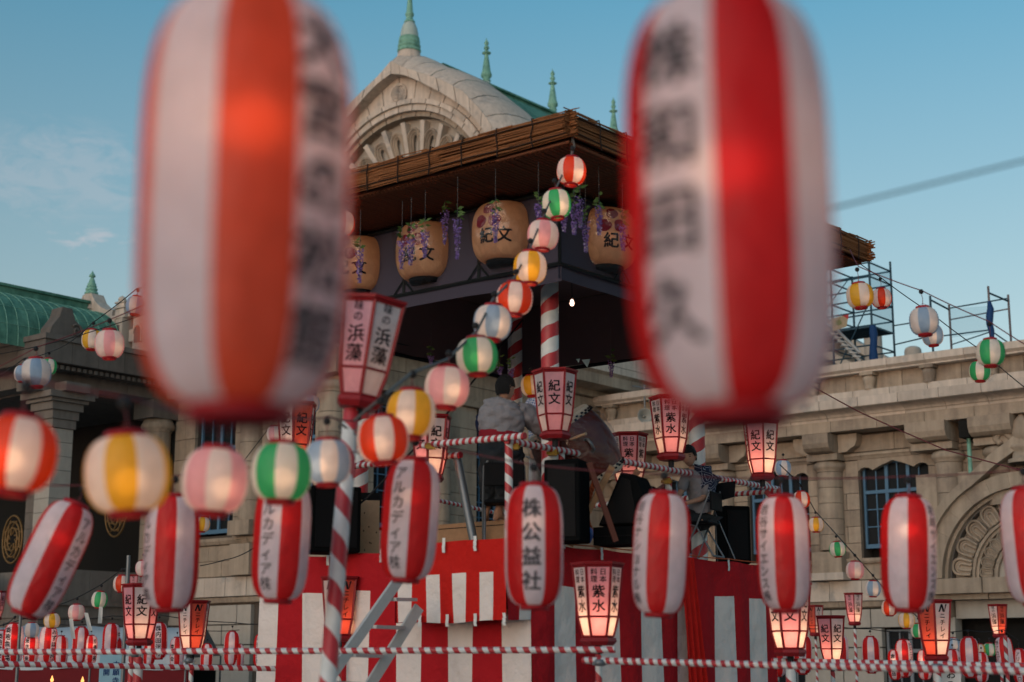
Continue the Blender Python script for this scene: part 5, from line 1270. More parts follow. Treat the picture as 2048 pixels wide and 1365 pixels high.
# ------------------------------------------------------------------ folding chairs
def chair(label, P, rz, back=True):
    t = thing('folding_chair', label, 'chair', P, rz, 'folding chairs on the stage')
    for s in (-1, 1):
        MB().tube([(s*.21, .20, 0), (s*.21, -.02, .42), (s*.20, -.18, .80), (s*.16, -.20, .86)], .012, 8).build('leg', STEELG, t, recalc=False)
        MB().tube([(s*.19, -.22, .02), (s*.19, .0, .40), (s*.19, .16, .44)], .012, 8).build('leg', STEELG, t, recalc=False)
    MB().tube([(-.21, .2, .015), (.21, .2, .015)], .011, 8).build('foot_bar', STEELG, t, recalc=False); MB().tube([(-.19, -.22, .02), (.19, -.22, .02)], .011, 8).build('foot_bar', STEELG, t, recalc=False)
    o = MB().box(-.2, .2, -.17, .2, .43, .47).build('seat', BLACKP, t); b_ = o.modifiers.new('b', 'BEVEL'); b_.width = .02; b_.segments = 2
    o = MB().box(-.2, .2, -.215, -.19, .60, .84).build('backrest', BLACKP, t); b_ = o.modifiers.new('b', 'BEVEL'); b_.width = .03; b_.segments = 3
    return t
pc = on_z(1008, 1094, 3.03); ch = chair('folding chair between the balcony rail and the drummer in grey', pc, camyaw(pc)+math.pi+math.pi)
ch.scale = (1.15, 1.15, 1.12)
pc = on_z(1405, 1118, 3.03); chair('folding chair under the seated musician', pc, camyaw(pc)+1.2)
# music stand
pm = on_z(1432, 1120, 3.03); ms = thing('music_stand', 'black music stand with splayed legs beside the seated musician', 'music stand', pm, camyaw(pm))
for dx_, dy_ in ((-.24, -.1), (.24, -.15), (.02, .28)): MB().tube([(dx_, dy_, 0), (0, 0, .62)], .009, 6).build('leg', STEELG, ms, recalc=False)
MB().tube([(0, 0, .45), (0, 0, .8)], .014, 6).build('shaft', BLACKP, ms, recalc=False)
MB().add([(-.14, -.06, .70), (.26, -.06, .80), (.28, .06, 1.02), (-.10, .06, .98)], [(0, 1, 2, 3)]).build('desk', BLACKP, ms, recalc=False)
# ------------------------------------------------------------------ people
def skinned(name, m, verts, edges, radii, parent=None, sub=1, root=0):
    me = bpy.data.meshes.new(name); o0 = verts[0]; me.from_pydata([tuple(v-o0) for v in verts], edges, []); me.materials.append(m)
    o = bpy.data.objects.new(name, me); COL.objects.link(o); o.location = o0
    sk = o.modifiers.new('skin', 'SKIN'); sk.use_smooth_shade = True
    for i, r in enumerate(radii):
        d = me.skin_vertices[0].data[i]; d.radius = r if isinstance(r, tuple) else (r, r); d.use_root = (i == root)
    ss = o.modifiers.new('sub', 'SUBSURF'); ss.levels = ss.render_levels = sub
    dg = bpy.context.evaluated_depsgraph_get(); dg.update()
    em = bpy.data.meshes.new_from_object(o.evaluated_get(dg)); o.modifiers.clear(); o.data = em
    for p_ in em.polygons: p_.use_smooth = True
    if parent: o.parent = parent; o.matrix_parent_inverse = Matrix.Translation(-parent.location)
    return o
def hand(name, P, d, up, parent, s=1.0):
    """palm and five curled fingers round a stick"""
    d = d.normalized(); up = (up-d*up.dot(d)).normalized(); sd = d.cross(up)
    V = [P, P+d*.045*s, P+d*.085*s]; E = [(0, 1), (1, 2)]; Rr = [(.024*s, .016*s), (.034*s, .016*s), (.032*s, .015*s)]
    for i in range(4):
        b_ = P+d*.085*s+sd*(-.026+.0175*i)*s; l = (.030, .034, .032, .025)[i]*s
        q = [b_, b_+d*l*.9-up*.006, b_+d*l*1.1-up*(l*.8), b_+d*l*.3-up*(l*1.3)]; k = len(V); V += q; E += [(2, k), (k, k+1), (k+1, k+2), (k+2, k+3)]; Rr += [.010*s, .009*s, .0085*s, .007*s]
    k = len(V); V += [P+d*.03*s+sd*.035*s, P+d*.055*s+sd*.05*s-up*.015*s, P+d*.07*s+sd*.04*s-up*.035*s]; E += [(1, k), (k, k+1), (k+1, k+2)]; Rr += [.013*s, .011*s, .009*s]
    return skinned(name, SKIN, V, E, Rr, parent, 1)
def head(parent, C, yaw, r=.105, pitch=0):
    """head with face features; yaw = direction the face points"""
    M = Matrix.Translation(C) @ Matrix.Rotation(yaw, 4, 'Z') @ Matrix.Rotation(pitch, 4, 'Y')
    mb = MB(); n, m_ = 24, 18; V = []
    for j in range(m_+1):
        th = math.pi*j/m_; z = math.cos(th)
        for i in range(n):
            ph = 2*math.pi*i/n; x, y = math.sin(th)*math.cos(ph), math.sin(th)*math.sin(ph)
            jaw = 1-.30*max(0, -z)**1.2; fx = x*.92*(1.05 if x > 0 else 1.08)*jaw+(.16*max(0, -z) if x > 0 else 0)
            nose = .26*max(0, x-.85)*4*math.exp(-(y*9)**2)*math.exp(-((z+.15)*4.5)**2)
            eye = -.07*math.exp(-((abs(y)-.32)*7)**2)*math.exp(-((z-.08)*8)**2)*(x > .5)
            V.append(M @ Vector((r*(fx+nose+eye), r*y*.80*(1-.12*max(0, -z)), r*z*1.22)))
    mb.add(V, [(j*n+i, j*n+(i+1) % n, (j+1)*n+(i+1) % n, (j+1)*n+i) for j in range(m_) for i in range(n)], 0, True)
    for s in (1, -1):
        mb.lathe([(0, -.012), (.012, -.012), (.020, 0), (.026, .006), (.018, .012), (0, .008)], 10, M=M @ Matrix.Translation((-.005, s*r*.80, -.005)) @ Matrix.Rotation(-s*math.pi/2, 4, 'X') @ Matrix.Diagonal((.8, 1.25, 1, 1)))
    mb.tube([M @ Vector((r*.99, s*.022, -r*.52)) for s in (-1, 0, 1)], .006, 6)
    hd = mb.build('head', SKIN, parent, -parent.location, recalc=False)
    ey = MB()
    for s in (1, -1):
        ey.tube([M @ Vector((r*.86, s*r*.22, .012)), M @ Vector((r*.86, s*r*.42, .012))], .006, 6); ey.tube([M @ Vector((r*.90, s*r*.18, .034)), M @ Vector((r*.86, s*r*.46, .036))], .004, 5)
    ey.build('eyes', HAIR, parent, -parent.location, recalc=False)
    hm = MB(); V = []
    for j in range(13):
        for i in range(n):
            ph = 2*math.pi*i/n; lim = (1.15 if abs(((ph+math.pi) % (2*math.pi))-math.pi) < .85 else (1.55 if abs(((ph+math.pi) % (2*math.pi))-math.pi) < 1.7 else 2.15)); th = lim*j/12
            z = math.cos(th); x, y = math.sin(th)*math.cos(ph), math.sin(th)*math.sin(ph); f = 1.12+.03*math.sin(ph*9+j*2)+.03*math.sin(j*3+i*1.7)
            V.append(M @ Vector((r*x*.98*f, r*y*.84*f, r*z*1.22*f*.99)))
    hm.add(V, [(j*n+i, j*n+(i+1) % n, (j+1)*n+(i+1) % n, (j+1)*n+i) for j in range(12) for i in range(n)], 0, True)
    hm.build('hair', HAIR, parent, -parent.location, recalc=False)
def body(parent, J, rad, name='body', m=SKIN, sub=1):
    names = list(J.keys()); V = [J[k] for k in names]; idx = {k: i for i, k in enumerate(names)}
    E = [(idx[a_], idx[b_]) for a_, b_ in rad['E']]; Rr = [rad['R'][k] for k in names]
    return skinned(name, m, V, E, Rr, parent, sub)
# drummer in grey, seen from behind
D1 = 18.15
def q(px, py, dd=0): return at(px, py, D1+dd)
base1 = q(998, 1046); per1 = thing('person', 'barefoot drummer seen from behind in grey jacket and red sash', 'person', base1)
J = {'pelvis': q(1006, 885), 'waist': q(1006, 860), 'chest': q(1010, 825), 'neck0': q(1012, 803), 'neck': q(1015, 790),
     'shL': q(984, 818), 'elL': q(974, 850, .10), 'wrL': q(1000, 866, .30), 'shR': q(1042, 818, .05), 'elR': q(1070, 850, .2), 'wrR': q(1105, 872, .28),
     'hipL': q(992, 893), 'knL': q(984, 960, .05), 'anL': q(972, 1030, .12), 'toL': q(974, 1044, .32), 'hipR': q(1020, 893), 'knR': q(1016, 965, .02), 'anR': q(993, 1028, 0), 'toR': q(1022, 1043, .12), 'heR': q(990, 1042, -.02)}
Ed = [('pelvis', 'waist'), ('waist', 'chest'), ('chest', 'neck0'), ('neck0', 'neck'), ('chest', 'shL'), ('shL', 'elL'), ('elL', 'wrL'), ('chest', 'shR'), ('shR', 'elR'), ('elR', 'wrR'), ('pelvis', 'hipL'), ('hipL', 'knL'), ('knL', 'anL'), ('anL', 'toL'), ('pelvis', 'hipR'), ('hipR', 'knR'), ('knR', 'anR'), ('anR', 'toR'), ('anR', 'heR')]
RR = {'pelvis': .13, 'waist': .10, 'chest': .10, 'neck0': .05, 'neck': .05, 'shL': .06, 'elL': .042, 'wrL': .028, 'shR': .06, 'elR': .042, 'wrR': .028, 'hipL': .09, 'knL': .06, 'anL': .038, 'toL': .03, 'hipR': .09, 'knR': .062, 'anR': .040, 'toR': .03, 'heR': .034}
body(per1, J, {'E': Ed, 'R': RR})
head(per1, q(1011, 776), R_(90-50), .118)
# jacket, sash, trousers over the body
def garment(name, m, parts, parent, seed=1, wr=.010, n=36):
    """lofted cloth: each part is a list of (centre, half width, half depth) rings, creased by folds"""
    r_ = random.Random(seed); mb = MB()
    for rings in parts:
        V = []; ph = [r_.uniform(0, 6) for _ in range(6)]; C = [Vector(c) for c, _, _ in rings]
        # resample for folds
        K = []; 
        for i in range(len(rings)-1):
            for k in range(4):
                t = k/4; K.append((C[i].lerp(C[i+1], t), rings[i][1]*(1-t)+rings[i+1][1]*t, rings[i][2]*(1-t)+rings[i+1][2]*t))
        K.append((C[-1], rings[-1][1], rings[-1][2]))
        for i, (c, rx, ry) in enumerate(K):
            d = (K[min(i+1, len(K)-1)][0]-K[max(i-1, 0)][0]).normalized(); u = Vector((1, 0, 0)); u = (u-d*u.dot(d)).normalized(); w = d.cross(u)
            for k in range(n):
                a = 2*math.pi*k/n; f = wr*(math.sin(a*3+i*.9+ph[0])+.7*math.sin(a*7-i*1.3+ph[1])+.5*math.sin(i*1.9+a*2+ph[2])); V.append(c+u*((rx+f)*math.cos(a))+w*((ry+f)*math.sin(a)))
        L = len(K); mb.add(V, [(i*n+k, i*n+(k+1) % n, (i+1)*n+(k+1) % n, (i+1)*n+k) for i in range(L-1) for k in range(n)], 0, True)
        for ring, rev in ((V[:n], True), (V[-n:], False)): mb.add(ring, [tuple(range(n))], 0, False)
    return mb.build(name, m, parent, -parent.location)
garment('jacket', GREYC, [[(q(1003, 878), .235, .165), (q(1003, 866), .245, .17), (q(1004, 846), .262, .175), (q(1006, 826), .272, .17), (q(1009, 813), .245, .145), (q(1012, 804), .16, .11), (q(1014, 798), .09, .08)],
    [(q(1035, 820, .02), .10, .11), (q(1052, 828, .05), .115, .12), (q(1072, 845, .12), .115, .115), (q(1088, 862, .2), .10, .105), (q(1096, 876, .24), .09, .09)],
    [(q(985, 820, .02), .10, .11), (q(974, 835, .06), .10, .11), (q(970, 852, .12), .09, .10), (q(978, 864, .2), .085, .09)]], per1, 4)
garment('inner_sleeve', NAVY, [[(q(966, 832, .07), .06, .07), (q(963, 850, .12), .075, .08), (q(970, 868, .2), .075, .075)]], per1, 5)
for s_, k in ((0, 0),):
    MB().lathe([(.245, -.07), (.262, -.04), (.258, .0), (.262, .03), (.25, .055)], 28, M=Matrix.Translation(q(1002, 874)) @ Matrix.Rotation(.10, 4, 'Y') @ Matrix.Diagonal((1, .76, 1, 1))).build('sash', OBI, per1, -base1, recalc=False)
garment('trousers', DARKC, [[(q(1003, 882), .235, .17), (q(1003, 905), .26, .19), (q(1003, 925), .25, .18)], [(q(986, 905), .15, .16), (q(984, 945, .03), .155, .16), (q(982, 975, .06), .135, .14), (q(980, 1000, .08), .10, .10)], [(q(1018, 905), .16, .16), (q(1016, 950, .0), .17, .165), (q(1012, 985, 0), .15, .14), (q(1008, 1004, 0), .105, .10)]], per1, 7, .012)
hd_ = (q(1150, 868, .2)-J['wrR']).normalized(); hand('hand', J['wrR'], (q(1140, 872, .3)-J['wrR']), Vector((0, 0, 1)), per1, 1.15)
hand('hand', J['wrL'], (q(1030, 858, .5)-J['wrL']), Vector((0, 0, 1)), per1, 1.1)
sk_ = q(1118, 888, .30); o = MB().tube([Vector((0, 0, 0)), q(1172, 868, -.05)-sk_], .017, 10).build('drumstick', WOOD, None, sk_, recalc=False); tag(o, 'pale wooden drumstick held out in front of the drum', 'drumstick')
# drummer in checked happi coat, mostly behind the lamp box
D1 = 19.3; base2 = q(1075, 1046); per2 = thing('person', 'person in blue and white checked coat behind the central lamp box', 'person', base2)
m_, t_, o_ = base_mat('checked_cotton'); pq = N(t_, 'ShaderNodeBsdfPrincipled', ins={'Roughness': .9}); co_ = N(t_, 'ShaderNodeTexCoord').outputs['Object']; mpn = N(t_, 'ShaderNodeMapping'); mpn.inputs['Scale'].default_value = (1, 1, 1); mpn.inputs['Rotation'].default_value = (.3, .4, .6); Lk(t_, co_, mpn.inputs[0])
ck = N(t_, 'ShaderNodeTexChecker', ins={'Scale': 48.0}); Lk(t_, mpn.outputs[0], ck.inputs[0]); ck.inputs[1].default_value = (.48, .50, .56, 1); ck.inputs[2].default_value = (.10, .16, .34, 1); Lk(t_, ck.outputs[0], pq.inputs['Base Color']); Lk(t_, pq.outputs[0], o_.inputs[0]); CHK = m_
J2 = {'pelvis': q(1082, 890), 'waist': q(1080, 865), 'chest': q(1076, 830), 'neck0': q(1082, 800), 'neck': q(1084, 790), 'shL': q(1058, 812), 'elL': q(1060, 850, -.1), 'wrL': q(1085, 872, -.25), 'shR': q(1106, 812, .1), 'elR': q(1120, 845, 0), 'wrR': q(1130, 868, -.2),
      'hipL': q(1072, 898), 'knL': q(1070, 965), 'anL': q(1066, 1030), 'toL': q(1080, 1042, -.1), 'hipR': q(1092, 898), 'knR': q(1094, 965), 'anR': q(1092, 1030), 'toR': q(1106, 1042, -.1)}
E2 = [e for e in Ed if e[1] != 'heR']; R2 = {k: v for k, v in RR.items() if k != 'heR'}
body(per2, J2, {'E': E2, 'R': R2}); head(per2, q(1088, 770), R_(-40), .11)
JJ = {k: J2[k] for k in ('waist', 'chest', 'neck0', 'shL', 'elL', 'wrL', 'shR', 'elR', 'wrR')}; JJ['hem'] = q(1082, 905); JJ['wrL'] = J2['elL'].lerp(J2['wrL'], .6); JJ['wrR'] = J2['elR'].lerp(J2['wrR'], .6)
body(per2, JJ, {'E': [('waist', 'chest'), ('waist', 'hem'), ('chest', 'neck0'), ('chest', 'shL'), ('shL', 'elL'), ('elL', 'wrL'), ('chest', 'shR'), ('shR', 'elR'), ('elR', 'wrR')], 'R': {'waist': .16, 'hem': .17, 'chest': .165, 'neck0': .08, 'shL': .095, 'elL': .08, 'wrL': .07, 'shR': .095, 'elR': .08, 'wrR': .07}}, 'checked_coat', CHK)
body(per2, {'pelvis': q(1082, 895), 'a1': q(1072, 940), 'a2': q(1068, 1010), 'b1': q(1092, 940), 'b2': q(1093, 1010)}, {'E': [('pelvis', 'a1'), ('a1', 'a2'), ('pelvis', 'b1'), ('b1', 'b2')], 'R': {'pelvis': .15, 'a1': .095, 'a2': .075, 'b1': .095, 'b2': .075}}, 'trousers', mat('white_cotton', (.5, .5, .5), .9))
hand('hand', J2['wrL'], Vector((.5, -.5, -.2)), Vector((0, 0, 1)), per2); hand('hand', J2['wrR'], Vector((.3, -.7, -.1)), Vector((0, 0, 1)), per2)
# seated musician at right
D1 = 20.2; base3 = q(1400, 1112); per3 = thing('person', 'seated musician in grey shirt and navy patterned coat at right', 'person', base3)
J3 = {'pelvis': q(1408, 1030), 'waist': q(1402, 1000), 'chest': q(1392, 962), 'neck0': q(1386, 940, -.02), 'neck': q(1382, 930, -.05), 'shL': q(1372, 950), 'elL': q(1362, 985, -.1), 'wrL': q(1345, 1010, -.25), 'shR': q(1412, 955), 'elR': q(1408, 997, -.15), 'wrR': q(1368, 1008, -.3),
      'hipL': q(1396, 1036), 'knL': q(1354, 1040, -.15), 'anL': q(1352, 1092, -.1), 'toL': q(1340, 1102, -.2), 'hipR': q(1412, 1036), 'knR': q(1366, 1044, -.25), 'anR': q(1362, 1096, -.22), 'toR': q(1350, 1106, -.32)}
body(per3, J3, {'E': E2, 'R': R2}); head(per3, q(1378, 912, -.08), R_(-110), .108, .35)
JJ = {k: J3[k] for k in ('waist', 'chest', 'neck0', 'shL', 'elL', 'shR', 'elR')}; JJ['hem'] = q(1406, 1022)
body(per3, JJ, {'E': [('waist', 'chest'), ('waist', 'hem'), ('chest', 'neck0'), ('chest', 'shL'), ('shL', 'elL'), ('chest', 'shR'), ('shR', 'elR')], 'R': {'waist': .15, 'hem': .15, 'chest': .16, 'neck0': .08, 'shL': .09, 'elL': .075, 'shR': .09, 'elR': .08}}, 'shirt', GREYC)
m_, t_, o_ = base_mat('navy_patterned'); pq = N(t_, 'ShaderNodeBsdfPrincipled', ins={'Roughness': .9}); co_ = N(t_, 'ShaderNodeTexCoord').outputs['Object']
vo = N(t_, 'ShaderNodeTexVoronoi', ins={'Scale': 9.0}, feature='DISTANCE_TO_EDGE'); Lk(t_, co_, vo.inputs[0]); mr = MathN(t_, 'LESS_THAN', MathN(t_, 'PINGPONG', vo.outputs['Distance'], .12), .018)
mx = N(t_, 'ShaderNodeMix', data_type='RGBA'); Lk(t_, mr, mx.inputs[0]); mx.inputs[6].default_value = (.010, .018, .055, 1); mx.inputs[7].default_value = (.35, .40, .5, 1); Lk(t_, mx.outputs[2], pq.inputs['Base Color']); Lk(t_, pq.outputs[0], o_.inputs[0])
body(per3, {'c': q(1404, 965, -.02), 's': q(1412, 950, -.02), 'e': q(1414, 985, -.1), 'w': q(1410, 1010, -.02)}, {'E': [('c', 's'), ('s', 'e'), ('c', 'w')], 'R': {'c': .165, 's': .12, 'e': .10, 'w': .15}}, 'navy_coat', m_)
body(per3, {'pelvis': J3['pelvis'], 'hl': J3['hipL'], 'kl': J3['knL'], 'al': J3['anL'].lerp(J3['knL'], .2), 'hr': J3['hipR'], 'kr': J3['knR'], 'ar': J3['anR'].lerp(J3['knR'], .2)}, {'E': [('pelvis', 'hl'), ('hl', 'kl'), ('kl', 'al'), ('pelvis', 'hr'), ('hr', 'kr'), ('kr', 'ar')], 'R': {'pelvis': .15, 'hl': .12, 'kl': .09, 'al': .07, 'hr': .12, 'kr': .09, 'ar': .07}}, 'trousers', DARKC)
hand('hand', J3['wrL'], Vector((-.4, -.5, -.1)), Vector((0, 0, 1)), per3); hand('hand', J3['wrR'], Vector((-.6, -.3, 0)), Vector((0, 0, 1)), per3)
# ------------------------------------------------------------------ aluminium ladder stair
D2 = 16.9
ld = thing('ladder_stair', 'aluminium stair ladder leaning against the front balcony', 'ladder', at(720, 1330, D2))
base = ld.location.copy()
def lbar(name, p0, p1, w_, h_, par=ld):
    p0, p1 = Vector(p0), Vector(p1); d = (p1-p0); qx = d.to_track_quat('Z', 'Y'); M = Matrix.Translation(p0-base) @ qx.to_matrix().to_4x4()
    mb = MB().box(-w_/2, w_/2, -h_/2, h_/2, 0, d.length, M=M); return mb.build(name, ALU, par)
def ext_line(pa, pb, t): return pa.lerp(pb, t)
ra0, ra1 = at(694, 1306, 16.2), at(797, 1160, 16.9); rb0, rb1 = at(745, 1362, 16.9), at(838, 1215, 17.4)
dA, dB = (ra0-ra1), (rb0-rb1)
lbar('side_rail', ra1-dA*.1, ra0+dA*1.25, .04, .12); lbar('side_rail', rb1-dB*.0, rb0+dB*1.0, .04, .12)
for (x0, y0, d0, x1, y1, d1) in ((782, 1199, 16.8, 824, 1200, 17.35), (742, 1254, 16.5, 800, 1256, 17.2), (700, 1311, 16.25, 757, 1313, 17.0), (662, 1366, 16.0, 716, 1368, 16.8)):
    lbar('tread', at(x0, y0, d0), at(x1, y1, d1), .13, .035)
# ------------------------------------------------------------------ wisteria sprays
def wisteria(px, py0, py1, D, label, seed, pale=.10):
    r = random.Random(seed); p = at(px, py0, D); L = (py1-py0)*D/FP
    t = thing('wisteria_spray', label, 'artificial flower', p, 0, 'wisteria sprays under the roof')
    MB().tube([(0, 0, .42), (0, .0, .1), (0, 0, -L*.95)],   .002, 4).build('stem', CABLEG, t, recalc=False)
    lf = MB()
    for k in range(9):
        q_ = r.uniform(0, 6.28); d = Vector((math.cos(q_), math.sin(q_), r.uniform(-.6, .5)))*r.uniform(.03, .065); z = r.uniform(-.05, .10); s = r.uniform(.02, .035); w = Vector((-d.y, d.x, .3)).normalized()*s*.7
        c = Vector((0, 0, z)); lf.add([c, c+d*.6+w, c+d*1.5, c+d*.6-w], [(0, 1, 2, 3)])
    lf.build('leaves', LEAF, t, recalc=False)['kind'] = 'stuff'
    bl = MB()
    for k in range(int(110+L*260)):
        f = r.random()**.8; z = -.04-L*.93*f; w_ = .055*(1-f*.7); q_ = r.uniform(0, 6.28); c = Vector((math.cos(q_)*w_*r.random()**.4, math.sin(q_)*w_*r.random()**.4, z)); s = r.uniform(.008, .014)
        d1 = Vector((r.uniform(-1, 1), r.uniform(-1, 1), r.uniform(-1, 1))).normalized()*s; d2 = d1.cross(Vector((r.uniform(-1, 1), r.uniform(-1, 1), r.uniform(-1, 1)))).normalized()*s
        bl.add([c-d1, c-d2, c+d1, c+d2], [(0, 1, 2, 3)], 1 if r.random() < pale+(.35 if f > .7 else 0) else 0)
    o = bl.build('blossoms', [PETAL, PETALW], t, recalc=False); o['kind'] = 'stuff'
for i, (px, y0, y1, D, lb) in enumerate([(915, 428, 520, 17.0, 'fullest violet spray between the two left barrel lanterns'), (850, 455, 515, 17.1, 'short violet spray over the middle left barrel lantern'), (822, 468, 530, 17.3, 'violet spray over the crest of the middle left lantern'), (804, 475, 538, 17.4, 'violet spray at the left edge of the middle left lantern'), (991, 412, 486, 16.9, 'violet spray across the crest nearest the roof corner'), (720, 492, 566, 17.5, 'violet spray over the lantern beside the left big lantern'),
                                     (1077, 400, 440, 16.6, 'violet spray left of the small green lantern'), (1148, 398, 470, 16.7, 'left violet spray below the red lantern at the roof corner'), (1160, 385, 458, 16.9, 'right violet spray below the red lantern at the roof corner'), (1198, 405, 470, 17.0, 'violet spray over the lantern right of the roof corner'), (1171, 432, 505, 17.2, 'low violet spray right of the pink lantern'), (1128, 408, 462, 16.9, 'pale spray behind the small green lantern'), (1245, 440, 500, 17.3, 'violet spray at the edge of the right big lantern'), (890, 415, 490, 18.3, 'dim violet spray in the shade behind the left frame'),
                                     (1222, 715, 752, 21.8, 'small violet spray at the far roof edge above the horn speaker'), (862, 706, 724, 21, 'tiny violet spray at the far left roof edge'), (1000, 728, 745, 21, 'tiny violet spray above the drummer left of the shaded post'), (1022, 730, 760, 21, 'violet spray beside the shaded post')]):
    wisteria(px, y0, y1, D, lb, i+3)
# ------------------------------------------------------------------ horn speaker on the wing balustrade
hp = at(1290, 832, 50.5); hs_ = thing('horn_speaker', 'pale horn loudspeaker on a bracket at the wing balustrade', 'horn speaker', hp, yaw_to_cam(hp)+R_(15))
MB().lathe([(.05, -.34), (.08, -.30), (.10, -.18), (.16, -.08), (.24, 0), (.25, .01), (.235, .005), (.15, -.08), (.06, -.18), (0, -.2)], 28, M=Matrix.Rotation(math.pi/2, 4, 'Y')).build('horn', HORN, hs_, recalc=False)
MB().lathe([(0, -.2), (.05, -.17), (.04, -.08), (0, -.04)], 12, M=Matrix.Rotation(math.pi/2, 4, 'Y')).build('reflex_cone', HORN, hs_, recalc=False)
MB().tube([(-.2, .05, .1), (-.2, .05, 1.05)], .03, 8).tube([(-.2, -.35, 1.0), (-.2, .35, .9)], .025, 8).build('pole_bracket', STEELG, hs_, recalc=False)
# ------------------------------------------------------------------ scaffolding
def scaffold(name, label, P, base_z, posts, rails, extra=None):
    t = thing(name, label, 'scaffolding', P)
    for (p0, p1, r_, m_) in posts: MB().tube([Vector(p0)-P, Vector(p1)-P], r_, 8).build('upright', m_, t, recalc=False)
    for (p0, p1, r_, m_) in rails: MB().tube([Vector(p0)-P, Vector(p1)-P], r_, 6).build('rail', m_, t, recalc=False)
    return t
sb_ = 21.35; c1_ = on_b(1746, 700, sb_); c2_ = on_b(1789, 700, sb_); wA = c1_; dAA = (c2_-c1_); dAA.z = 0; dBB = B*2.45
def col_(P, z0, z1): return (Vector((P.x, P.y, z0)), Vector((P.x, P.y, z1)))
def zz(px, py, P):      # height at which the plumb line through P passes image row py
    U0 = (P.y*CP); 
    lo, hi = 0, 40
    for _ in range(40):
        m = (lo+hi)/2; D = P.y*CP+(m-CH)*SP; y = 682.5-FP*((m-CH)*CP-P.y*SP)/D
        if y > py: lo = m
        else: hi = m
    return lo
ztop = zz(0, 522, c1_); z2 = zz(0, 545, c1_); z3 = zz(0, 660, c1_)+.0
P1_, P2_, P3_, P4_ = c1_, c1_+dAA, c1_+dBB*.55, c1_+dBB*.55+dAA
posts = []; rails = []
for Pp, zt in ((P1_, zz(0, 508, P1_)), (P2_, zz(0, 524, P2_)), (P3_, ztop+.1), (P4_, ztop), (c1_+dBB*1.15, ztop), (c1_+dBB*1.15+dAA, ztop)):
    posts.append((*col_(Pp, 10.3, zt), .035, SCAF))
zr = [ztop-.05, ztop-.5, zz(0, 598, P1_), zz(0, 628, P1_), zz(0, 690, P1_)]
for z in zr:
    for a_, b_ in ((P1_, c1_+dBB*1.15), (P1_, P2_), (P2_, c1_+dBB*1.15+dAA), (P3_, P4_)):
        rails.append((Vector((a_.x, a_.y, z)), Vector((b_.x, b_.y, z)), .026, SCAF))
zl = zz(0, 650, P1_)
rails += [(Vector((P1_.x, P1_.y, zr[2])), Vector(((c1_+dBB*.55).x, (c1_+dBB*.55).y, 10.5)), .02, SCAF), (Vector(((c1_+dBB*.9).x, (c1_+dBB*.9).y, zr[2])), Vector((P1_.x, P1_.y, 10.6)), .02, SCAF), (Vector(((c1_+dBB*.9).x, (c1_+dBB*.9).y, zl+.1)), Vector(((c1_+dBB*.3).x, (c1_+dBB*.3).y, zr[1])), .015, SCAF)]
sct = scaffold('scaffold_tower', 'blue steel scaffold tower on the wing roof below the thatch end', c1_.copy(), 0, posts, rails)
pl = MB(); 
for k in range(4): 
    f0 = dAA*(k/4+.02); f1 = dAA*((k+1)/4-.02); q0, q1, q2, q3 = P1_+f0, P1_+f1, c1_+dBB*1.1+f1, c1_+dBB*1.1+f0
    MB().ext([(v.x-c1_.x, v.y-c1_.y, zl-c1_.z) for v in (q0, q1, q2, q3)], (0, 0, -.06)).build('deck_plank', SCAF, sct)
MB().add([(0, 0, 0), (dAA.x, dAA.y, 0), (dAA.x, dAA.y, ztop-zl), (0, 0, ztop-zl)], [(0, 1, 2, 3)]).build('net', NET, sct, Vector((0, 0, zl-c1_.z)), recalc=False)
e_ = dBB*1.1; MB().add([(dAA.x, dAA.y, 0), (e_.x+dAA.x, e_.y+dAA.y, 0), (e_.x+dAA.x, e_.y+dAA.y, ztop-zl), (dAA.x, dAA.y, ztop-zl)], [(0, 1, 2, 3)]).build('net', NET, sct, Vector((.01, .01, zl-c1_.z)), recalc=False)
tr = MB().tube([Vector((.02*math.sin(i*1.3), .0, -i*.25)) for i in range(9)], [.10, .13, .11, .12, .14, .12, .13, .12, .10], 8).build('blue_tarp', TARP, None, Vector((c1_.x, c1_.y-.1, zl-.05)), recalc=False); tag(tr, 'blue tarp bundled round the foot of the scaffold tower', 'tarp')
st_ = MB(); pa, pb_ = at(1652, 655, c1_.y*1.0), at(1720, 722, c1_.y*1.0)
for dz in (0, .25): st_.tube([Vector((0, 0, dz)), pb_-pa+Vector((0, 0, dz))], .05, 6)
for k in range(9): st_.box(-.12, .12, -.1, .1, -.01, .02, M=Matrix.Translation((pb_-pa)*(k/9)))
o = st_.build('scaffold_stair', ALU, None, pa, recalc=False); tag(o, 'aluminium scaffold stair sloping down left of the tower', 'stair')
fg = at(1684, 648, c1_.y-.5); fo = thing('corner_flag', 'small cream and red printed flag tied to the scaffolding', 'flag', fg, yaw_to_cam(fg)+math.pi/2)
u_ = c1_.y/FP*.62
MB().add([(-36*u_/1, 0, 18*u_), (22*u_/1, 0, 30*u_), (14*u_, 0, -10*u_), (-30*u_, 0, -24*u_)], [(0, 1, 2, 3)]).build('flag_cloth', mat('flag_cream', (.34, .27, .17), .8), fo, recalc=False)
MB().add([(2*u_, -.01, 26*u_), (22*u_, -.01, 30*u_), (20*u_, -.01, 14*u_)], [(0, 1, 2)]).build('flag_patch', mat('flag_red', (.4, .05, .05), .8), fo, recalc=False)
MB().add([(-22*u_, -.012, 10*u_), (-6*u_, -.012, 15*u_), (0, -.012, 0*u_), (-14*u_, -.012, -6*u_)], [(0, 1, 2, 3)]).build('flag_motif', mat('flag_green', (.16, .18, .05), .8), fo, recalc=False)
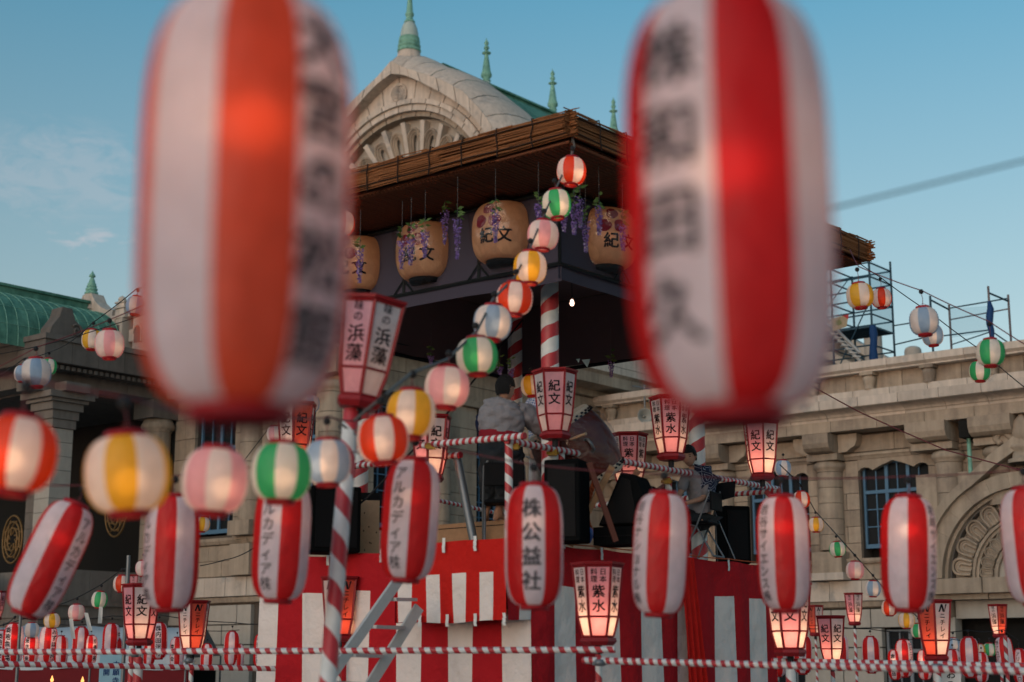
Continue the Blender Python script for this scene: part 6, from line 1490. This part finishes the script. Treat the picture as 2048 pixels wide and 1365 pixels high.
# right hand scaffold
S = [(1865, 592, 692), (1902, 610, 690), (1983, 573, 676), (2022, 590, 676)]
bb_ = 19.2; Q = []
for i, (px, yt, yb) in enumerate(S):
    Pp = on_a(px, 680, 43.0 if i % 2 == 0 else 44.0); Q.append((Pp, zz(0, yt, Pp)))
posts = [(*col_(Pp, 10.3, zt), .035, SCAFR if i else SCAF) for i, (Pp, zt) in enumerate(Q)]
def RZ(P, z): return Vector((P.x, P.y, z))
q0, q1, q2, q3 = [x[0] for x in Q]
rails = [(RZ(q0, zz(0, 600, q0)), RZ(q1, zz(0, 620, q1)), .028, SCAF), (RZ(q2, zz(0, 586, q2)), RZ(q3, zz(0, 603, q3)), .028, SCAF),
         (RZ(q1, zz(0, 617, q1)), RZ(q3, zz(0, 597, q3)), .022, SCAF), (RZ(q1, zz(0, 640, q1)), RZ(q3, zz(0, 618, q3)), .022, SCAFR), (RZ(q0, zz(0, 675, q0)), RZ(q2, zz(0, 660, q2)), .022, SCAF), (RZ(q2, zz(0, 662, q2)), RZ(q3, zz(0, 690, q3)), .02, SCAF), (RZ(P2_, zz(0, 652, P2_)), RZ(q0, zz(0, 640, q0)), .022, SCAF), (RZ(P2_, zz(0, 690, P2_)), RZ(q0, zz(0, 672, q0)), .022, SCAF),
         (RZ(q2, zz(0, 664, q2)), RZ(q1, zz(0, 690, q1)), .018, SCAF)]
t = scaffold('scaffold_rail', 'low scaffold railing on the wing roof at far right', q2.copy(), 0, posts, rails)
MB().add([RZ(q1, zz(0, 618, q1))-q2, RZ(q2, zz(0, 612, q2))-q2, RZ(q2, zz(0, 665, q2))-q2, RZ(q1, zz(0, 676, q1))-q2], [(0, 1, 2, 3)]).build('net', NET, t, recalc=False)
tb_ = MB().tube([Vector((.03*math.sin(i*1.7), 0, -i*.22)) for i in range(6)], [.05, .10, .11, .10, .09, .06], 8).build('blue_tarp', TARP, None, RZ(q2, zz(0, 603, q2)), recalc=False); tag(tb_, 'narrow blue tarp tied to the right scaffold post', 'tarp')
# ------------------------------------------------------------------ lanterns: the two in front
GL = 'long red and white lanterns'; GR_ = 'round striped lanterns'
nearT = []
o, p = long_lantern(493, 402, 408, '大宮の松館', 47, 'huge blurred orange lit striped lantern left of the stage roof', GL, e=1.3, bz=.13, drop=.1, body=LONG_GLOW); nearT.append(p)
o, p = long_lantern(1457, 403, 408, '株和田久', -33, 'huge blurred crimson striped lantern right of the stage roof', GL, e=1.0, bz=.05, drop=.1, tilt=-.5); nearT.append(p)
up = Vector((0, 0, .53)); dv = (nearT[1]-nearT[0])
cable('lantern_cable', 'cable holding the two huge foreground lanterns just above the frame', [nearT[0]-dv*1.2+up, nearT[0]+up, nearT[1]+up, nearT[1]+dv*1.2+up], .006, CABLE, .03)
# second row
row = [(101, 1118, 112, 'アルカディア株', 47, 'long lantern swung far to the right side, leftmost of the middle row', 21.5, .14),
       (343, 1106, 108, 'アルカディア株', -64, 'long lantern hanging below the pink round lantern', 0, .14),
       (563, 1082, 112, 'アルカディア株', -31, 'long lantern hanging below the green round lantern', 2, .14),
       (820, 1040, 112, 'アルカディア株', -28, 'long lantern in front of the ladder top', 3.5, .14),
       (1068, 1092, 114, '株公益社', -5, 'long lantern reading down its middle, in front of the balcony corner', 0, .14),
       (1322, 1108, 112, '岩谷ナショナル株', -55, 'long lantern under the two purple lettered lamp boxes', 3.5, .14),
       (1567, 1107, 106, '岩谷サイエンス株', -45, 'long lantern glowing white and red at the right end of the stage', 0, .17),
       (1817, 1107, 108, '岩崎サイエンス株', 62, 'long lantern in front of the blue window at the right', 2.5, .15),
       (2062, 1092, 108, None, -60, 'long lantern cut off by the right edge of the picture', -2, .14)]
socks = []
for (px, py, w, tx, ph, lb, tl, bz) in row:
    o, p = long_lantern(px, py, w, tx, ph, lb, GL, tilt=tl, e=(1.2 if px in (1567, 1817) else .6), bz=bz)
    z = LW[1]/2+.025+.12; t = R_(tl); fwd = Vector((p.x, p.y, 0)).normalized(); rt = Vector((fwd.y, -fwd.x, 0))
    socks.append(p+Vector((0, 0, z*math.cos(t)))+rt*z*math.sin(t))
cable('lantern_cable', 'sagging cable carrying the middle row of long lanterns', [socks[0]+Vector((-2, .3, .1))]+socks+[socks[-1]+Vector((3, .5, .1))], .005, CABLER, .012)
# ------------------------------------------------------------------ diagonal string of round lanterns
diag = [(1143, 343, 58, 'red', -13, 'red and white lantern at the roof corner, topmost of the diagonal string'), (1113, 409, 60, 'green', -16, 'green and white lantern, second below the roof corner'), (1086, 471, 63, 'pink', 10, 'pink and white lantern, third below the roof corner'), (1060, 536, 67, 'yellow', -10, 'yellow and white lantern, fourth below the roof corner'),
        (1029, 598, 70, 'red', 45+2, 'bright red and white lantern, fifth below the roof corner'), (985, 646, 75, 'blue', 2, 'pale blue and white lantern before the maroon cloth, sixth down'), (954, 713, 80, 'green', 25, 'green and white lantern before the maroon cloth, seventh down'), (894, 775, 86, 'pink', 45, 'pink and white lantern, eighth down, left of the drummer'), (822, 828, 94, 'yellow', 8, 'yellow and white lantern just right of the tilted lamp box'), (766, 880, 100, 'red', 0, 'orange red lantern between the tilted lamp box and left striped post')]
DS = []
for i, (px, py, w, c, ph, lb) in enumerate(diag):
    phi = {0: -14-45*0, }.get(i, 0)
    ang = {0: 34, 1: 34, 2: -36, 3: -30, 4: 3, 5: 43, 6: 20, 7: 10, 8: -19, 9: -2}[i]
    o, p, s = round_lantern(px, py, w, c, ang, lb, GR_, e=(2.6 if i in (0, 1, 3) else 1.7)); DS.append(s)
tie_p = on_z(1145, 275, 7.12)
cable('lantern_cable', 'grey wrapped cable descending diagonally from the roof corner', [tie_p]+[s+Vector((s.x, s.y, 0)).normalized()*.19-Vector((0, 0, .03)) for s in DS[:8]]+[DS[8], DS[9], at(708, 842, 10.7)], .011, CABLEG, .0)
o = MB().tube([Vector((0, 0, 0)), Vector((.02, 0, -.10)), Vector((-.01, 0, -.2)), Vector((.01, .0, -.3))], .012, 6).tube([Vector((0, 0, 0)), Vector((-.05, 0, .06))], .008, 5).build('corner_knot', CABLEG, None, tie_p, recalc=False); tag(o, 'knotted grey cord at the near corner of the thatched roof', 'cord')
# left lower round lanterns
lowL = [(655, 925, 98, 'blue', 8, 'pale blue lantern hidden partly by the leaning striped pole', 9.6), (563, 945, 120, 'green', 20, 'large green and white lantern with a green glow left of the leaning pole', None), (430, 962, 134, 'pink', 45, 'large pink and white lantern beside the large green one', None), (255, 949, 163, 'yellow', 22, 'large yellow and white lantern, second from the left edge', None), (32, 910, 165, 'red', 2, 'large blurred red and white lantern at the left edge', None)]
LS = []
for i, (px, py, w, c, ph, lb, D) in enumerate(lowL):
    ang = {0: 0, 1: 5, 2: 2, 3: 31, 4: 8}[i]
    o, p, s = round_lantern(px, py, w, c, ang, lb, GR_, e=2.0, drop=.11); LS.append(s)
cable('lantern_cable', 'thin cable from the leaning pole through the large round lanterns', [at(706, 842, 10.7)]+LS+[LS[-1]+(LS[-1]-LS[-2])], .006, CABLER, .01)
# upper left string
UL = [(272, 612, 40, 'blue', -20, 'blue and white lantern half behind the left big lantern'), (184, 680, 40, 'yellow', 0, 'yellow and white lantern behind the pink one before the green roof'), (97, 734, 34, 'green', 20, 'small green and white lantern behind the blue one before the porch'), (47, 748, 36, 'blue', 10, 'small blue lantern half hidden at the far left')]
U1 = [round_lantern(px, py, w, c, ph, lb, GR_, e=.5)[2] for (px, py, w, c, ph, lb) in UL]
U2L = [(219, 689, 58, 'pink', 45, 'rosy pink and white lantern in front of the green porch roof'), (72, 746, 60, 'blue', 45, 'pale blue lantern in front of the porch cornice')]
U2 = [round_lantern(px, py, w, c, ph, lb, GR_, e=1.2 if c == 'pink' else .3)[2] for (px, py, w, c, ph, lb) in U2L]
cable('lantern_cable', 'farther thin cable over the green porch roof', [at(420, 520, 20)]+U1+[at(-60, 790, 26)], .008, CABLE, .015)
cable('lantern_cable', 'nearer thin cable with the pink lantern over the porch', [at(420, 540, 15)]+U2+[at(-60, 760, 16)], .006, CABLER, .012)
cable('lantern_cable', 'plain dark wire crossing the green porch roof', [at(-20, 712, 20), at(130, 680, 20), at(420, 582, 20)], .006, CABLE, .01)
# upper right strings
R1 = [(1720, 592, 54, 'yellow', 20, 'yellow and white lantern in front of the scaffold tower'), (1848, 643, 56, 'blue', 45, 'larger pale blue lantern left of the right scaffold posts'), (1981, 706, 58, 'green', 20, 'larger green and white lantern over the right parapet')]
R2 = [(1763, 597, 41, 'red', 45, 'red and white lantern touching the scaffold tower posts'), (1865, 671, 43, 'blue', 0, 'smaller blue lantern tucked behind the larger pale blue one'), (1960, 743, 44, 'green', 0, 'smaller green lantern glowing yellow below the larger green one')]
a1_ = [round_lantern(px, py, w, c, ph, lb, GR_, e=.7, drop=.16)[2] for (px, py, w, c, ph, lb) in R1]
a2_ = [round_lantern(px, py, w, c, ph, lb, GR_, e=1.0, drop=.14)[2] for (px, py, w, c, ph, lb) in R2]
cable('lantern_cable', 'near cable from the thatch end across the scaffolding', [at(1700, 500, 18.7)]+a1_+[at(2120, 730, 15.5)], .006, CABLER, .012)
cable('lantern_cable', 'far cable with the three smaller lanterns across the scaffolding', [at(1690, 505, 24)]+a2_+[at(2120, 830, 20)], .007, CABLE, .012)
cable('lantern_cable', 'dark red wire sloping down across the wing cornice', [at(1605, 762, 22), at(1720, 825, 22), at(1890, 900, 21.5), at(2060, 945, 21)], .009, CABLER, .004)
cable('power_line', 'blurred dark cable rising through the sky at the right', [at(1500, 462, 5), at(1660, 418, 5), at(2048, 322, 5), at(2300, 255, 5)], .0042, CABLE, .0)
cable('guy_wire', 'black guy wire from the stage roof down behind the left lanterns', [on_b(1045, 640, 13.8), at(880, 845, 19.5), at(735, 995, 19.2), at(600, 1110, 19)], .013, CABLE, .0)
cable('guy_wire', 'thin dark wire curving up from the left lamp boxes', [at(400, 1132, 22), at(450, 1120, 22), at(505, 1098, 21), at(620, 1030, 20)], .007, CABLE, .02)
# other single lanterns
round_lantern(684, 448, 52, 'red', 40, 'red lantern showing beside the right edge of the left big lantern', GR_, e=1.2)
round_lantern(1063, 772, 44, 'yellow', 20, 'yellow lantern showing left of the central lamp box', GR_, e=1.2)
MS = [round_lantern(px, py, w, c, ph, lb, GR_, e=.5)[2] for (px, py, w, c, ph, lb) in [(620, 808, 38, 'blue', 45, 'pale blue lantern above the rear left lamp box'), (549, 868, 32, 'pink', 20, 'small pink lantern peeping left of the rear lamp box'), (404, 1049, 32, 'yellow', 45, 'small cream lantern between long lantern and pink lantern'), (288, 1137, 34, 'pink', 45, 'small pink lantern half behind the second long lantern')]]
cable('lantern_cable', 'thin wire of small lanterns running down before the left windows', [at(640, 770, 25)]+MS, .008, CABLE, .02)
# left bottom arc of small round lanterns
LB = [(243, 1168, 33, 'red', 20, 'small red and white lantern above the left black lettered lamp box'), (199, 1200, 33, 'green', 20, 'small green and white lantern in the lower left string'), (153, 1225, 33, 'pink', 20, 'small pink lantern in the lower left string'), (104, 1242, 32, 'yellow', 20, 'small yellow lantern in the lower left string'), (63, 1261, 31, 'blue', 20, 'small grey blue lantern above the lower left long lanterns')]
lb_ = [round_lantern(px, py, w, c, ph+i*9, lb, GR_, e=.7)[2] for i, (px, py, w, c, ph, lb) in enumerate(LB)]
cable('lantern_cable', 'thin cable of the lower left string of small lanterns', [at(262, 1135, 28)]+lb_+[at(-40, 1262, 30)], .010, CABLE, .01)
RBt = [(1603, 1000, 33, 'red', 22, 'small red and white lantern, top of the string before the right columns'), (1632, 1050, 30, 'yellow', 45, 'small yellow lantern left of the round column'), (1675, 1099, 32, 'green', 45, 'small green and white lantern on the round column foot'), (1710, 1141, 35, 'pink', 20, 'small glowing pink lantern before the pale stone band'), (1746, 1178, 31, 'blue', 22, 'small pale blue lantern before the pale stone band'), (1779, 1216, 31, 'red', 20, 'small red and white lantern under the rightmost whole long lantern'), (1813, 1241, 32, 'yellow', 45, 'small yellow and white lantern beside the right logo lamp box'), (1837, 1262, 30, 'green', 20, 'small green lantern half behind the right logo lamp box')]
rb = [round_lantern(px, py, w, c, ph, lb, GR_, e=1.2)[2] for (px, py, w, c, ph, lb) in RBt]
cable('lantern_cable', 'thin cable of the descending string before the right columns', [at(1560, 930, 27)]+rb+[at(1880, 1290, 30)], .010, CABLE, .0)
round_lantern(1566, 937, 32, 'blue', 10, 'small blue and white lantern behind the right end lamp box', GR_, e=.9)
for (px, py, w, c, lb) in [(1906, 1290, 27, 'blue', 'tiny grey blue lantern right of the right logo lamp box'), (1959, 1302, 26, 'yellow', 'tiny yellow lantern between the far right long lanterns'), (1979, 1300, 26, 'green', 'tiny green lantern between the far right long lanterns')]:
    round_lantern(px, py, w, c, 20, lb, GR_, e=.5)
# small long lanterns far behind
FL_ = [(4, 1298, 34, '築地共栄会', -20, 'small long lantern cut by the left edge'), (27, 1288, 38, '築地魚市場', -38, 'small long lantern, second from the left edge'), (62, 1300, 28, '東京青果', -35, 'small long lantern under the grey blue lantern'), (96, 1289, 34, 'みずほ銀行', 40, 'small long lantern with lettering on its right, below the yellow one'), (122, 1302, 27, None, -22, 'small long lantern right of the one below the yellow lantern'), (161, 1290, 33, None, 90, 'small long lantern with a white middle stripe below the pink one'), (181, 1300, 26, '京橋水産', 42, 'small lit long lantern half behind its white striped neighbour'), (222, 1284, 34, '中央会', 65, 'small long lantern left of the black lettered lamp box'), (231, 1304, 28, '東栄会', -10, 'low small long lantern partly behind the rails near the blue board'),
       (318, 1282, 34, '株内田洋行', -6, 'small lettered long lantern right of the black lettered lamp box'), (299, 1305, 25, None, 90, 'low small long lantern beneath the left lamp box'), (354, 1306, 28, '東和会', -45, 'small long lantern left of the left logo lamp box'), (413, 1314, 24, None, 90, 'small long lantern right of the left logo lamp box'), (463, 1297, 31, None, 90, 'small long lantern with a white middle stripe before the grey wall'), (477, 1312, 22, None, 50, 'low long lantern hidden behind the one before the grey wall'), (523, 1301, 31, '株内田洋行', -22, 'small long lantern before the basement window left of the curtain'),
       (1556, 1318, 32, '関宏寿司', -30, 'small long lantern at the right edge of the stage curtain'), (1606, 1310, 36, '関宏寿司清', -3, 'small lettered long lantern right of the stage curtain'), (1681, 1306, 32, '月島清', -25, 'small long lantern behind the low right lamp box'), (1742, 1310, 34, None, 90, 'small long lantern with wide white stripe before the lower window'), (1790, 1330, 27, '倉川食品', -15, 'orange lit small long lantern before the lower window'), (1808, 1317, 34, '宗栄エステート', 55, 'small long lantern with lettering on its right before the lower window'), (1849, 1330, 27, '中央', 55, 'small long lantern left of the right logo lamp box foot'), (1908, 1331, 29, '光輪会', 58, 'small long lantern right of the right logo lamp box foot'), (1939, 1315, 37, None, 90, 'small white striped long lantern before the dark doorway'), (1963, 1335, 28, '本願会', -20, 'small long lantern below the tiny yellow lantern'), (2010, 1311, 35, '株アカデミー', -52, 'small tilted long lantern near the right edge'), (2041, 1333, 32, 'アリオカイロ', -14, 'small lettered long lantern at the right edge'), (1884, 1338, 24, None, 30, 'low small long lantern hidden behind the right logo lamp box pole')]
fs_ = []
for i, (px, py, w, tx, ph, lb) in enumerate(FL_):
    o, p = long_lantern(px, py, w, tx, ph, lb, 'small long lanterns along the rear fence', tilt=(-4 if px == 2010 else rnd.uniform(-2, 2)), e=(1.8 if 'lit' in lb or px in (27, 96, 62, 1808, 1849) else .5), hi=False); fs_.append((px, p+Vector((0, 0, .52)), w))
fl_l = sorted([(a_, b_) for a_, b_, c_ in fs_ if a_ < 600 and c_ >= 31], key=lambda t: t[0]); fl_l2 = sorted([(a_, b_) for a_, b_, c_ in fs_ if a_ < 600 and c_ < 31], key=lambda t: t[0])
fr_l = sorted([(a_, b_) for a_, b_, c_ in fs_ if a_ > 1500 and c_ >= 31], key=lambda t: t[0]); fr_2 = sorted([(a_, b_) for a_, b_, c_ in fs_ if a_ > 1500 and c_ < 31], key=lambda t: t[0])
for nm, L in (('thin cable of the front row of small left lanterns', fl_l), ('thin cable of the rear row of small left lanterns', fl_l2), ('thin cable of the front row of small right lanterns', fr_l), ('thin cable of the rear row of small right lanterns', fr_2)):
    cable('lantern_cable', nm, [b_ for a_, b_ in L], .009, CABLE, .02)
# ------------------------------------------------------------------ lamp boxes
BG = 'lamp boxes on striped poles'
def lamp(px, yt, yb, w, kind, cols, rot, label, tilt=0, e=1.0, D=None):
    return bonbori(px, (yt+yb)/2, w, kind, cols, rot, label, tilt, e, D=D or BW*1.03*FP/w)
WP = (PANW, PANP); PWc = (PANP, PANW); RWc = (PANR, PANW); WR = (PANW, PANR)
o, pT, qT = lamp(732, 605, 822, 138, 'hama', PWc, -28, 'large tilted lamp box on the leaning striped pole', tilt=7.5, e=.12)
o, pC, _ = lamp(1110, 745, 880, 87, 'kibun', PWc, -2, 'central lamp box with pink front before the near roof post', e=.15)
o, pP, _ = lamp(1341, 798, 922, 80, 'shisui', PWc, 2, 'purple lettered lamp box on the stage rail left of the right post', e=.6)
o, pQ, _ = lamp(1258, 877, 980, 71, 'shisui', PWc, 0, 'purple lettered lamp box behind the rail above the slanted speaker', e=.5, D=20.5)
o, pR, _ = lamp(1523, 846, 962, 74, 'kibun', PWc, -22, 'red lit lamp box at the right end of the stage rail', e=1.3)
o, pS, _ = lamp(591, 822, 925, 76, 'kibun', WR, -38, 'lamp box with dark shadowed white face behind the green lantern', e=.6, D=18.6)
o, pU, _ = lamp(861, 856, 945, 78, 'kibun', PWc, -40, 'lamp box mostly hidden behind the yellow lantern on the left rail', e=.8, D=18.3)
o, pV, _ = lamp(281, 1172, 1292, 76, 'kibun', WP, 4, 'lamp box with black lettering at lower left', e=.7)
o, pW_, _ = lamp(271, 1157, 1200, 34, 'hama', PWc, -20, 'tiny lamp box behind the lower left lamp box', e=.4)
o, pX, _ = lamp(386, 1212, 1302, 66, 'nichirei', WR, -40, 'orange logo lamp box at lower left', e=.9)
o, pY, _ = lamp(680, 1156, 1286, 80, 'nichirei', WR, -38, 'orange logo lamp box behind the leaning striped pole', e=.9)
o, pZ, _ = lamp(1196, 1134, 1288, 102, 'shisui', PWc, 2, 'brightly lit purple lettered lamp box before the right curtain', e=1.5)
o, pA_, _ = lamp(1578, 1176, 1308, 90, 'kibun', PWc, 4, 'glowing lamp box below the long lantern at the curtain edge', e=1.6)
o, pB_, _ = lamp(1630, 1211, 1275, 38, 'nichirei', RWc, -28, 'small logo lamp box behind the low right lamp box', e=.5)
o, pC_, _ = lamp(1663, 1238, 1330, 62, 'kibun', PWc, -30, 'low lamp box with orange lower panes right of the curtain', e=1.4)
o, pD_, _ = lamp(1708, 1190, 1250, 40, 'hama', PWc, -28, 'small pink and white lamp box on the thin striped pole', e=1.0)
o, pE_, _ = lamp(1870, 1206, 1322, 76, 'nichirei', RWc, -28, 'large logo lamp box at lower right', e=1.1)
o, pF_, _ = lamp(1997, 1215, 1272, 41, 'hama', WR, -32, 'small red lamp box before the dark doorway', e=1.2)
o, pG_, _ = lamp(-8, 1180, 1245, 36, 'kibun', WP, 0, 'lamp box cut off by the left edge', e=.2)
# poles carrying them
PG_ = 'striped lamp poles'
d = (at(655, 1365, 10.0)-at(700, 838, 10.9))
pole('lamp_pole', 'leaning striped pole of the large tilted lamp box', 'pole', at(700, 838, 10.9)+d*1.55, at(703, 822, 10.9), .056, .33, hand=1, group=PG_, n=28)
def gp_(P, label, r=.04, pitch=.21, top=BH/2+.09, hand=1, lo=0):
    pole('lamp_pole', label, 'pole', (P.x, P.y, lo), (P.x, P.y, P.z-top), r, pitch, hand=hand, group=PG_)
gp_(pZ, 'striped pole under the brightly lit purple lettered lamp box', .032, .2); gp_(pA_, 'thick striped pole under the glowing lamp box at the curtain edge', .055, .3); gp_(pD_, 'thin striped pole under the small pink and white lamp box', .035, .22)
gp_(pB_, 'thin striped pole under the small logo lamp box', .03, .2); gp_(pC_, 'striped pole under the low lamp box right of the curtain', .035, .2); gp_(pE_, 'striped pole under the large logo lamp box', .05, .24); gp_(pF_, 'striped pole under the small red lamp box', .035, .2)
gp_(pV, 'thick striped pole under the lower left lamp box', .06, .26); gp_(pX, 'striped pole under the lower left orange logo lamp box', .035, .24); gp_(pY, 'striped pole under the logo lamp box behind the leaning pole', .035, .24)
gp_(pS, 'striped pole under the lamp box behind the green lantern', .035, .24, lo=3.0); gp_(pG_, 'striped pole under the lamp box at the left edge', .035, .24)
p = at(261, 1365, 20.5); pole('lamp_pole', 'thin striped pole beside the thick lower left one', 'pole', (p.x, p.y, 0), (p.x, p.y, 1.95), .04, .26, group=PG_)
p = at(2015, 1350, 27); pole('lamp_pole', 'thin striped pole at the lower right edge', 'pole', (p.x, p.y, 0), (p.x, p.y, 2.2), .035, .22, group=PG_)
p = at(208, 1150, 24); o = MB().tube([(0, 0, 0), (0, 0, 3.35)], .03, 10).build('steel_pole', STEELG, None, (p.x, p.y, 0), recalc=False); p2 = at(257, 1120, 24); o.location = (p2.x, p2.y, 0); tag(o, 'plain steel pole behind the lower left lamp box', 'pole')
p = at(40, 1250, 22); o = MB().tube([(0, 0, 0), (0, 0, 2.4)], .022, 10).build('steel_pole', STEELG, None, (p.x, p.y, 0), recalc=False); tag(o, 'thin steel tent pole near the left edge', 'pole')
# horizontal fence rails near the bottom
FG = 'striped fence rails along the bottom'
pole('fence_rail', 'striped rail running across in front of the curtain from the left edge', 'rail', at(-80, 1305, 16.4), at(1230, 1300, 14.3), .030, .115, group=FG)
pole('fence_rail', 'striped rail running to the right edge from the bright lamp box pole', 'rail', at(1166, 1321, 14.2), at(2120, 1345, 12.2), .030, .085, group=FG)
pole('fence_rail', 'lower striped rail at the left side ending at the curtain', 'rail', at(-80, 1327, 17.5), at(550, 1338, 19.2), .032, .12, group=FG)
pole('fence_rail', 'second striped rail crossing just above at the right side', 'rail', at(1545, 1322, 17.0), at(2120, 1334, 15), .030, .10, group=FG)
for i, (px, py, D) in enumerate([(1190, 1300, 14.4), (1200, 1326, 14.1), (270, 1310, 19), (378, 1322, 18.3), (1875, 1335, 13)]):
    o = MB().lathe([(.03, -.03), (.055, -.02), (.06, .01), (.04, .03)], 10).box(-.07, .07, -.02, .02, -.02, .01).build('pipe_clamp', [STEELG, STEELG], None, at(px, py, D), recalc=False)
    tag(o, ['clamp joining the end of the curtain rail to the bright lamp box pole', 'clamp below it at the start of the right rail', 'clamp on the thick lower left pole', 'clamp on the rail under the orange logo lamp box', 'clamp on the rail under the large right logo lamp box'][i], 'clamp', 'rail clamps')
# ------------------------------------------------------------------ tents, board, paper strips, palm, flames
tp0 = at(-120, 1290, 30)
def tent(label, x0, x1, D, yr, ye, depth):
    pl_, pr_ = at(x0, ye, D), at(x1, ye, D); ze = pl_.z; zr_ = at((x0+x1)/2, yr, D+depth/2).z; rt = (pr_-pl_); rt.z = 0; L = rt.length; rt.normalize(); f_ = Vector((-rt.y, rt.x, 0))
    t = thing('market_tent', label, 'tent', Vector((pl_.x, pl_.y, 0)))
    r0 = Vector((0, 0, ze)); mb = MB()
    def P(u, v):
        h = ze+(zr_-ze)*(1-abs(2*v-1))-.05*math.sin(u*math.pi*3)**2; return rt*(L*u)+f_*(depth*v)+Vector((0, 0, h))
    mb.grid(P, 18, 8, 0); mb.build('tent_roof', TENT, t, recalc=False)
    vm = MB(); vm.grid(lambda u, v: rt*(L*u)-f_*(.02+.03*math.sin(u*40)*v)+Vector((0, 0, ze-.02-.30*v-.04*math.sin(u*9)*v)), 60, 3, 0); vm.build('valance', TENT, t, recalc=False)
    for u in (0.0, .5, 1.0):
        for v in (0, 1): MB().tube([rt*(L*u)+f_*(depth*v), rt*(L*u)+f_*(depth*v)+Vector((0, 0, ze))], .025, 8).build('tent_pole', STEELG, t, recalc=False)
    return t, rt, f_, L, ze
t, rt, f_, L, ze = tent('white market tent behind the lower left lanterns', -10, 372, 37, 1252, 1310, 4.5)
MB().add([f_*3.9+rt*0+Vector((0, 0, 1.6)), f_*3.9+rt*L+Vector((0, 0, 1.6)), f_*3.9+rt*L, f_*3.9], [(0, 1, 2, 3)]).build('rear_cloth', DARK, t, recalc=False)
t2, *_ = tent('second white market tent at the left edge', -300, -12, 37, 1252, 1310, 4.5)
MB().add([Vector((0, 0, 1.75)), Vector((8, 0, 1.75)), Vector((8, 0, 0)), Vector((0, 0, 0))], [(0, 1, 2, 3)]).build('maroon_side_cloth', TENTR, t2, recalc=False)
bp = at(222, 1345, 24.5); t = thing('notice_board', 'pale blue notice board with blue characters under the rails at lower left', 'sign board', bp, yaw_to_cam(bp)+math.pi/2)
MB().box(-.18, .18, -.01, .01, -.9, .30).build('board', CYAN, t)
for (x, tx) in ((-.07, '開'), (.075, '本願寺'),):
    V, F_ = column(tx, .105, .125, .03); letter = letter_mesh('lettering', V, F_, lambda a_, b_: Vector((x+a_, -.013, b_-(0 if len(tx) > 1 else 0))), mat_=INKB); link('lettering', letter, t, (0, 0, -.0 if len(tx) == 1 else .0))
MB().tube([(0, .03, -1.6), (0, .03, .3)], .02, 6).build('post', STEELG, t, recalc=False)
bp = at(1902, 1350, 20); t = thing('white_sign', 'white sign with black brush character below the right logo lamp box', 'sign board', bp, yaw_to_cam(bp)+math.pi/2)
MB().box(-.12, .12, -.01, .01, -.5, .10).build('board', TAB, t); V, F_ = column('おみくじ', .13, .14, .02); link('lettering', letter_mesh('lettering', V, F_, lambda a_, b_: Vector((a_, -.013, b_-.20))), t)
for i, (x0, y0, x1, y1) in enumerate([(142, 1238, 146, 1278), (172, 1226, 180, 1262), (202, 1214, 199, 1247)]):
    a_, b_ = at(x0, y0, 27.5), at(x1, y1, 27.5); w = Vector((.035, 0, 0))
    o = MB().add([Vector((0, 0, 0))-w, w, b_-a_+w*.9+Vector((0, .04, 0)), b_-a_-w*.9], [(0, 1, 2, 3)]).build('paper_strip', TAB, None, a_, recalc=False); tag(o, ['white paper strip hanging left of the small pink lantern', 'white paper strip hanging below the small pink lantern', 'white paper strip hanging below the small green lantern'][i], 'paper strip', 'paper strips on the lower left string')
for i, (px, py, D) in enumerate([(104, 1360, 26), (165, 1362, 26)]):
    o = thing('torch', ['small burning torch flame at the bottom left, left one', 'small burning torch flame at the bottom left, right one'][i], 'torch', at(px, py, D), 0, 'torch flames at bottom left')
    MB().lathe([(0, -.04), (.022, -.03), (.03, .0), (.014, .035), (.012, .05), (0, .075)], 8, c=(0, 0, 0)).build('fire', FLAME, o, recalc=False); MB().lathe([(.05, -.12), (.06, -.05), (.02, -.05)], 10).tube([(0, 0, -.12), (0, 0, -1.2)], .02, 6).build('bowl', CABLE, o, recalc=False)
pp = at(1610, 1362, 26); pp.z = 0; pt_ = thing('palm_plant', 'low green palm fronds behind the right fence rail', 'plant', pp)
MB().tube([(0, 0, 0), (0, 0, 1.0)], [.12, .09], 10).build('trunk', WOODB, pt_, recalc=False)
for k in range(26):
    q_ = k*2.4; ln_ = rnd.uniform(.7, 1.0); el = rnd.uniform(.2, 1.1); fr_ = MB(); P = []
    for j in range(7):
        t_ = j/6; rr = ln_*t_*math.cos(el*(1-t_*.5)); P.append(Vector((math.cos(q_)*rr, math.sin(q_)*rr, 1.0+ln_*t_*math.sin(el)-.5*t_*t_*ln_*.8)))
    for j in range(1, 7):
        for s in (-1, 1):
            c = P[j]; w = Vector((-math.sin(q_), math.cos(q_), -.25))*s*.24*(1-abs(j/6-.4)); fo_ = (P[j]-P[j-1]).normalized()
            fr_.add([c, c+w+fo_*.12, c+fo_*.035], [(0, 1, 2)])
    fr_.tube(P, .008, 4); fr_.build('frond', PALM, pt_, recalc=False)
# cloth pennants by the far roof edge
for i, (px, py) in enumerate([(1172, 727), (1156, 722)]):
    p = at(px, py, 21.5); s = .06 if i == 0 else .03
    o = MB().add([Vector((-s, 0, s*.8)), Vector((s, 0, s)), Vector((s*.3, 0, -s))], [(0, 1, 2)]).build('pennant', CYAN, None, p, recalc=False); tag(o, ['pale blue triangular pennant under the far roof edge', 'tiny pale pennant left of the triangular one'][i], 'pennant')
# wire tangle on the pole head
tg = MB()
for k in range(7):
    P = [Vector((rnd.uniform(-.12, .12), rnd.uniform(-.08, .08), rnd.uniform(-.22, .06))) for _ in range(5)]; tg.tube(P, .005, 4)
o = tg.build('wire_tangle', CABLEG, None, at(706, 850, 10.85), recalc=False); tag(o, 'tangle of thin wires at the head of the leaning pole', 'wire')
bpy.data.objects.remove(_to)
